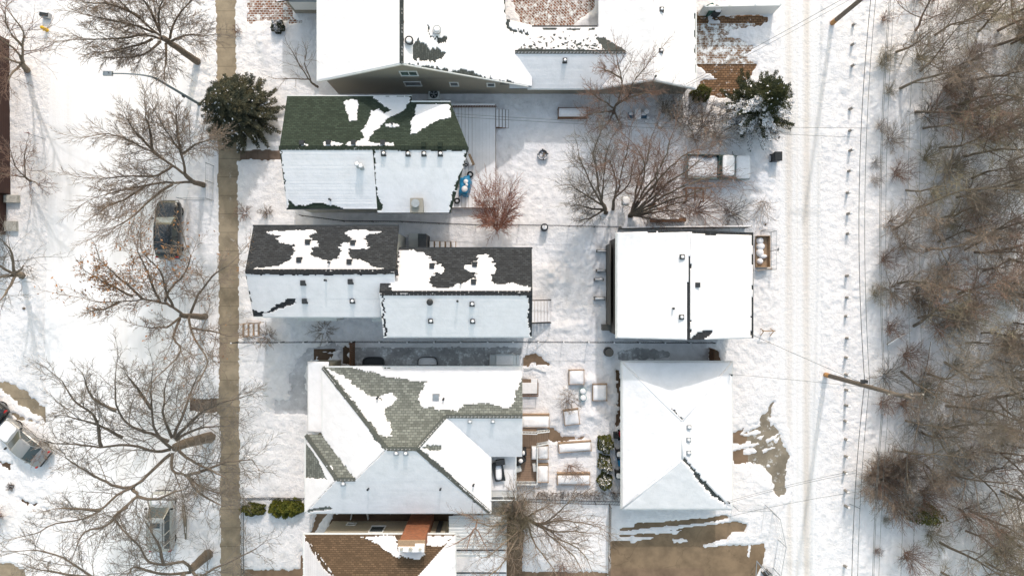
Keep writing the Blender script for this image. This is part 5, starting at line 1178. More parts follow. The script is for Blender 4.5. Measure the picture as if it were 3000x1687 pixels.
# ---- conifers ----
def conifer(label, t, x, y, h, rad, seed, mat, snow=0.0, nb=210, group='spruces', star=True):
    b = WT(t, x, y, 0); root = thing('spruce_tree', label, 'tree', (b.x, b.y, 0), group); rr = random.Random(seed); rs = np.random.RandomState(seed)
    T = Grow(seed); T.add([b + Vector((0, 0, -.1)), b + Vector((0, 0, h * .5)), b + Vector((0, 0, h))], [.2, .12, .02], 0)
    cs, ds, sn, sd_ = [], [], [], []
    for k in range(nb):
        u_ = (k + rr.random()) / nb; z = h * (.08 + .9 * u_ ** 1.05); L = rad * (1 - u_) ** .8 * ((rr.uniform(.55, .85) if k % 3 else rr.uniform(.95, 1.15)) if star else rr.uniform(.78, 1.02)) + .15
        a = k * 2.39996 + rr.uniform(-.3, .3); d = Vector((math.cos(a), math.sin(a), rr.uniform(-.05, .2)))
        pts = [b + Vector((0, 0, z)) + d * (L * q / 5) + Vector((0, 0, -.35 * L * (q / 5) ** 2 * .5 + .16 * L * (q / 5) ** 3)) for q in range(6)]
        T.add(pts, [.03, .026, .02, .016, .012, .006], 1)
        lat = Vector((-d.y, d.x, 0)); sb = snow and d.y < .35 and u_ < .72 and rr.random() < snow
        nt = int(4 + L * 13)
        for q in range(nt):
            f = .12 + .9 * q / nt; i = min(int(f * 5), 4); p = pts[i].lerp(pts[i + 1], min(f * 5 - i, 1))
            for sgn in (-1, 1):
                ll = (1.05 - f) * .34 * min(L, 1.6) * rr.uniform(.5, 1) + .12
                dd = (d * .75 + lat * sgn * rr.uniform(.5, 1) + Vector((0, 0, rr.uniform(-.15, .15)))).normalized()
                m = max(2, int(ll / .085))
                for w in range(m):
                    c = p + dd * (ll * (w + .5) / m)
                    cs.append(c); ds.append(dd)
                    if (sb and rr.random() < .8 and f > .2) or (snow and rr.random() < .015): sn.append(c + Vector((0, 0, .05))); sd_.append(dd)
    v, q = tubes_np(T.tr, 5); np_mesh('trunk', v, q, M['bark'], root, True, ORG[root.name])
    def needles(cs, ds, ln, wd, per, seed):
        C = np.repeat(np.array([tuple(c) for c in cs]), per, 0); D = np.repeat(np.array([tuple(c) for c in ds]), per, 0); n = len(C); rs = np.random.RandomState(seed)
        D = D + rs.normal(0, .45, (n, 3)); D /= np.linalg.norm(D, axis=1, keepdims=True)
        X = np.cross(D, rs.normal(0, .5, (n, 3)) + np.array([0, 0, 1.0])); X /= np.linalg.norm(X, axis=1, keepdims=True)
        l = ln * rs.uniform(.6, 1.3, (n, 1)); C = C + rs.normal(0, .03, (n, 3))
        v = np.stack([C - D * l * .4, C + X * wd + D * l * .05, C + D * l * .6, C - X * wd + D * l * .05], 1)
        return v.reshape(-1, 3), np.arange(n * 4).reshape(-1, 4)
    v, q = needles(cs, ds, .16, .022, 3, seed); np_mesh('crown', v, q, mat, root, False, ORG[root.name])
    if sn: v, q = needles(sn, sd_, .14, .05, 2, seed + 1); np_mesh('snow_cover', v, q, M['snow_cap'], root, False, ORG[root.name])
    return root
conifer('dark grey-green spruce beside the sidewalk, left of the green roof', 'P', 722, 338, 6.2, 3.3, 1, M['needle'], .03, 330, star=False)
conifer('yellow-green spruce with snow on its lower boughs beside the back lane', 'P', 2190, 335, 7.5, 3.1, 2, M['needle_y'], .6)
def leafball(label, t, x, y, rx, ry, h, mat, seed, n=2600, size=.10, snow=0.0, name='evergreen_shrub', group=None, cat='shrub', rot=0.0, lobes=5):
    b = WT(t, x, y, 0); root = thing(name, label, cat, (b.x, b.y, 0), group); rs = np.random.RandomState(seed)
    d = rs.normal(0, 1, (n, 3)); d /= np.linalg.norm(d, axis=1, keepdims=True); d[:, 2] = np.abs(d[:, 2])
    a = np.arctan2(d[:, 1], d[:, 0]); rr = 1 + .13 * np.sin(a * lobes + seed) + .08 * np.sin(a * 9 + 2 * seed) + .1 * vnoise(d[:, 0] * 3 + 5, d[:, 1] * 3 + 5, 1, 40 + seed % 5)
    r_ = rs.uniform(.72, 1.0, n) ** .6 * rr
    p = d * r_[:, None]; cr, sr = math.cos(rot), math.sin(rot)
    P = np.stack([b.x + (p[:, 0] * rx * cr - p[:, 1] * ry * sr), b.y + (p[:, 0] * rx * sr + p[:, 1] * ry * cr), .08 + p[:, 2] * h], 1)
    v, q = leaves_np(P, size, .02, seed); np_mesh('foliage', v, q, mat, root, False, ORG[root.name])
    T = Grow(seed); T.add([b, b + Vector((0, 0, h * .5))], [.06, .03], 0)
    for k in range(7): T.add([b, b + Vector((math.cos(k) * rx * .5, math.sin(k) * ry * .5, h * .6))], [.03, .012], 1)
    v, q = tubes_np(T.tr, 5); np_mesh('stems', v, q, M['bark'], root, True, ORG[root.name])
    if snow:
        m = (rs.rand(n) < snow) & (d[:, 2] > .35) & (vnoise(P[:, 0], P[:, 1], .25, 44) > -.12)
        if m.any():
            v, q = leaves_np(P[m] + np.array([0, 0, .05]), size * 1.0, .01, seed + 1); np_mesh('snow_specks', v, q, M['snow_cap'], root, False, ORG[root.name])
    return root
leafball('clipped round snowy bush by the red pavers in the upper front yard', 'b', 172, 212, .52, .50, .8, M['needle'], 3, 2200, .08, .8)
KG = 'oval evergreen shrubs left of the hip-roofed garage'
leafball('topmost of three oval evergreens beside the hip-roofed garage, least snow', 'k', 700, 650, .62, .72, 1.3, M['olive_leaf'], 4, 3200, .09, .25, group=KG, rot=.3)
leafball('middle of three oval evergreens beside the hip-roofed garage, speckled with snow', 'k', 698, 768, .52, .75, 1.3, M['olive_leaf'], 5, 3000, .09, .4, group=KG, rot=.3)
leafball('lowest of three oval evergreens beside the hip-roofed garage', 'k', 697, 870, .55, .68, 1.3, M['olive_leaf'], 6, 3000, .09, .4, group=KG, rot=.2)
CG = 'cedar shrubs left of the grey-roofed house'
for k, (x, y, r_, lb) in enumerate([(170, 925, .62, 'leftmost in the touching row'), (235, 930, .6, 'in the middle of the touching row'), (300, 920, .72, 'nearest to the house wall')]):
    leafball('bright green spreading cedar, ' + lb + ' below the grey roof', 'j', x, y, r_, .66, 1.0, M['cedar_leaf'], 7 + k, 2800, .10, .0, group=CG, lobes=4)
leafball('dull olive cedar right beside the sidewalk', 'j', -10, 935, .95, .5, .8, M['olive_leaf'], 11, 3000, .10, .0, group=CG)
leafball('small dark juniper at the paver yard edge, left of the snowy spruce', 'p', 1085, 130, .75, .6, 1.5, M['olive_leaf'], 12, 2600, .11, .0, cat='shrub', name='juniper')
leafball('green-leaved dark shrub standing in the wood edge below the dense brush', 'l', 1300, 950, 1.4, .8, 2.6, M['olive_leaf'], 13, 1500, .12, .0, name='evergreen_shrub')

# ---- the wood right of the lane ----
WG = 'bare trees of the wood'
protos = []
kinds = [('tw_grey', 'bark', 'grey'), ('tw_brown', 'bark', 'slender brown'), ('tw_olive', 'bark_pale', 'yellowish'), ('tw_brown', 'bark_pale', 'brown'), ('tw_grey', 'bark_pale', 'pale-barked grey'), ('tw_red', 'bark', 'reddish')]
for k, (tw, bk, nm) in enumerate(kinds):
    root = thing('woodland_tree', 'x', 'tree', (0, 0, 0), WG); rr = random.Random(500 + k)
    T = Grow(500 + k, n=(9, 8, 9, 6), ang=(44, 48, 46, 44), ratio=(.46, .5, .5, .6), up=(.05, .09, .04, 0), wig=.2, rmin=.011)
    h_ = (8.5, 7.0, 8.0, 6.0, 9.5, 7.5)[k]
    pts = [Vector((0, 0, -.2))]; d = Vector((rr.uniform(-.1, .1), rr.uniform(-.1, .1), 1))
    for q in range(6): d = (d + Vector((rr.gauss(0, .12), rr.gauss(0, .12), .1))).normalized(); pts.append(pts[-1] + d * h_ / 6)
    rad = [.115 - .016 * q for q in range(7)]
    T.add(pts, rad, 0); T.children(pts, rad, h_ * .95, 1, .22)
    T.make(root, M[bk], M[tw]); protos.append(root)
rr = random.Random(77)
spots = []
for j in range(15):
    for i in range(7):
        x = 2640 + i * 56 + rr.uniform(-24, 24); y = 5 + j * 118 + rr.uniform(-48, 48) + (i % 2) * 55
        if i == 0 and j in (0, 3, 4, 8, 12, 13, 14): continue
        if i == 1 and j in (4, 12, 13): continue
        spots.append((x, y, i, j))
bycol = {}
for s_ in spots: bycol.setdefault(s_[2], []).append(s_)
ORDN = 'first second third fourth fifth sixth seventh eighth ninth tenth eleventh twelfth thirteenth fourteenth fifteenth'.split()
colnm = ['at the near edge of the wood', 'in the second rank of the wood', 'in the third rank of the wood', 'in the fourth rank of the wood', 'in the fifth rank of the wood', 'in the sixth rank of the wood', 'in the deepest rank of the wood']
used = set()
for i, lst in bycol.items():
    lst.sort(key=lambda s_: s_[1])
    for n_, (x, y, _, j) in enumerate(lst):
        k = rr.randrange(6); o = protos[k] if k not in used else copy_tree(protos[k]); used.add(k)
        w = W(x, y, 0); o.location = (w.x, w.y, 0); o.rotation_euler = (R(rr.uniform(-7, 7)), R(rr.uniform(-3, 11)), rr.uniform(0, 6.28)); s_ = rr.uniform(.72, 1.12); o.scale = (s_ * 1.05, s_ * 1.05, s_)
        o['label'] = '%s bare tree %s, %s from the top' % (kinds[k][2], colnm[i], ORDN[n_]); o['group'] = WG
for k in range(6):
    if k not in used: bpy.data.objects.remove(protos[k])
# undergrowth: individual bushes along the wood edge and inside it
bp = []
for k, tw in enumerate(('tw_red', 'tw_olive', 'tw_brown', 'tw_grey')):
    bp.append(brush('x', 'bush', 'P', 2600, 800, 1.0 + .2 * k, 1.7, M[tw], 90 + k, 16, group='bushes of the wood', name='woodland_bush'))
ul = [(2585, 60, .5), (2590, 165, .6), (2580, 190, .7), (2600, 270, .5), (2575, 375, .4), (2605, 410, .8), (2562, 480, .35), (2560, 530, .4), (2620, 510, .9), (2605, 655, .9), (2640, 720, 1.0), (2585, 760, .8), (2560, 860, .7), (2610, 850, 1.2), (2680, 870, 1.2), (2600, 960, .8), (2650, 1040, 1.1), (2590, 1100, 1.0), (2640, 1180, .9), (2580, 1180, .8), (2590, 1400, 1.6), (2560, 1375, 1.2), (2640, 1350, 1.3), (2620, 1480, 1.2), (2700, 1440, 1.2), (2590, 1520, .35), (2565, 1610, .35), (2650, 1620, 1.1), (2720, 1560, .9)]
rr = random.Random(5)
for j in range(62): ul.append((2680 + rr.uniform(0, 320), 20 + (j % 22) * 76 + rr.uniform(-30, 30), rr.uniform(.7, 1.25)))
ub = set(); nm_ = ['reddish', 'straw-coloured', 'brown', 'grey']
ul.sort(key=lambda a: a[1]); cnt = {}
for x, y, s_ in ul:
    k = rr.randrange(4); o = bp[k] if k not in ub else copy_tree(bp[k]); ub.add(k)
    w = W(x, y, 0); o.location = (w.x, w.y, 0); o.rotation_euler = (0, 0, rr.uniform(0, 6.28)); o.scale = (s_, s_, s_)
    zn = 'at the open wood edge' if x < 2690 else 'deep among the wood trees'
    c_ = cnt.get((k, zn), 0); cnt[(k, zn)] = c_ + 1
    o['label'] = '%s bush %s, %s from the top' % (nm_[k], zn, (ORDN + ['sixteenth', 'seventeenth', 'eighteenth', 'nineteenth', 'twentieth'] + ['twenty-' + q for q in ORDN[:9]] + ['thirtieth'] + ['thirty-' + q for q in ORDN[:9]])[c_]); o['group'] = 'bushes of the wood'
# a few snow-dusted fallen logs
for k, (x0, y0, x1, y1, lb) in enumerate([(2690, 830, 2800, 815, 'snowy fallen trunk lying across the wood, upper of the two white logs'), (2700, 1140, 2728, 1000, 'white peeled dead trunk leaning in the middle of the wood'), (2600, 1010, 2660, 975, 'short snowy log by the wood edge, beside the open snow'), (2930, 380, 2990, 450, 'snowy log near the right photo edge, upper wood')]):
    a, b_ = W(x0, y0, .35), W(x1, y1, .6); o = thing('fallen_log', lb, 'log', (a.x, a.y, 0), 'fallen logs in the wood')
    mb = MB(); m_ = a.lerp(b_, .5) + Vector((.1, .15, .1)); mb.tube([a, m_, b_], [.12, .10, .05], 8); mb.build('trunk', M['bark_pale'], o, True)
    mb = MB(); mb.tube([a + Vector((0, 0, .07)), m_ + Vector((0, 0, .06)), b_ + Vector((0, 0, .04))], [.09, .08, .03], 6); mb.build('snow_cover', M['snow_cap'], o, True)
# ---------------- vehicles ----------------
class LB(MB):                  # mesh in a vehicle's own axes (x forward), placed by .put()
    def put(s, name, mat, parent, c, rot, smooth=False, bevel=0.0):
        cr, sr = math.cos(rot), math.sin(rot)
        s.v = [(c[0] + x * cr - y * sr, c[1] + x * sr + y * cr, c[2] + z) for x, y, z in s.v]
        return s.build(name, mat, parent, smooth, bevel)
def loft(mb, secs, cap=True):
    n = len(secs[0]); b = len(mb.v)
    for s_ in secs: mb.v.extend(s_)
    for i in range(len(secs) - 1):
        for k in range(n - 1): mb.f.append([b + i * n + k, b + (i + 1) * n + k, b + (i + 1) * n + k + 1, b + i * n + k + 1]); mb.uv.append(None); mb.m.append(0)
    if cap:
        mb.f.append([b + k for k in range(n)]); mb.uv.append(None); mb.m.append(0)
        e = b + (len(secs) - 1) * n; mb.f.append([e + k for k in range(n)][::-1]); mb.uv.append(None); mb.m.append(0)
def section(x, w, zt, zb=.28, zs=None):
    zs = zs or zt * .62; h = [(w * .9, zb), (w, zb + .12), (w * 1.0, zs), (w * .985, zt - .12), (w * .90, zt - .03), (w * .62, zt + .005), (w * .3, zt + .025)]
    return [(x, y, z) for y, z in h] + [(x, 0, zt + .03)] + [(x, -y, z) for y, z in h[::-1]]
def wheel(root, c, rot, x, y, r=.34, w=.22):
    tyre = LB(); n = 20
    for k in range(n):
        a0, a1 = 2 * math.pi * k / n, 2 * math.pi * (k + 1) / n
        for (ra, ya), (rb, yb2) in (((r, -w / 2), (r, w / 2)), ((r, w / 2), (r * .62, w / 2)), ((r * .62, -w / 2), (r, -w / 2))):
            tyre.face([(x + ra * math.cos(a0), y + ya, r + ra * math.sin(a0)), (x + ra * math.cos(a1), y + ya, r + ra * math.sin(a1)), (x + rb * math.cos(a1), y + yb2, r + rb * math.sin(a1)), (x + rb * math.cos(a0), y + yb2, r + rb * math.sin(a0))])
    o = tyre.put('wheel', M['rubber'], root, c, rot)
    rim = LB(); sg = 1 if y > 0 else -1
    for k in range(10):
        a0 = 2 * math.pi * k / 10
        rim.face([(x, y + sg * w * .38, r), (x + r * .6 * math.cos(a0), y + sg * w * .42, r + r * .6 * math.sin(a0)), (x + r * .6 * math.cos(a0 + .4), y + sg * w * .42, r + r * .6 * math.sin(a0 + .4))])
    rim.put('rim', M['metal_grey'], o, c, rot)
def car(label, cat, px, py, heading, L, Wd, hood, belt, roofz, fx, rx, paint, snow=0, kind='suv', glass=None, name='parked_car', sunroof=False, rails=False, screen=None, group='vehicles parked outdoors', world=None):
    w = world or W(px, py, 0); c = (w.x, w.y, .06); rot = R(heading); root = thing(name, label, cat, c, group)
    hw = Wd / 2; b = LB(); secs = []
    for x, ww, zt in ((-L / 2, .80, belt * .80), (-L / 2 + .10, .93, belt * .95), (-L / 2 + .45, 1.0, belt), (rx[0] + .2, 1.0, belt + .01), (fx[0] - .1, 1.0, belt), (fx[0] + .12, .99, hood + .02), (L / 2 - .75, .99, hood - .03), (L / 2 - .3, .94, hood - .10), (L / 2 - .06, .78, hood - .22), (L / 2, .66, hood - .34)):
        secs.append(section(x, hw * ww, zt))
    loft(b, secs); body = b.put('body', paint, root, c, rot, True)
    # greenhouse: glass frustum with rounded corners, pillars and roof panel
    def ring(xf, xr, wf, wr, z, n=5, rc=.22):
        pts = []
        for cx, cy, w_, a0 in ((xf - rc, wf - rc, 0, 0), (xr + rc, wr - rc, 0, 90), (xr + rc, -(wr - rc), 0, 180), (xf - rc, -(wf - rc), 0, 270)):
            for k in range(n): a = R(a0 + 90 * k / (n - 1)); pts.append((cx + rc * math.cos(a), cy + rc * math.sin(a), z))
        return pts
    r0 = ring(fx[0], rx[0], hw * .90, hw * .90, belt - .02); r1 = ring(fx[1], rx[1], hw * .74, hw * .74, roofz - .06)
    g = LB(); n = len(r0); g.add(r0 + r1, [(k, (k + 1) % n, n + (k + 1) % n, n + k) for k in range(n)]); g.put('windows', glass or M['glass'], root, c, rot, True)
    rf = LB(); r2 = ring(fx[1] - .10, rx[1] + .08, hw * .66, hw * .66, roofz); r15 = ring(fx[1] + .03, rx[1] - .03, hw * .76, hw * .76, roofz - .07)
    rf.add(r15 + r2, [(k, (k + 1) % n, n + (k + 1) % n, n + k) for k in range(n)] + [tuple(range(n, 2 * n))]); roof = rf.put('roof', paint, root, c, rot, True)
    t = .07
    for sy in (-1, 1):
        for xb, xt in ((fx[0] - .06, fx[1] - .02), (rx[0] + .06, rx[1] + .04), ((fx[0] + rx[0]) / 2 - .1, (fx[1] + rx[1]) / 2 - .1), ((fx[0] + rx[0]) / 2 - 1.0, (fx[1] + rx[1]) / 2 - .95)):
            if kind == 'cab' and xb < (fx[0] + rx[0]) / 2 - .5: continue
            inset = .05 if xb in (fx[0] - .06, rx[0] + .06) else 0
            pl = LB(); pl.bar((xb, sy * (hw * .905 - inset), belt - .03), (xt, sy * (hw * .75 - inset), roofz - .05), t, .04); pl.put('pillar', paint, root, c, rot)
    for sy in (-1, 1):
        m = LB(); m.obox((fx[0] - .12, sy * (hw + .10)), .14, .22, belt - .02, belt + .16, 0, .8); m.put('mirror', M['black_plastic'], root, c, rot, False, .02)
        for x in (L / 2 - .85, -L / 2 + .85): wheel(root, c, rot, x, sy * (hw - .17))
        h = LB(); h.obox((L / 2 - .16, sy * hw * .66), .14, .34, hood - .36, hood - .20, sy * -.35); h.put('headlight', M['lens_clear'], root, c, rot, False, .02)
        h = LB(); h.obox((-L / 2 + .08, sy * hw * .82), .12, .22, belt - .32, belt - .08); h.put('tail_light', M['lens_red'], root, c, rot, False, .02)
    bp_ = LB(); bp_.box(L / 2 - .14, L / 2 + .04, -hw * .7, hw * .7, .3, .5); bp_.put('front_bumper', M['black_plastic'], root, c, rot, False, .04)
    bp_ = LB(); bp_.box(-L / 2 - .05, -L / 2 + .12, -hw * .82, hw * .82, .34, .55); bp_.put('rear_bumper', M['black_plastic'], root, c, rot, False, .04)
    if rails:
        for sy in (-1, 1):
            m = LB(); m.tube([(fx[1] - .3, sy * hw * .66, roofz), (fx[1] - .45, sy * hw * .66, roofz + .06), (rx[1] + .45, sy * hw * .66, roofz + .06), (rx[1] + .3, sy * hw * .66, roofz)], .022, 6); m.put('roof_rail', M['black_plastic'], root, c, rot)
    if sunroof:
        m = LB(); m.box(fx[1] - .75, fx[1] - .35, -hw * .42, hw * .42, roofz + .001, roofz + .012); m.put('sunroof', M['glass'], root, c, rot)
    if screen:
        a_ = Vector((fx[0] - .06, 0, belt + .05)); b_2 = Vector((fx[1] + .02, 0, roofz - .13)); m = LB(); nrm = Vector((roofz - belt, 0, fx[0] - fx[1])).normalized() * .03
        m.face([a_ + nrm + Vector((0, -hw * .74, 0)), a_ + nrm + Vector((0, hw * .74, 0)), b_2 + nrm + Vector((0, hw * .62, 0)), b_2 + nrm + Vector((0, -hw * .62, 0))]); m.put('windscreen', screen, root, c, rot)
    return root, c, rot, roof, body
def snowpad(parent, c, rot, x0, x1, w, z, h=.09, name='snow_cover', y0=0.0, p=.4):
    m = LB(); m.dome(((x0 + x1) / 2, y0), (x1 - x0) / 2, w / 2, z, h, 28, 6, p=p); m.put(name, M['snow_cap'], parent, c, rot, True)
frost = plain('frosted_glass', (0.28, 0.31, 0.31), .4, var=.4, scale=5)
car('black SUV with dusty paint parked along the street curb under the oak', 'car', 507, 674, 90, 4.65, 1.92, 1.02, 1.12, 1.70, (.95, .30), (-1.95, -1.65), M['paint_black'], rails=True, screen=frost)
r_ = car('silver minivan with dark glass parked at the lower left under bare branches', 'car', 487, 1517, 90, 4.75, 1.86, .98, 1.08, 1.72, (1.25, .55), (-2.15, -1.9), M['paint_silver'], sunroof=True, rails=True)
snowpad(r_[4], r_[1], r_[2], 1.35, 2.2, 1.3, .97, .07)
hd = math.degrees(math.atan2(.62, -.78))
r_ = car('grey snow-dusted sedan parked diagonally at the lower left', 'car', 84, 1290, hd, 4.5, 1.8, .88, .95, 1.45, (.75, .05), (-1.65, -1.0), M['paint_grey'])
snowpad(r_[4], r_[1], r_[2], .85, 2.1, 1.5, .87, .08)
w_ = W(24, 1222, 0) + Vector((-.78, .62, 0)) * 2.25
car('black car with red tail lamp cut by the left photo edge', 'car', 0, 0, hd, 4.5, 1.8, .92, 1.0, 1.46, (.75, .05), (-1.65, -1.1), M['paint_black'], world=w_)
# pickup
w = W(2093, 496, 0); c = (w.x, w.y, .06); root = thing('pickup_truck', 'teal pickup truck with snow-filled box beside the back lane', 'pickup truck', c, 'vehicles parked outdoors')
hw, L = .98, 5.1; rot = R(-1)
b = LB(); loft(b, [section(x, hw * ww, zt, .38) for x, ww, zt in ((.15, .99, 1.15), (.2, 1, 1.15), (1.05, 1.0, 1.15), (1.2, .99, 1.12), (2.3, .96, 1.08), (2.5, .92, .98), (2.56, .86, .85))]); body = b.put('body', M['paint_teal'], root, c, rot, True)
bed = LB(); bed.box(-2.5, .12, -hw, hw, .42, .62); bed.box(-2.5, .12, -hw, -hw + .05, .62, 1.12); bed.box(-2.5, .12, hw - .05, hw, .62, 1.12); bed.box(-2.5, -2.42, -hw + .10, hw - .10, .62, 1.10); bed.box(.04, .12, -hw + .10, hw - .10, .62, 1.10)
bd = bed.put('truck_box', M['paint_teal'], root, c, rot, False, .02)
snowpad(bd, c, rot, -2.44, .05, 1.86, .62, .36, p=.2)
cab = LB(); a_ = [(1.36, -hw * .94, 1.14), (1.36, hw * .94, 1.14), (.2, hw * .9, 1.13), (.2, -hw * .9, 1.13), (1.04, -hw * .84, 1.68), (1.04, hw * .84, 1.68), (.16, hw * .84, 1.68), (.16, -hw * .84, 1.68)]
cab.add(a_, [(0, 1, 5, 4), (1, 2, 6, 5), (2, 3, 7, 6), (3, 0, 4, 7)]); cab.put('windows', M['glass'], root, c, rot)
rf = LB(); rf.obox((.58, 0), 1.0, hw * 1.74, 1.66, 1.74, 0, .96); rf2 = rf.put('roof', M['paint_teal'], root, c, rot, False, .05); snowpad(rf2, c, rot, .11, 1.05, 1.64, 1.742, .13, p=.3)
snowpad(body, c, rot, 1.36, 2.52, 1.84, 1.09, .12, p=.28)
for x, y in ((1.75, hw - .17), (1.75, -hw + .17), (-1.5, hw - .17), (-1.5, -hw + .17)): wheel(root, c, rot, x, y, .37)
m = LB(); m.box(2.5, 2.66, -hw * .93, hw * .93, .45, .68); m.put('front_bumper', M['metal_grey'], root, c, rot, False, .03)
for sy in (-1, 1):
    m = LB(); m.obox((1.1, sy * (hw + .12)), .12, .24, 1.1, 1.32); m.put('mirror', M['metal_grey'], root, c, rot, False, .02)
    m = LB(); m.box(2.49, 2.59, sy * hw * .55, sy * hw * .8, .74, .9); m.put('headlight', M['lens_clear'], root, c, rot)
m = LB(); m.box(-1.2, -.5, hw - .25, hw - .12, 1.0, 1.16); m.put('tool_tray', M['black_plastic'], root, c, rot)

# ---------------- street furniture ----------------
def G(t, x, y): return WT(t, x, y, 0.0)
b = W(585, 306); root = thing('street_lamp', 'tall grey street lamp with long curved arm over the snowy street', 'street lamp', (b.x, b.y, 0))
mb = MB(); mb.tube([(b.x, b.y, 0), (b.x, b.y, .15), (b.x, b.y, .16), (b.x, b.y, 6.9)], [.17, .17, .11, .075], 12); mb.build('pole', M['lamp_grey'], root, True)
mb = MB(); mb.tube([(b.x, b.y, 6.9), (b.x - .12, b.y, 7.3), (b.x - .45, b.y, 7.65), (b.x - .95, b.y, 7.87), (b.x - 1.6, b.y, 8.0), (b.x - 2.45, b.y, 8.05)], [.072, .065, .06, .052, .045, .04], 10); mb.build('arm', M['lamp_grey'], root, True)
mb = MB(); mb.obox((b.x - 2.75, b.y), .72, .36, 7.98, 8.14, 0, .85); o = mb.build('lamp_head', M['metal_grey'], root, False, .03)
mb = MB(); mb.cyl((b.x - 2.62, b.y), .035, 8.14, 8.19, 8); mb.build('photocell', M['black_plastic'], o)
mb = MB(); mb.obox((b.x, b.y - .16), .05, .12, 2.6, 3.0); mb.build('bracket', M['metal_dark'], root)
b = W(139, 90); root = thing('fire_hydrant', 'yellow fire hydrant standing in snow near the top left corner', 'fire hydrant', (b.x, b.y, 0))
mb = MB(); mb.cyl(b, .15, 0, .1, 14); mb.cyl(b, .11, .1, .62, 14); mb.cyl(b, .145, .6, .66, 14); mb.dome(b, .13, .13, .661, .14, 14, 4); mb.cyl(b, .03, .8, .86, 6); mb.build('barrel', M['yellow_paint'], root)
for dx, dy in ((1, 0), (-1, 0), (0, -1)):
    mb = MB(); mb.tube([(b.x + dx * .08, b.y + dy * .08, .45), (b.x + dx * .2, b.y + dy * .2, .45)], .07, 10); mb.build('nozzle', M['yellow_paint'], root)
b = W(141, 50); root = thing('utility_box', 'low utility box with snow on its lid above the yellow hydrant', 'utility box', (b.x, b.y, 0))
mb = MB(); mb.obox(b, .62, .42, 0, .5, -.15); mb.build('body', M['metal_grey'], root); mb = MB(); mb.obox(b, .7, .3, .5, .56, -.15); mb.build('lid', M['metal_dark'], root)
mb = MB(); mb.obox((b.x + .02, b.y + .2), .66, .16, .5, .6, -.15); mb.build('snow_cover', M['snow_cap'], root, False, .03)
b = W(134, 408); root = thing('sign_post', 'thin grey street sign post with its sign edge-on, left side of the street', 'sign', (b.x, b.y, 0))
mb = MB(); mb.cyl(b, .03, 0, 2.35, 8); mb.build('post', M['metal_grey'], root); mb = MB(); mb.obox((b.x, b.y + .03), .3, .01, 1.95, 2.3); mb.build('sign_plate', M['red_plastic'], root)
WOODPOST = []
bl = tp('d', [(647, 195), (637, 346), (635, 507), (624, 829), (620, 992), (622, 1142), (612, 1297)]) + tp('h', [(783, 9), (787, 167), (782, 319), (777, 636), (777, 797), (769, 938), (775, 1104), (772, 1247), (775, 1377)]) + tp('l', [(772, 44), (768, 160), (765, 276), (765, 412), (765, 541), (760, 661), (766, 799), (768, 915), (760, 1366)])
for k, (x, y) in enumerate(bl):
    b = W(x - 4, y); nmn = (ORDN + ['sixteenth', 'seventeenth', 'eighteenth', 'nineteenth', 'twentieth', 'twenty-first', 'twenty-second', 'twenty-third', 'twenty-fourth', 'twenty-fifth'])[k]
    o = thing('bollard', 'short snow-capped wooden bollard between lane and wood, %s from the top' % nmn, 'bollard', (b.x, b.y, 0), 'bollards along the back lane')
    lean = ((k * 37) % 7 - 3) * .012
    mb = MB(); mb.tube([(b.x, b.y, -.05), (b.x + lean, b.y + lean, .62 + .05 * (k % 3))], [.115, .105], 12); mb.build('post', M['post_grey'], o)
    mb = MB(); mb.dome((b.x + lean, b.y + lean), .11, .11, .623 + .05 * (k % 3), .12, 12, 4); mb.build('snow_cap', M['snow_cap'], o, True)

# ---------------- poles and wires ----------------
def sag(a, b, s, n=14):
    a, b = Vector(a), Vector(b); return [a.lerp(b, t / n) - Vector((0, 0, s * 4 * (t / n) * (1 - t / n))) for t in range(n + 1)]
def wire(label, a, b, s, r, mat=None, cat='wire', group='overhead wires', name='overhead_wire'):
    mb = MB(); mb.tube(sag(a, b, s), r, 5); return props(mb.build(name, mat or M['cable_thin'], None, True), label, cat, group)
p1, p2 = W(2436, 70), W(2417, 1097); p0, p3 = Vector((26.5, 50, 0)), Vector((24.9, -36, 0))
for p, lb in ((p1, 'weathered utility pole at the top edge leaning out of the photo'), (p2, 'weathered utility pole with sunlight painted orange-brown on its foot at the middle of the back lane')):
    root = thing('utility_pole', lb, 'utility pole', (p.x, p.y, 0), 'utility poles by the back lane')
    mb = MB(); mb.tube([(p.x, p.y, .9), (p.x, p.y, 6), (p.x, p.y, 12)], [.185, .16, .12], 14); mb.build('pole', M['pole_wood'], root, True)
    mb = MB(); mb.tube([(p.x, p.y, -.1), (p.x, p.y, .9)], [.20, .186], 14); mb.build('foot', M['pole_sunlit'], root, True)  # lowest stretch of the pole, its sunlit look put into the colour
    mb = MB(); mb.box(p.x - 1.2, p.x + 1.2, p.y + .12, p.y + .22, 11.35, 11.47); ca = mb.build('crossarm', M['pole_wood'], root)
    for dx in (-1.1, .35, 1.1):
        mb = MB(); mb.cyl((p.x + dx, p.y + .17), .05, 11.47, 11.62, 8, .03); mb.build('insulator', M['stone'], ca)
    mb = MB(); mb.obox((p.x + .05, p.y + .28), .34, .22, 5.9, 6.35); mb.build('junction_box', M['metal_dark'], root)
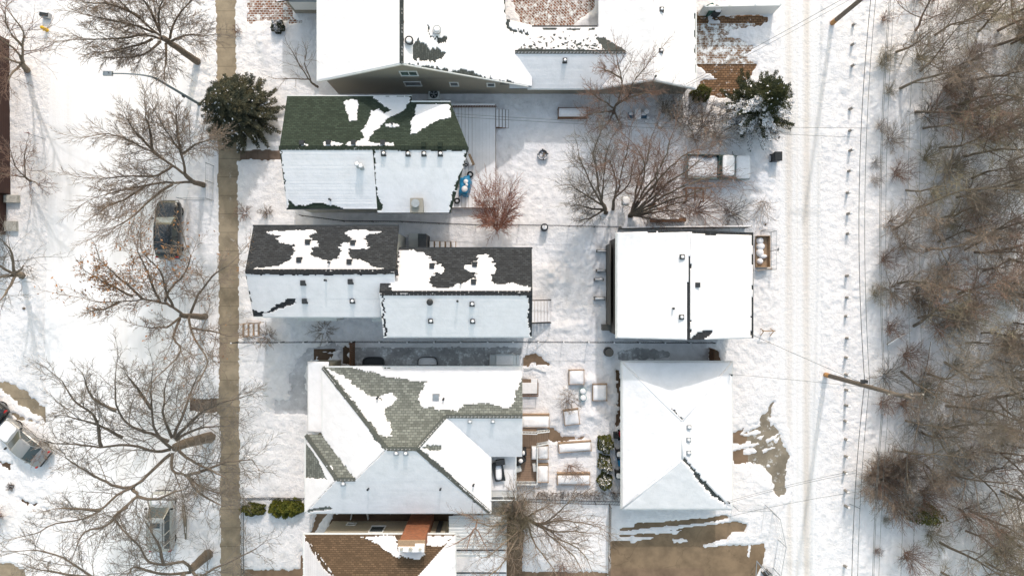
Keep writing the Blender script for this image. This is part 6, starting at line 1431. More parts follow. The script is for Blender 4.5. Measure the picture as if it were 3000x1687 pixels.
for (a, b, nm) in ((p0, p1, 'above the top edge span'), (p1, p2, 'between the two utility poles'), (p2, p3, 'below the lower utility pole')):
    off = Vector((.05, .25, 0))
    wire('thick black communication cable ' + nm, a + off + Vector((0, 0, 6.2)), b + off + Vector((0, 0, 6.2)), 1.3, .022, M['cable'], 'cable', name='communication_cable')
    wire('thin cable hung just beside the thick communication cable ' + nm, a + Vector((.2, .25, 6.6)), b + Vector((.2, .25, 6.6)), 1.15, .016, M['cable'], 'cable', name='communication_cable')
    for dx, h_, q in ((.15, 8.6, 'left'), (.35, 8.4, 'right')): wire('%s secondary power wire %s' % (q, nm), a + Vector((dx, .25, h_)), b + Vector((dx, .25, h_)), 1.0, .016)
    for dx, q in ((-1.1, 'left'), (.35, 'middle'), (1.1, 'right')): wire('%s high power wire %s' % (q, nm), a + Vector((dx, .17, 11.6)), b + Vector((dx, .17, 11.6)), .9, .011)
def PW(x, y, h): return W(x, y, h)
wire('upper service wire from the span to the green-roofed house', PW(2541, 376, 7.6), PW(1332, 334, 5.8), .9, .013)
wire('lower service wire from the span to the green-roofed house', PW(2509, 403, 5.0), PW(1325, 342, 5.5), .3, .013)
wire('service wire from the lower pole to the snowy hip-roofed garage', PW(2532, 1134, 6.2), PW(2137, 1096, 3.3), .5, .013)
wire('service wire from the lower pole to the white-roofed garage', PW(2528, 1122, 6.6), PW(2203, 980, 5.2), .4, .016)
wire('upper of two service wires crossing the lane to the hip-roofed garage corner', PW(2508, 1377, 5.2), PW(2128, 1469, 3.3), .3, .012)
wire('lower of two service wires crossing the lane to the hip-roofed garage corner', PW(2509, 1384, 5.2), PW(2129, 1474, 3.2), .35, .012)
wire('service wire crossing the lane above the wire enclosure', PW(2511, 1440, 5.1), PW(2138, 1512, 2.4), .3, .012)
wire('upper service wire from the top pole to the beige house', PW(2552, -50, 6.2), PW(2010, 247, 3.8), .6, .016)
wire('lower service wire from the top pole to the beige house', PW(2560, -40, 6.0), PW(2014, 252, 3.7), .8, .013)
wire('short cable drop crossing the trodden snow strip at the lower wood edge', PW(2488, 1475, 4.6), PW(2520, 1489, 6.0), .05, .02, M['cable'])
for k, (x, y, hh, gx_, lb) in enumerate(((2137, 1096, 2.95, 0, 'upper right corner'), (2130, 1466, 2.95, 0, 'lower right corner'))):
    p = W(x, y, hh); o = thing('service_mast', 'short cable mast on the hip-roofed garage, ' + lb, 'mast', (p.x, p.y, hh), 'cable masts on the hip-roofed garage')
    mb = MB(); mb.cyl(p, .035, hh - .2, hh + .5, 8); mb.build('mast', M['metal_grey'], o); mb = MB(); mb.cyl(p, .07, hh + .5, hh + .58, 8); mb.build('mast_cap', M['metal_dark'], o)

# ---------------- fences ----------------
def fence_line(label, pts, h, kind='chain', step=2.1, mat=None, caps=True, cat='fence', group=None, name='chain_link_fence', rails=2, sp=.16, snowcap=False):
    P = [p if isinstance(p, Vector) else W(*p) for p in pts]; root = thing(name, label, cat, (P[0].x, P[0].y, 0), group)
    rl, ms, bd, cp = MB(), MB(), MB(), MB(); mat = mat or M['metal_dark']
    for a, b in zip(P[:-1], P[1:]):
        d = b - a; L = d.length; n = max(1, round(L / step)); u = d / L
        for k in range(n + 1):
            if k == n and b is not P[-1]: continue
            q = a + d * k / n; mb = MB()
            if kind == 'board': mb.obox(q, .11, .11, 0, h + .05, math.atan2(u.y, u.x))
            else: mb.cyl(q, .032, 0, h + .05, 8)
            o = mb.build('post', mat, root)
            if caps: cb = MB(); cb.dome(q, .075, .075, h + .051, .07, 8, 3); cb.build('snow_cap', M['snow_cap'], o, True)
        A, B = a.copy(), b.copy()
        if kind == 'chain':
            mb = MB(); mb.tube([A + Vector((0, 0, h)), B + Vector((0, 0, h))], .02, 6); mb.build('top_rail', mat, root)
            mm = int(L / sp)
            for k in range(mm):
                p = a + d * (k / mm); q = a + d * min(1, (k + 1.6) / mm)
                ms.bar(p + Vector((0, 0, .05)), q + Vector((0, 0, h)), .007); ms.bar(q + Vector((0, 0, .05)), p + Vector((0, 0, h)), .007)
            for z in (.1, h * .4, h * .7): ms.bar(a + Vector((0, 0, z)), b + Vector((0, 0, z)), .008)
        elif kind == 'frame':
            for z in (.15, h): mb = MB(); mb.tube([A + Vector((0, 0, z)), B + Vector((0, 0, z))], .016, 6); mb.build('rail', mat, root)
            for k in range(1, 4): ms.bar(a + Vector((0, 0, h * k / 4)), b + Vector((0, 0, h * k / 4)), .006)
            for k in range(int(L / .3)): q = a + u * .3 * k; ms.bar(q + Vector((0, 0, .15)), q + Vector((0, 0, h)), .006)
        elif kind == 'picket':
            for z in (.2, h - .1): mb = MB(); mb.bar(A + Vector((0, 0, z)), B + Vector((0, 0, z)), .035); mb.build('rail', mat, root)
            for k in range(int(L / .13)): q = a + u * .13 * k; ms.bar(q + Vector((0, 0, .08)), q + Vector((0, 0, h)), .022)
        elif kind == 'board':
            for z in (.3, h - .25): mb = MB(); mb.bar(A + Vector((0, 0, z)), B + Vector((0, 0, z)), .04, .09); mb.build('rail', mat, root)
            m_ = int(L / .155)
            for k in range(m_):
                q = a + u * (.155 * k + .08); bd.obox(q, .14, .022, .05, h - .02 * (k % 2), math.atan2(u.y, u.x))
            if snowcap: cp.bar(A + Vector((0, 0, h + .05)), B + Vector((0, 0, h + .05)), .09, .06)
    ms.build('wire_mesh' if kind != 'picket' else 'pickets', mat, root); bd.build('boards', mat, root); cp.build('snow_cover', M['snow_cap'], root)
    return root
fence_line('chain-link fence with snow-capped posts between charcoal and grey roofed houses', [(696, 1001), (1040, 999), (1200, 1000), (1430, 999), (1720, 1000), (2085, 1002)], 1.25, step=2.1, sp=.2)
fence_line('low wire fence between the green-roofed and charcoal-roofed houses', [(889, 634), (1010, 650), (1180, 652), (1395, 662)], 1.1, 'chain', 2.4, caps=False, sp=.18)
fence_line('wire fence along the lower side of the middle back yard', [(1395, 662), (1520, 662), (1812, 668)], 1.2, 'chain', 2.0, caps=False, sp=.22)
fence_line('snow-topped grey board fence behind the white-roofed garage', [(1812, 672), (2000, 669), (2180, 668)], 1.6, 'board', 2.4, M['wood_grey'] if 'wood_grey' in M else M['pole_wood'], caps=False, snowcap=True, name='board_fence')
fence_line('dark iron picket fence below the row of currant bushes', [(1538, 1458), (1660, 1463), (1822, 1467)], 1.1, 'picket', 2.4, M['metal_dark'], caps=False, name='iron_fence')
fence_line('dark slatted fence running down beside the asphalt driveway', [(1784, 1473), (1783, 1560), (1781, 1700)], 1.3, 'picket', 2.4, M['pole_wood'], caps=False, name='slatted_fence')
fence_line('low black picket fence casting striped shadow beside the sidewalk, bottom left', [(716, 1466), (716, 1570), (717, 1672)], .8, 'picket', 2.4, M['metal_dark'], caps=False, name='picket_fence')
fence_line('low dark rail fence along the cedars left of the grey house', [(706, 1456), (800, 1455), (893, 1457)], .8, 'picket', 2.4, M['metal_dark'], caps=False, name='picket_fence')
fence_line('wire mesh enclosure fence at the lower lane corner', [(2144, 1476), (2240, 1477), (2262, 1500), (2279, 1579), (2264, 1662), (2232, 1655)], 1.7, 'chain', 2.2, M['metal_grey'], caps=False, sp=.3)
fence_line('thin wire panel fence beside the bare feathery tree', [(627, 487), (626, 588), (543, 586)], 1.5, 'frame', 1.7, M['metal_grey'], caps=False, name='wire_fence')
fence_line('thin wire panel fence around the oak trunk', [(544, 973), (545, 872), (603, 872), (603, 973)], 1.1, 'frame', 1.7, M['metal_grey'], caps=False, name='wire_fence')
fence_line('wire frame round the box of snowy lumber beside the white-roofed garage', [(2228, 676), (2258, 680), (2258, 790), (2205, 792)], 1.2, 'frame', 1.4, M['metal_grey'], caps=False, name='wire_fence')
# white vinyl fence, top right
a, b = W(2046, 47), W(2262, 43); root = thing('vinyl_fence', 'white slatted vinyl fence behind the two bins at the top', 'fence', (a.x, a.y, 0))
mb = MB(); L = (b - a).length; u = (b - a) / L
for k in range(int(L / .16)): q = a + u * (.16 * k + .08); mb.obox(q, .13, .03, .05, 1.8, math.atan2(u.y, u.x))
mb.build('slats', M['white_vinyl'], root)
for z in (.12, 1.82): mb = MB(); mb.bar(a + Vector((0, 0, z)), b + Vector((0, 0, z)), .07, .09); mb.build('rail', M['white_vinyl'], root)
for k in range(4): q = a.lerp(b, k / 3); mb = MB(); mb.obox((q.x, q.y + .08), .12, .12, 0, 1.9); mb.build('post', M['white_vinyl'], root)
# two wooden gates
for (x, y0_, y1_, lb, hh) in ((1040, 1001, 1068, 'tall brown wooden gate closing the left end of the shaded side passage', 1.9), (2078, 1020, 1058, 'rough brown wooden gate at the lane end of the shaded passage', 1.5)):
    a, b = W(x, y0_), W(x, y1_); o = thing('wooden_gate', lb, 'gate', (a.x, a.y, 0), 'wooden gates of the side passage'); mb = MB(); L = (a - b).length; n = int(L / .15)
    for k in range(n): q = a.lerp(b, (k + .5) / n); mb.obox(q, .03, .135, .05, hh - .03 * (k % 2))
    mb.build('boards', M['cedar_dark'], o)
    for z in (.35, hh - .3): mb = MB(); mb.bar(a + Vector((.04, 0, z)), b + Vector((.04, 0, z)), .05, .1); mb.build('rail', M['cedar_dark'], o)
    for q in (a, b): mb = MB(); mb.obox(q, .1, .1, 0, hh + .08); mb.build('post', M['cedar_dark'], o)
    mb = MB(); mb.obox(a.lerp(b, .3) + Vector((-.04, 0, 0)), .04, .05, hh * .55, hh * .55 + .18); mb.build('latch', M['metal_dark'], o)

# ---------------- yard things ----------------
def capbox(label, cat, name, x0, y0, x1, y1, h, mat, rot=0.0, snow=.1, t='P', inset=-.02, rimw=.035, group=None, side='frame', top_strip=None, rx=0):
    """an open or lidded box full of snow: outline given in photo pixels of its top"""
    q0, q1 = tp(t, [(x0, y0), (x1, y1)]); A, B = W(q0[0], q0[1], h), W(q1[0], q1[1], h)
    c = (A + B) / 2; sx, sy = abs(B.x - A.x), abs(A.y - B.y); o = thing(name, label, cat, (c.x, c.y, 0), group)
    cr, sr = math.cos(rot), math.sin(rot)
    def T(x, y): return (c.x + x * cr - y * sr, c.y + x * sr + y * cr)
    for (px_, py_, w_, d_) in ((0, sy / 2, sx, rimw), (0, -sy / 2, sx, rimw), (-sx / 2, 0, rimw, sy - rimw), (sx / 2, 0, rimw, sy - rimw)):
        mb = MB(); mb.obox(T(px_, py_), w_, d_, 0, h, rot); mb.build(side + '_board', mat, o)
    for px_ in (-1, 1):
        for py_ in (-1, 1): mb = MB(); mb.obox(T(px_ * sx / 2, py_ * sy / 2), .075, .075, 0, h + .02, rot); mb.build('corner_post', mat, o)
    mb = MB(); dy = 0 if not top_strip else -top_strip / 2
    nx_, ny_ = max(6, int(sx / .15)), max(5, int((sy - (top_strip or 0)) / .15)); vs = []; fs = []
    ex, ey = sx - rimw - inset, sy - rimw - inset - (top_strip or 0)
    for j in range(ny_ + 1):
        for i in range(nx_ + 1):
            X, Y = (i / nx_ - .5) * ex, (j / ny_ - .5) * ey + dy; e = min(i, nx_ - i, j, ny_ - j); p = T(X, Y)
            vs.append((p[0], p[1], h + (snow * (0 if e == 0 else (.75 if e == 1 else 1))) + (.10 * float(vnoise(p[0], p[1], .45, 50)) + .05 * float(vnoise(p[0], p[1], .17, 51))) * (e > 0) - (.06 if e == 0 else 0)))
    for j in range(ny_):
        for i in range(nx_): a_ = j * (nx_ + 1) + i; fs.append((a_, a_ + 1, a_ + nx_ + 2, a_ + nx_ + 1))
    mb.add(vs, fs); mb.build('snow_fill', M['snow_cap'], o, True)
    if top_strip:
        p = T(0, sy / 2 - rimw / 2 - top_strip / 2); mb = MB(); mb.obox(p, sx - rimw - .01, top_strip, h - .12, h - .06, rot); mb.build('soil', M['cedar'], o)
    return o
RB = 'raised garden beds in the fenced yard'
capbox('square raised bed heaped with snow, topmost in the garden yard', 'garden bed', 'raised_bed', 1122, 20, 1318, 208, .55, M['cedar'], t='m', group=RB)
capbox('square raised bed with sloping snow, right of the two teal planters', 'garden bed', 'raised_bed', 1437, 205, 1620, 422, .6, M['cedar'], t='m', group=RB, top_strip=.06)
capbox('tilted square cedar bed below the apple sapling', 'garden bed', 'raised_bed', 1055, 540, 1250, 742, .5, M['cedar'], .12, t='m', group=RB, top_strip=.1)
capbox('long slightly tilted raised bed, upper of the two long ones', 'garden bed', 'raised_bed', 985, 975, 1412, 1100, .5, M['cedar'], .07, t='m', group=RB, top_strip=.07)
capbox('long raised bed above the currant bushes, lower of the two long ones', 'garden bed', 'raised_bed', 1008, 30, 1455, 185, .5, M['cedar'], t='n', group=RB, top_strip=.16)
capbox('cedar planter box along the deck walkway, speckled with dark stems', 'garden bed', 'raised_bed', 485, 610, 855, 780, .7, M['cedar'], t='m', group=RB, top_strip=.12)
capbox('upper of two small square beds against the white deck railing', 'garden bed', 'raised_bed', 703, 1022, 843, 1198, .6, M['cedar'], t='m', group=RB)
capbox('lower of two small square beds against the white deck railing', 'garden bed', 'raised_bed', 703, 1270, 843, 1505, .6, M['cedar'], t='m', group=RB, top_strip=.12)
for k, (x, y, lb) in enumerate(((1303, 298, 'upper'), (1307, 384, 'lower'))):
    b = WT('m', x, y, .5); o = thing('barrel_planter', '%s of two round teal barrels with snow tops' % lb, 'barrel', (b.x, b.y, 0), 'teal barrels in the garden yard')
    mb = MB(); mb.tube([(b.x, b.y, 0), (b.x, b.y, .25), (b.x, b.y, .5)], [.2, .25, .26], 18); mb.tube([(b.x, b.y, .49), (b.x, b.y, .53)], .275, 18); mb.build('barrel', M['teal_plastic'], o)
    mb = MB(); mb.dome(b, .245, .245, .534, .1, 18, 4); mb.build('snow_cap', M['snow_cap'], o, True)
capbox('long brown box with a thick snow lid in the shaded back yard', 'garden box', 'storage_box', 1636, 316, 1720, 343, .75, M['cedar_dark'], snow=.12)
for k, (x0, y0, x1, y1, lb) in enumerate(((1749, 733, 1777, 738, 'topmost'), (1748, 790, 1775, 795, 'second'), (1742, 816, 1768, 821, 'third'), (1742, 870, 1772, 878, 'lowest'))):
    capbox(lb + ' of four small snowed-in boxes left of the white-roofed garage', 'box', 'planter_box', x0, y0, x1, y1, .5, M['dark_siding'], group='snowed-in boxes left of the garage', snow=.08)
b = W(1590, 455); o = thing('fire_pit', 'round fire pit ring filled with snow and sticks', 'fire pit', (b.x, b.y, 0))
mb = MB()
for k in range(24):
    a0, a1 = R(15 * k), R(15 * (k + 1)); q = lambda a, r, z: (b.x + r * math.cos(a), b.y + r * math.sin(a), z)
    mb.face([q(a0, .44, 0), q(a1, .44, 0), q(a1, .44, .42), q(a0, .44, .42)]); mb.face([q(a0, .44, .42), q(a1, .44, .42), q(a1, .36, .42), q(a0, .36, .42)]); mb.face([q(a0, .36, .42), q(a1, .36, .42), q(a1, .36, .1), q(a0, .36, .1)])
mb.build('ring', M['metal_dark'], o)
mb = MB(); mb.dome(b, .355, .355, .12, .15, 16, 4); mb.build('snow_fill', M['snow_cap'], o, True)
mb = MB()
for k in range(24): a0 = R(15 * k + 4); mb.obox((b.x + .4 * math.cos(a0), b.y + .4 * math.sin(a0)), .09, .07, .423, .47, a0) if k % 6 else None
mb.build('snow_cap', M['snow_cap'], o)
rr = random.Random(4); 
for k in range(5):
    a0 = rr.uniform(0, 6.28); mb = MB(); mb.tube([(b.x + .3 * math.cos(a0), b.y + .3 * math.sin(a0), .25), (b.x - .2 * math.cos(a0 + .6), b.y - .2 * math.sin(a0 + .6), .38)], .03, 6); mb.build('stick', M['bark'], o)
# patio set and tubs in the shade
b = WT('p', 490, 310, .6); o = thing('patio_table', 'rectangular snow-topped table on blue crates by the shaded yard', 'table', (b.x, b.y, 0))
mb = MB(); mb.obox(b, .5, .85, .56, .6); mb.build('table_top', M['metal_grey'], o)
for dx in (-.2, .2):
    for dy in (-.36, .36): mb = MB(); mb.cyl((b.x + dx, b.y + dy), .02, 0, .56, 6); mb.build('leg', M['metal_grey'], o)
mb = MB(); mb.dome(b, .27, .44, .603, .12, 20, 5, p=.5); mb.build('snow_cover', M['snow_cap'], o, True)
for k, (x, y, r_, h_, mt, lb) in enumerate(((425, 320, .22, .5, 'blue_dark', 'blue plastic crate left of the snowy patio table'), (545, 320, .24, .5, 'blue_dark', 'blue plastic crate right of the snowy patio table'))):
    b = WT('p', x, y, .4); o = thing('crate', lb, 'crate', (b.x, b.y, 0), 'blue crates by the patio table')
    mb = MB(); mb.obox(b, r_ * 2, r_ * 1.8, 0, .42, 0, 1.08); mb.build('body', M['blue_crate'] if 'blue_crate' in M else M['teal_plastic'], o); mb = MB(); mb.dome((b.x, b.y + .1), r_ * .9, r_ * .6, .423, .08, 14, 3, p=.5); mb.build('snow_cap', M['snow_cap'], o, True)
for k, (x, y, r_, h_, lb) in enumerate(((575, 285, .24, .6, 'large round bin with snow lid beside the patio table'), (588, 345, .15, .35, 'small snow-topped pail below the large round bin'), (570, 378, .14, .3, 'small pail sunk in snow, lowest beside the patio table'), (642, 362, .14, .25, 'small dark-rimmed pail standing apart in the snow'))):
    b = WT('p', x, y, h_); o = thing('pail', lb, 'pail', (b.x, b.y, 0), 'pails by the patio table'); mb = MB(); mb.tube([(b.x, b.y, 0), (b.x, b.y, h_)], [r_ * .85, r_], 16); mb.build('body', M['metal_grey'], o); mb = MB(); mb.dome(b, r_ * .9, r_ * .9, h_ + .003, .08, 14, 4); mb.build('snow_cap', M['snow_cap'], o, True)
b = WT('p', 712, 405, .4); o = thing('garden_rock', 'pale snow-dusted boulder beside the thicket', 'boulder', (b.x, b.y, 0)); mb = MB(); mb.dome(b, .33, .42, -.05, .45, 9, 4); mb.build('stone', M['stone'], o); mb = MB(); mb.dome((b.x, b.y + .05), .25, .3, .33, .13, 9, 3); mb.build('snow_cap', M['snow_cap'], o, True)
b = WT('p', 370, 1150, 1.0); o = thing('bird_table', 'square snow-covered bird table among the crooked stems', 'bird table', (b.x, b.y, 0))
mb = MB(); mb.obox(b, .62, .7, .92, 1.0); mb.build('tray', M['stone'], o); mb = MB(); mb.obox((b.x, b.y), .12, .12, 0, .92); mb.build('post', M['pole_wood'], o); mb = MB(); mb.obox((b.x, b.y + .02), .36, .4, 1.0, 1.25, 0, .8); mb.build('feeder', M['metal_grey'], o); mb = MB(); mb.dome(b, .28, .32, 1.253, .12, 16, 4, p=.5); mb.build('snow_cap', M['snow_cap'], o, True)
# lumber frames in the thicket
o = thing('lumber_rack', 'brown lumber frame with open top in the red thicket', 'wooden frame', tuple(WT('p', 1040, 1090)), None); ORG[o.name] = Vector(o.location)
for (x0, y0, x1, y1) in ((955, 1025, 1120, 1025), (955, 1025, 955, 1160), (1120, 1025, 1120, 1150), (1040, 1030, 1040, 1150)):
    mb = MB(); a, b = WT('p', x0, y0, 1.0), WT('p', x1, y1, 1.0); mb.bar(a, b, .09, .16); mb.build('beam', M['cedar_dark'], o)
for (x0, y0) in ((955, 1025), (1120, 1025), (955, 1160), (1120, 1150)): a = WT('p', x0, y0, 1.0); mb = MB(); mb.obox(a, .1, .1, 0, 1.0); mb.build('post', M['cedar_dark'], o)
o = thing('lumber_stack', 'low stack of brown planks with snow along the thicket foot', 'lumber', tuple(WT('p', 780, 1330)), None); ORG[o.name] = Vector(o.location)
mb = MB(); a, b = WT('p', 610, 1335, .4), WT('p', 950, 1330, .4); mb.bar(a, b, .3, .4); mb.build('planks', M['cedar_dark'], o); mb = MB(); mb.bar(a + Vector((.3, .12, .22)), b + Vector((-.6, .12, .22)), .16, .05); mb.build('snow_cover', M['snow_cap'], o)
o = thing('leaning_panel', 'narrow brown board standing upright between the crooked stems', 'board', tuple(WT('p', 612, 1170)), None); ORG[o.name] = Vector(o.location)
mb = MB(); a = WT('p', 612, 1200); mb.obox(a, .3, .06, 0, 1.8); mb.build('board', M['cedar_dark'], o)
def bin_(label, t, x, y, h, sx, sy, rot, mat, group=None, cat='bin', name='wheeled_bin', snow=True):
    b = WT(t, x, y, 0); o = thing(name, label, cat, (b.x, b.y, 0), group)
    mb = MB(); mb.obox(b, sx * .85, sy * .85, .05, h, rot, 1.15); mb.build('body', mat, o, False, .02)
    mb = MB(); mb.obox(b, sx * 1.04, sy * 1.04, h + .003, h + .07, rot, .92); l_ = mb.build('lid', mat, o, False, .02)
    cr, sr = math.cos(rot), math.sin(rot)
    for s_ in (-1, 1):
        mb = MB(); p = Vector((b.x + s_ * sx * .4 * cr + sy * .45 * sr * -1, b.y + s_ * sx * .4 * sr + sy * .45 * cr, .12)); mb.tube([p - Vector((cr, sr, 0)) * .03, p + Vector((cr, sr, 0)) * .03], .11, 10); mb.build('wheel', M['rubber'], o)
    mb = MB(); p = Vector((b.x - sy * .52 * sr * 1, b.y + sy * .52 * cr, h - .02)); mb.bar(p - Vector((cr, sr, 0)) * sx * .4, p + Vector((cr, sr, 0)) * sx * .4, .035); mb.build('handle', M['black_plastic'], o)
    if snow: mb = MB(); mb.dome(b, sx * .42, sy * .38, h + .072, .09, 14, 4, p=.5); mb.build('snow_cap', M['snow_cap'], l_, True)
BG = 'wheeled bins outdoors'
bin_('green wheeled bin with snowy lid by the white fence', 'c', 1478, 100, 1.0, .6, .65, .4, M['green_plastic'], BG)
bin_('black wheeled bin with snowy lid by the white fence', 'c', 1528, 112, 1.0, .58, .62, -.35, M['black_plastic'], BG)
bin_('black bin standing alone in snow beside the lane by the pickup truck', 'p', 1800, 740, 1.0, .72, .6, 1.57, M['black_plastic'], BG, snow=False)
bin_('upper snow-topped dark bin between evergreens and hip-roofed garage', 'm', 1762, 1095, .9, .48, .55, 0, M['black_plastic'], BG)
bin_('lower snow-topped dark bin beside the hip-roofed garage wall', 'm', 1755, 1375, .9, .48, .55, 0, M['black_plastic'], BG)
bin_('small blue-lidded pail stack between the two dark bins', 'm', 1780, 1225, .6, .3, .5, 0, M['blue_tarp'], BG, snow=False)
for k, (x, y, r_, lb) in enumerate(((905, 1205, .36, 'tall round dark composter with lid below the wire fence'),)):
    b = WT('g', x, y, 0); o = thing('composter', lb, 'composter', (b.x, b.y, 0)); mb = MB(); mb.tube([(b.x, b.y, 0), (b.x, b.y, .9)], [.40, .34], 20); mb.build('body', M['black_plastic'], o, True); mb = MB(); mb.cyl(b, .33, .903, .98, 20); mb.build('lid', M['dark_siding'], o, False, .02)
b = W(1594, 668); o = thing('barrel', 'dark rusty barrel standing at the yard wire fence', 'barrel', (b.x, b.y, 0)); mb = MB(); mb.cyl(b, .29, 0, .88, 18); mb.cyl(b, .31, .3, .34, 18); mb.cyl(b, .31, .6, .64, 18); mb.build('body', M['metal_dark'], o); mb = MB(); mb.dome(b, .2, .2, .883, .05, 10, 3); mb.build('snow_cap', M['snow_cap'], o, True)
# snow blower shapes: red machine at garage wall
b = WT('m', 1775, 870, 0); o = thing('snow_blower', 'black and red snow blower against the hip-roofed garage', 'snow blower', (b.x, b.y, 0))
mb = MB(); mb.obox((b.x - .28, b.y), .35, .55, .05, .5, 0, .85); mb.build('auger_housing', M['black_plastic'], o, False, .02); mb = MB(); mb.obox((b.x + .12, b.y + .1), .3, .5, .2, .7, 0, .8); mb.build('engine_cover', M['red_plastic'], o, False, .03)
mb = MB(); mb.tube([(b.x - .1, b.y, .5), (b.x - .12, b.y, .85), (b.x - .25, b.y + .05, 1.0)], [.09, .08, .1], 10); mb.build('chute', M['black_plastic'], o)
for s_ in (-1, 1): mb = MB(); mb.tube([(b.x + .05 - .1, b.y + s_ * .27, .2), (b.x + .05 + .0, b.y + s_ * .27, .2)], .18, 12); mb.tube([(b.x + .1, b.y + s_ * .28, .2), (b.x + .1, b.y + s_ * .34, .2)], .19, 14); mb.build('wheel', M['rubber'], o)
mb = MB()
for s_ in (-1, 1): mb.tube([(b.x + .2, b.y + s_ * .2, .6), (b.x + .5, b.y + s_ * .25, .95)], .016, 6)
mb.tube([(b.x + .5, b.y - .25, .95), (b.x + .5, b.y + .25, .95)], .018, 6); mb.build('handle', M['metal_dark'], o)
# air conditioner
b = WT('b', 1352, 735, 0); o = thing('air_conditioner', 'white outdoor air conditioner unit between green roof and beige wall', 'air conditioner', (b.x, b.y, 0))
mb = MB(); mb.obox(b, .86, .86, .05, .85); mb.build('cabinet', M['white_trim'], o, False, .03)
mb = MB(); mb.cyl(b, .33, .853, .865, 24); mb.build('fan_well', M['black_plastic'], o)
mb = MB()
for k in range(5): a0 = R(72 * k); mb.add([(b.x, b.y, .87), (b.x + .29 * math.cos(a0), b.y + .29 * math.sin(a0), .875), (b.x + .29 * math.cos(a0 + .6), b.y + .29 * math.sin(a0 + .6), .87)], [(0, 1, 2)])
mb.cyl(b, .07, .866, .89, 12); mb.build('fan', M['metal_grey'], o)
mb = MB()
for r_ in (.12, .2, .28, .34): mb.tube([(b.x + r_ * math.cos(R(15 * k)), b.y + r_ * math.sin(R(15 * k)), .9) for k in range(25)], .006, 4)
mb.build('fan_grille', M['metal_dark'], o)

# ---- deck behind the green-roofed house ----
k5 = 1 - .6 / H
x0, x1, y0, y1 = -6.0, (1452 - 1500) * k5 / 36, (843.5 - 609) * k5 / 36, (843.5 - 314) * k5 / 36
o = thing('deck', 'large snow-covered back deck beside the green-roofed house', 'deck', (-3, 10, 0))
mb = MB(); mb.box(x0, x1, y0, y1, .5, .58); mb.build('floor', M['cedar_dark'], o); mb = MB(); mb.box(x1 - .06, x1 - .01, y0 + .05, y1 - .05, 0, .499); mb.box(x0, x1 - .08, y0 + .03, y0 + .08, 0, .499); mb.build('skirting', M['wood'], o)
mb = MB(); x = x0
rr = random.Random(8)
while x < x1 - .05:
    z = .63 + rr.uniform(-.006, .008); wd = min(.28, x1 - x - .02); mb.box(x, x + wd - (.022 if x < -3.2 else .006), y0 + .02, y1 - .02, .583, z); x += .28
mb.build('snow_cover', M['snow'], o)
mb = MB(); mb.box(x0, x1, y1 - .09, y1 - .01, 1.42, 1.5); mb.box(x0, x1, y1 - .07, y1 - .03, .72, .78)
for x in np.arange(x0, x1, .13): mb.box(x, x + .06, y1 - .075, y1 - .035, .78, 1.42)
rl_ = mb.build('railing', M['cedar_dark'], o); mb = MB(); mb.box(x0 + .02, x1 - .02, y1 - .10, y1, 1.503, 1.58); mb.build('snow_cap', M['snow_cap'], rl_)
mb = MB()
for k in range(4): mb.box(x1 + .02 + k * .26, x1 + .02 + k * .26 + .25, y1 - 1.6 - .0, y1 - .1, 0, .50 - .115 * k)
s_ = mb.build('stair', M['cedar_dark'], o); mb = MB()
for k in range(4): mb.box(x1 + .04 + k * .26, x1 + .02 + k * .26 + .225, y1 - 1.58, y1 - .12, .503 - .115 * k, .55 - .115 * k)
mb.build('snow_cap', M['snow_cap'], s_)
def at(t, x, y, h=0.0): return WT(t, x, y, h)
b = at('o', 345, 800, 1.0); o = thing('bench', 'slim brown and white bench leaning on the green-roofed house end', 'bench', (b.x, b.y, .6))
mb = MB(); mb.obox(b, .22, .95, .95, 1.0, .42); mb.build('seat', M['cedar'], o); mb = MB(); mb.obox((b.x - .2, b.y - .03), .22, .9, .93, 1.02, .42); mb.build('snow_cover', M['snow_cap'], o, False, .03)
for dy in (-.35, .35): mb = MB(); mb.obox((b.x - math.sin(.42) * dy, b.y + dy), .2, .06, .63, .95, .42); mb.build('leg', M['cedar'], o)
b = at('o', 265, 1130, .9); o = thing('covered_patio_set', 'bright blue tarpaulin-covered object with snow patches on the deck', 'tarpaulin', (b.x, b.y, .6))
mb = MB(); vs, fs = [], []; n, m_ = 28, 8
for j in range(m_ + 1):
    t = j / m_
    for k in range(n):
        a = 2 * math.pi * k / n; ca, sa = math.cos(a), math.sin(a); rr_ = (1.0 - .25 * t) * (1 + .10 * math.sin(a * 5 + 1) + .05 * math.sin(a * 11)); zz = .63 + .75 * min(1, t * 1.5) if t < .67 else 1.38 + .1 * (t - .67); s0 = 1 if t < .67 else 1 - (t - .67) * 2.9
        vs.append((b.x + .48 * math.copysign(abs(ca) ** .6, ca) * rr_ * s0 + .12 * sa, b.y + .85 * math.copysign(abs(sa) ** .6, sa) * rr_ * s0, zz + .05 * math.sin(a * 4) * t))
for j in range(m_):
    for k in range(n): fs.append((j * n + k, j * n + (k + 1) % n, (j + 1) * n + (k + 1) % n, (j + 1) * n + k))
fs.append(tuple(range(m_ * n, m_ * n + n))); mb.add(vs, fs); cv = mb.build('cover', M['blue_tarp'], o, True)
for dx, dy, rx_, ry_ in ((.10, .28, .2, .2), (.0, -.30, .25, .26), (.17, .02, .12, .14)): mb = MB(); mb.dome((b.x + dx, b.y + dy), rx_, ry_, 1.36, .14, 12, 4); mb.build('snow_patch', M['snow_cap'], cv, True)
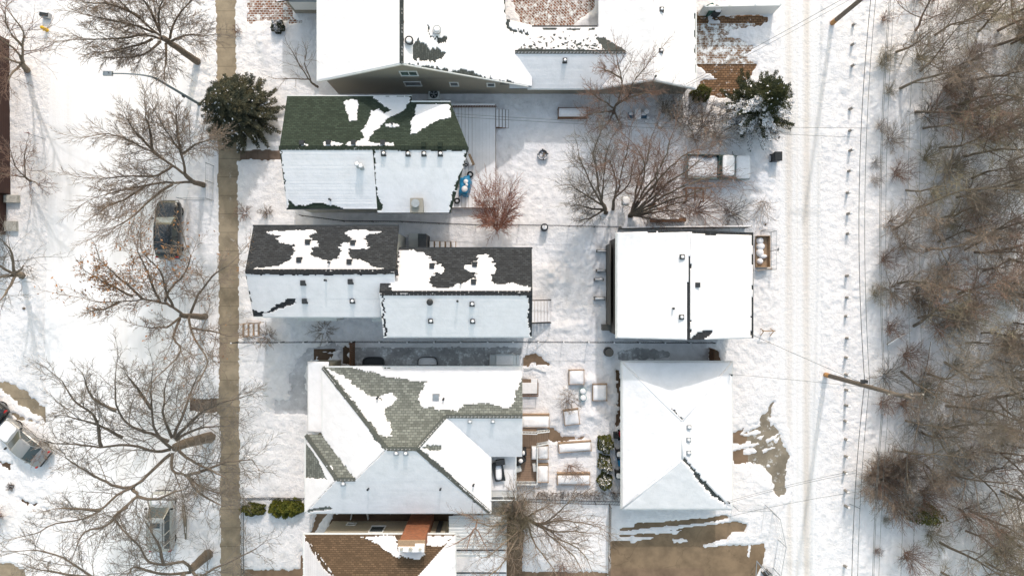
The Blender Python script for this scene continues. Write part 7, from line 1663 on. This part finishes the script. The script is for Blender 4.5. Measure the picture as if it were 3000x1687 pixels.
for (x, y, r_, lb) in ((330, 985, .26, 'round black tyre-rimmed stool with snow above the blue tarpaulin'), (165, 1315, .25, 'black tyre lying below the blue tarpaulin'), (278, 868, .14, 'small black ring lying on the deck by the bench')):
    b = at('o', x, y, .8); o = thing('tyre', lb, 'tyre', (b.x, b.y, .6), 'round black things on the deck'); mb = MB(); n = 20; vs = []; fs = []
    for k in range(n):
        for q in range(8): a, t = 2 * math.pi * k / n, 2 * math.pi * q / 8; rr_ = r_ * (.76 + .24 * math.cos(t)); vs.append((b.x + rr_ * math.cos(a), b.y + rr_ * math.sin(a), .76 + .1 * math.sin(t)))
    for k in range(n):
        for q in range(8): fs.append((k * 8 + q, ((k + 1) % n) * 8 + q, ((k + 1) % n) * 8 + (q + 1) % 8, k * 8 + (q + 1) % 8))
    mb.add(vs, fs); t_ = mb.build('tread', M['rubber'], o, True); mb = MB(); mb.dome(b, r_ * .55, r_ * .55, .7, .12, 12, 3); mb.build('snow_fill', M['snow_cap'], o, True)

# ---- decks and balcony of the grey house ----
def rail_line(root, pts, z0, h=.95, mat=None, sp=.115, w=.035):
    mat = mat or M['white_vinyl']
    for a, b in zip(pts[:-1], pts[1:]):
        a, b = Vector(a), Vector(b); mb = MB(); mb.bar(a + Vector((0, 0, z0 + h)), b + Vector((0, 0, z0 + h)), .07, .05); mb.bar(a + Vector((0, 0, z0 + .08)), b + Vector((0, 0, z0 + .08)), .05, .04)
        L = (b - a).length; n = int(L / sp)
        for k in range(n + 1): p = a.lerp(b, k / n); mb.bar(p + Vector((0, 0, z0 + .1)), p + Vector((0, 0, z0 + h - .02)), w)
        mb.build('railing', mat, root)
A = at('m', 425, 1050, .6); 
zd = .7
def q2(t, x, y, h): p = at(t, x, y, h); return (p.x, p.y)
o = thing('deck', 'brown board deck with white railings behind the grey-roofed house', 'deck', (.6, -12, 0))
dx0, dx1 = q2('m', 430, 0, zd)[0] - .6, q2('m', 692, 0, zd)[0]; dy1, dy0 = q2('m', 0, 1050, zd)[1], q2('n', 0, 145, zd)[1]; dyt = q2('m', 0, 800, zd)[1]
mb = MB(); mb.box(dx0, dx1, dy0, dy1 - .01, zd - .08, zd); mb.build('lower_floor', M['deck_y'], o)
mb = MB(); mb.box(dx0, dx1, dy1, dyt, zd - .08, zd + .004); mb.build('upper_floor', M['deck_x'], o)
pw = [q2('m', 692, 830, zd), q2('m', 852, 800, .3), q2('m', 845, 955, .3), q2('m', 692, 985, zd)]
mb = MB(); mb.face([(pw[0][0], pw[0][1], zd), (pw[3][0], pw[3][1], zd), (pw[2][0], pw[2][1], .28), (pw[1][0], pw[1][1], .28)]); mb.build('ramp', M['deck_x'], o)
mb = MB(); mb.box(dx0, dx1 - .02, dy0 + .02, dy0 + .06, 0, zd - .085); mb.box(dx1 - .06, dx1 - .02, dy0 + .07, dyt - .05, 0, zd - .085); mb.build('skirting', M['wood'], o)
rail_line(o, [(dx0, dyt - .15, 0), (dx1, dyt - .2, 0)], zd)
rail_line(o, [(dx1, dy1 + .25, 0), (dx1, dy0 + .05, 0)], zd)
rail_line(o, [(dx1, dy0 + .05, 0), (dx0, dy0 + .05, 0)], zd)
rail_line(o, [(pw[0][0], pw[0][1] + .05, -.15), (pw[1][0], pw[1][1], -.4)], zd + .1, .9); rail_line(o, [(pw[3][0], pw[3][1], -.1), (pw[2][0], pw[2][1], -.4)], zd + .1, .9)
b = at('m', 655, 1115, 1.1); o = thing('storage_bench', 'narrow white snow-topped bench on the brown deck', 'bench', (b.x, b.y, zd)); mb = MB(); mb.obox(b, .38, 1.0, zd, zd + .45); mb.build('chest', M['white_vinyl'], o); mb = MB(); mb.dome(b, .19, .5, zd + .453, .1, 20, 4, p=.4); mb.build('snow_cap', M['snow_cap'], o, True)
for (x, y, sx, sy, r_, lb, mt) in ((515, 1105, .5, .62, .1, 'black covered grill at the top of the brown deck', 'black_plastic'), (478, 1210, .8, .6, .6, 'black garden chair with a snow patch on the brown deck', 'black_plastic')):
    b = at('m', x, y, 1.2); o = thing('covered_grill' if 'grill' in lb else 'garden_chair', lb, 'grill' if 'grill' in lb else 'chair', (b.x, b.y, zd)); mb = MB(); mb.obox(b, sx, sy, zd, zd + .75, r_, .85); mb.build('cover', M[mt], o, False, .05)
    mb = MB(); mb.dome((b.x, b.y), sx * .22, sy * .3, zd + .753, .07, 10, 3); mb.build('snow_patch', M['snow_cap'], o, True)
b = at('m', 660, 1310, 1.0); o = thing('covered_chair', 'pale plastic-wrapped chair by the white deck railing', 'chair', (b.x, b.y, zd)); mb = MB(); mb.obox(b, .34, .7, zd, zd + .5, .1, .8); mb.build('cover', M['lens_clear'], o, False, .06)
b = at('m', 445, 1320, 1.0); o = thing('covered_table', 'pale round-cornered table under plastic beside the balcony', 'table', (b.x, b.y, zd)); mb = MB(); mb.obox(b, .5, .6, zd, zd + .5, .3, .85); mb.build('cover', M['lens_clear'], o, False, .06)
# balcony
zb = 2.7
bx0, by1 = q2('m', 80, 1160, zb); bx1, by0 = q2('n', 438, 350, zb)
o = thing('balcony', 'snow-covered balcony with white railing at the grey house corner', 'balcony', ((bx0 + bx1) / 2, by0, 0))
mb = MB(); mb.box(bx0 - .15, bx1, by0, by1 + .3, zb - .2, zb); mb.build('floor', M['white_vinyl'], o)
mb = MB(); mb.box(bx0 + .02, bx1 - .08, by0 + .5, by1, zb + .003, zb + .07); mb.build('snow_cover', M['snow_cap'], o, False, .02)
mb = MB(); mb.box(bx0, bx1 - .05, by0 + .06, by0 + .49, zb + .003, zb + .012); mb.build('glass_edge', M['lens_clear'], o)
rail_line(o, [(bx1 - .04, by1 + .2, 0), (bx1 - .04, by0 + .04, 0)], zb, 1.0, sp=.9); rail_line(o, [(bx0, by0 + .04, 0), (bx1 - .04, by0 + .04, 0)], zb, 1.0, sp=.9)
for p in ((bx1 - .1, by0 + .1), (bx0 + .3, by0 + .1)): mb = MB(); mb.obox(p, .12, .12, 0, zb - .2); mb.build('post', M['white_vinyl'], o)
b = at('m', 190, 1370, zb + .5); o = thing('lounge_chair', 'black reclining lounge on the balcony with snow in its folds', 'lounge chair', (b.x, b.y, zb))
mb = MB(); mb.obox((b.x - .05, b.y), .62, 1.5, zb + .25, zb + .38, .18); mb.obox((b.x + .33, b.y + .02), .12, 1.35, zb + .38, zb + .62, .18); mb.obox((b.x - .38, b.y), .1, 1.4, zb + .38, zb + .58, .18); mb.obox((b.x + .1, b.y + .78), .7, .4, zb + .3, zb + .75, .18); mb.build('frame', M['black_plastic'], o, False, .04)
mb = MB(); mb.dome((b.x - .02, b.y - .05), .25, .58, zb + .383, .1, 20, 4, p=.5); mb.build('snow_cover', M['snow_cap'], o, True)
for s_ in (-1, 1): mb = MB(); mb.obox((b.x + .2 * s_, b.y - .6), .06, .06, zb + .07, zb + .25); mb.build('leg', M['black_plastic'], o)
# small planter deck near the top of that yard
x0_, y1_ = q2('m', 440, 140, .5); x1_, y0_ = q2('m', 705, 350, .5); o = thing('small_deck', 'small brown side deck half under snow at the grey house gable end', 'deck', (x0_, y0_, 0))
mb = MB(); mb.box(x0_, x1_, y0_, y1_, .3, .4); mb.build('floor', M['deck_x'], o); mb = MB(); mb.box(x0_, x1_ - .04, y0_ + .12, y0_ + 1.0, .403, .5); mb.box(x1_ - .55, x1_ - .04, y0_ + 1.0, y0_ + 1.3, .403, .49); mb.build('snow_cover', M['snow_cap'], o, False, .02)
mb = MB(); mb.bar((x1_, y0_, .95), (x1_, y1_ - .2, .95), .06); mb.bar((x0_, y0_, .95), (x1_, y0_, .95), .06)
for k in range(14): mb.bar((x0_ + k * (x1_ - x0_) / 13, y0_, .4), (x0_ + k * (x1_ - x0_) / 13, y0_, .95), .03)
mb.build('railing', M['cedar_dark'], o)
x0_, y1_ = q2('m', 440, 352, .1); x1_, y0_ = q2('m', 690, 560, .1); o = thing('grid_mat', 'grey gridded stone mat below the small brown deck', 'paving', (x0_, y0_, .1)); mb = MB()
for x in np.arange(x0_, x1_, .12):
    for y in np.arange(y0_, y1_, .12): mb.box(x, x + .095, y, y + .095, .06, .115)
mb.build('tiles', M['snow_cap'], o); mb = MB(); mb.box(x0_, x1_, y0_, y1_, .04, .085); mb.build('base', M['metal_grey'], o)
# window wells and landing in the side passage
for k, (x0_, x1_, lb) in enumerate(((1062, 1124, 'left window well along the grey house, dark inside'), (1224, 1280, 'right window well along the grey house, snow inside'))):
    a, b = W(x0_, 1046, .3), W(x1_, 1069, .3); o = thing('window_well', lb, 'window well', ((a.x + b.x) / 2, b.y, 0), 'window wells of the grey house'); mb = MB(); n = 14; P_ = []
    cx, hw_, dp = (a.x + b.x) / 2, (b.x - a.x) / 2, a.y - b.y
    for q in range(n + 1): t = math.pi * q / n; P_.append((cx - hw_ * math.copysign(abs(math.cos(t)) ** .5, math.cos(t)), b.y + dp * abs(math.sin(t)) ** .5))
    for p_, q_ in zip(P_[:-1], P_[1:]): mb.bar((p_[0], p_[1], .15), (q_[0], q_[1], .15), .035, .4)
    mb.build('rim', M['metal_dark'], o); mb = MB(); mb.prism([(cx + (x_ - cx) * .97, b.y + (y_ - b.y) * .95) for x_, y_ in P_], .02, .05 + .1 * k); mb.build('floor', M['snow_cap'] if k else M['metal_dark'], o)
a, b = W(1436, 1038, .6), W(1523, 1071, .6); o = thing('side_landing', 'white-edged snowy side door landing with steps at both ends', 'steps', ((a.x + b.x) / 2, b.y, 0)); mb = MB(); mb.box(a.x + .45, b.x - .5, b.y, a.y, 0, .6); mb.build('landing', M['white_vinyl'], o)
for s_, x_ in ((0, a.x), (0, a.x + .22), (1, b.x - .5), (1, b.x - .25)): mb = MB(); hh = (.2, .4, .4, .2)[[a.x, a.x + .22, b.x - .5, b.x - .25].index(x_)]; mb.box(x_ + .002, x_ + .215, b.y, a.y - .05, 0, hh); st_ = mb.build('step', M['white_vinyl'], o)
mb = MB(); mb.box(a.x + .5, b.x - .58, b.y + .05, a.y - .1, .603, .68); mb.build('snow_cover', M['snow_cap'], o, False, .02); mb = MB(); mb.bar((a.x, a.y, 1.3), (b.x, a.y, 1.3), .04); mb.bar((a.x, a.y, 0), (a.x, a.y, 1.3), .05); mb.bar((b.x, a.y, 0), (b.x, a.y, 1.3), .05); mb.build('railing', M['metal_grey'], o)
# small white steps by the sidewalk
a = at('r', 100, 380, .3); b = at('r', 345, 215, .3); o = thing('front_steps', 'small weathered wooden steps half filled with snow beside the sidewalk', 'steps', (a.x, a.y, 0)); 
for k in range(4):
    x_ = a.x + (b.x - a.x) * k / 4; mb = MB(); mb.box(x_, x_ + .12, a.y + .05 * k, b.y, 0, .5 - .07 * k); mb.build('riser', M['cedar'], o); mb = MB(); mb.box(x_ + .13, x_ + .46, a.y + .03 + .05 * k, b.y - .03, .0, .40 - .07 * k); mb.build('snow_fill', M['snow_cap'], o)
mb = MB(); mb.bar((a.x - .2, b.y + .03, .75), (b.x + .2, b.y + .15, .45), .05); mb.bar((a.x - .2, a.y - .03, .75), (b.x, a.y + .1, .45), .05); mb.build('handrail', M['cedar'], o)
a, b = at('r', 140, 182, .3), at('r', 312, 195, .3); o = thing('plank', 'grey plank with snow lying above the small wooden steps', 'plank', (a.x, a.y, .1)); mb = MB(); mb.bar((a.x, a.y, .15), (b.x, b.y, .15), .16, .06); mb.build('board', M['cedar'], o); mb = MB(); mb.bar((a.x + .05, a.y, .2), (b.x - .05, b.y, .2), .12, .04); mb.build('snow_cover', M['snow_cap'], o)
# plank beside the minivan
a, b = at('i', 1382, 915, .2), at('i', 1400, 1170, .2); o = thing('log', 'long weathered log lying in snow right of the silver minivan', 'log', (a.x, a.y, .1)); mb = MB(); mb.tube([a, a.lerp(b, .5) + Vector((.05, 0, .03)), b], [.12, .13, .06], 10); mb.build('trunk', M['bark_pale'], o, True); mb = MB(); mb.tube([a.lerp(b, .1) + Vector((.06, 0, .1)), a.lerp(b, .8) + Vector((.08, 0, .1))], [.04, .03], 6); mb.build('snow_cover', M['snow_cap'], o, True)
# bent white pipe in the yard
o = thing('downspout_pipe', 'bent white pipe lying on snow beside the grey house gable', 'pipe', tuple(at('m', 730, 20)), None); ORG[o.name] = Vector(o.location); mb = MB(); mb.tube([at('m', 520, 5, .2), at('m', 650, -15, .2), at('m', 815, 48, .2)], .045, 8); mb.build('pipe', M['white_vinyl'], o, True)
# box of snowy lumber by the garage
a, b = W(2211, 694), W(2247, 782); o = thing('lumber_box', 'open brown wooden box with lumpy snow beside the white-roofed garage', 'wooden box', (a.x, b.y, 0))
mb = MB(); mb.box(a.x, b.x, b.y, a.y, .05, .3); mb.build('floor', M['cedar'], o)
for q in ((b.x - .05, b.x, b.y, a.y), (a.x, b.x, a.y, a.y + .05), (a.x, b.x, b.y - .05, b.y)): mb = MB(); mb.box(*q, 0, .75); mb.build('side_board', M['cedar'], o)
for k, (dx, dy, rx_, ry_) in enumerate(((.3, 2.1, .28, .3), (.36, 1.65, .34, .3), (.3, 1.15, .3, .35), (.55, .85, .34, .18), (.3, .45, .25, .25))): mb = MB(); mb.dome((a.x + dx, b.y + dy), rx_, ry_, .3, .3, 12, 5); mb.build('snow_lump', M['snow_cap'], o, True)
mb = MB(); mb.bar((a.x, b.y - .3, .6), (b.x + .2, b.y - .15, .6), .08); mb.build('rail', M['cedar'], o)
a, b = at('h', 135, 1050, .8), at('h', 235, 1050, .8); o = thing('sawhorse', 'small wooden sawhorse in the trodden snow beside the lane', 'sawhorse', (a.x, a.y, 0)); mb = MB(); mb.bar(a, b, .08, .09); mb.build('beam', M['cedar'], o)
for p in (a.lerp(b, .15), a.lerp(b, .9)):
    for s_ in (-1, 1): mb = MB(); mb.bar(p, (p.x, p.y + s_ * .3 - .15, 0), .05); mb.build('leg', M['cedar'], o)
# carport roof
a, b = at('v', 1648, 115, 2.6), at('v', 2288, 100, 2.6); o = thing('carport', 'white corrugated carport roof dusted with snow beside the brown-roofed house', 'carport', (a.x, -22, 0))
ye = -27.5; mb = MB(); vs, fs = [], []; ys_ = np.arange(a.y, ye, -.05); 
for i, y in enumerate(ys_):
    z = 2.6 + .022 * math.sin(y * 2 * math.pi / .25); vs += [(a.x, y - .0, z), (b.x, y + (b.y - a.y) * max(0, 1 - i / 60), z)]
for i in range(len(ys_) - 1): fs.append((2 * i, 2 * i + 2, 2 * i + 3, 2 * i + 1))
mb.add(vs, fs); mb.build('roof_sheet', M['white_vinyl'], o, True)
for y in (-20.35, -22.1, -24.4): mb = MB(); mb.box(a.x + (.0 if y > -22 else .3), b.x - .02, y, y + .07, 2.625, 2.66); mb.build('batten', M['metal_dark'], o)
mb = MB(); mb.box(a.x + .1, b.x - .05, -22.0, -20.9, 2.6, 2.63); mb.build('snow_cover', M['snow_cap'], o)
for x in (a.x + .1, b.x - .1):
    for y in (-18.6, -22.5, -26): mb = MB(); mb.obox((x, y), .1, .1, 0, 2.57); mb.build('post', M['white_trim'], o)
# bits of the passage between the lower houses
a, b = W(1031, 1500, .3), W(1075, 1521, .3); o = thing('window_well', 'white curved window well against the tan stucco wall', 'window well', ((a.x + b.x) / 2, b.y, 0)); mb = MB(); mb.bar((a.x, a.y, .2), (b.x, a.y, .2), .05, .4); mb.bar((a.x, a.y, .2), (a.x - .1, b.y, .2), .05, .4); mb.bar((b.x, a.y, .2), (b.x + .1, b.y, .2), .05, .4); mb.build('rim', M['white_vinyl'], o)
bin_('grey bin with dark junk at the bottom edge inside the wire enclosure', 'u', 600, 1420, .9, .6, .7, .5, M['metal_dark'], BG)
o = thing('garden_gate', 'grey metal trailer frame standing at the bottom edge by the enclosure', 'gate', tuple(at('u', 520, 1350)), None); ORG[o.name] = Vector(o.location); mb = MB(); mb.bar(at('u', 490, 1262, .9), at('u', 640, 1449, .9), .07, .06); mb.bar(at('u', 490, 1262, .9), at('u', 478, 1449, .9), .05); mb.bar(at('u', 500, 1275, 0), at('u', 490, 1262, .9), .06); mb.build('frame', M['metal_grey'], o)
b = at('h', 165, 245, .2); o = thing('stone', 'small dark stone in the snow above the lumber box', 'stone', (b.x, b.y, 0)); mb = MB(); mb.dome(b, .1, .12, 0, .22, 8, 3); mb.build('rock', M['bark'], o)
b = at('e', 180, 880, .1); o = thing('ice_lump', 'small dark lump of ice lying on the snowy street, left side', 'lump', (b.x, b.y, 0)); mb = MB(); mb.dome(b, .12, .12, .0, .22, 8, 3); mb.build('lump', M['bark'], o)
# raked street-side chair at the top porch
b = W(758, 1003)
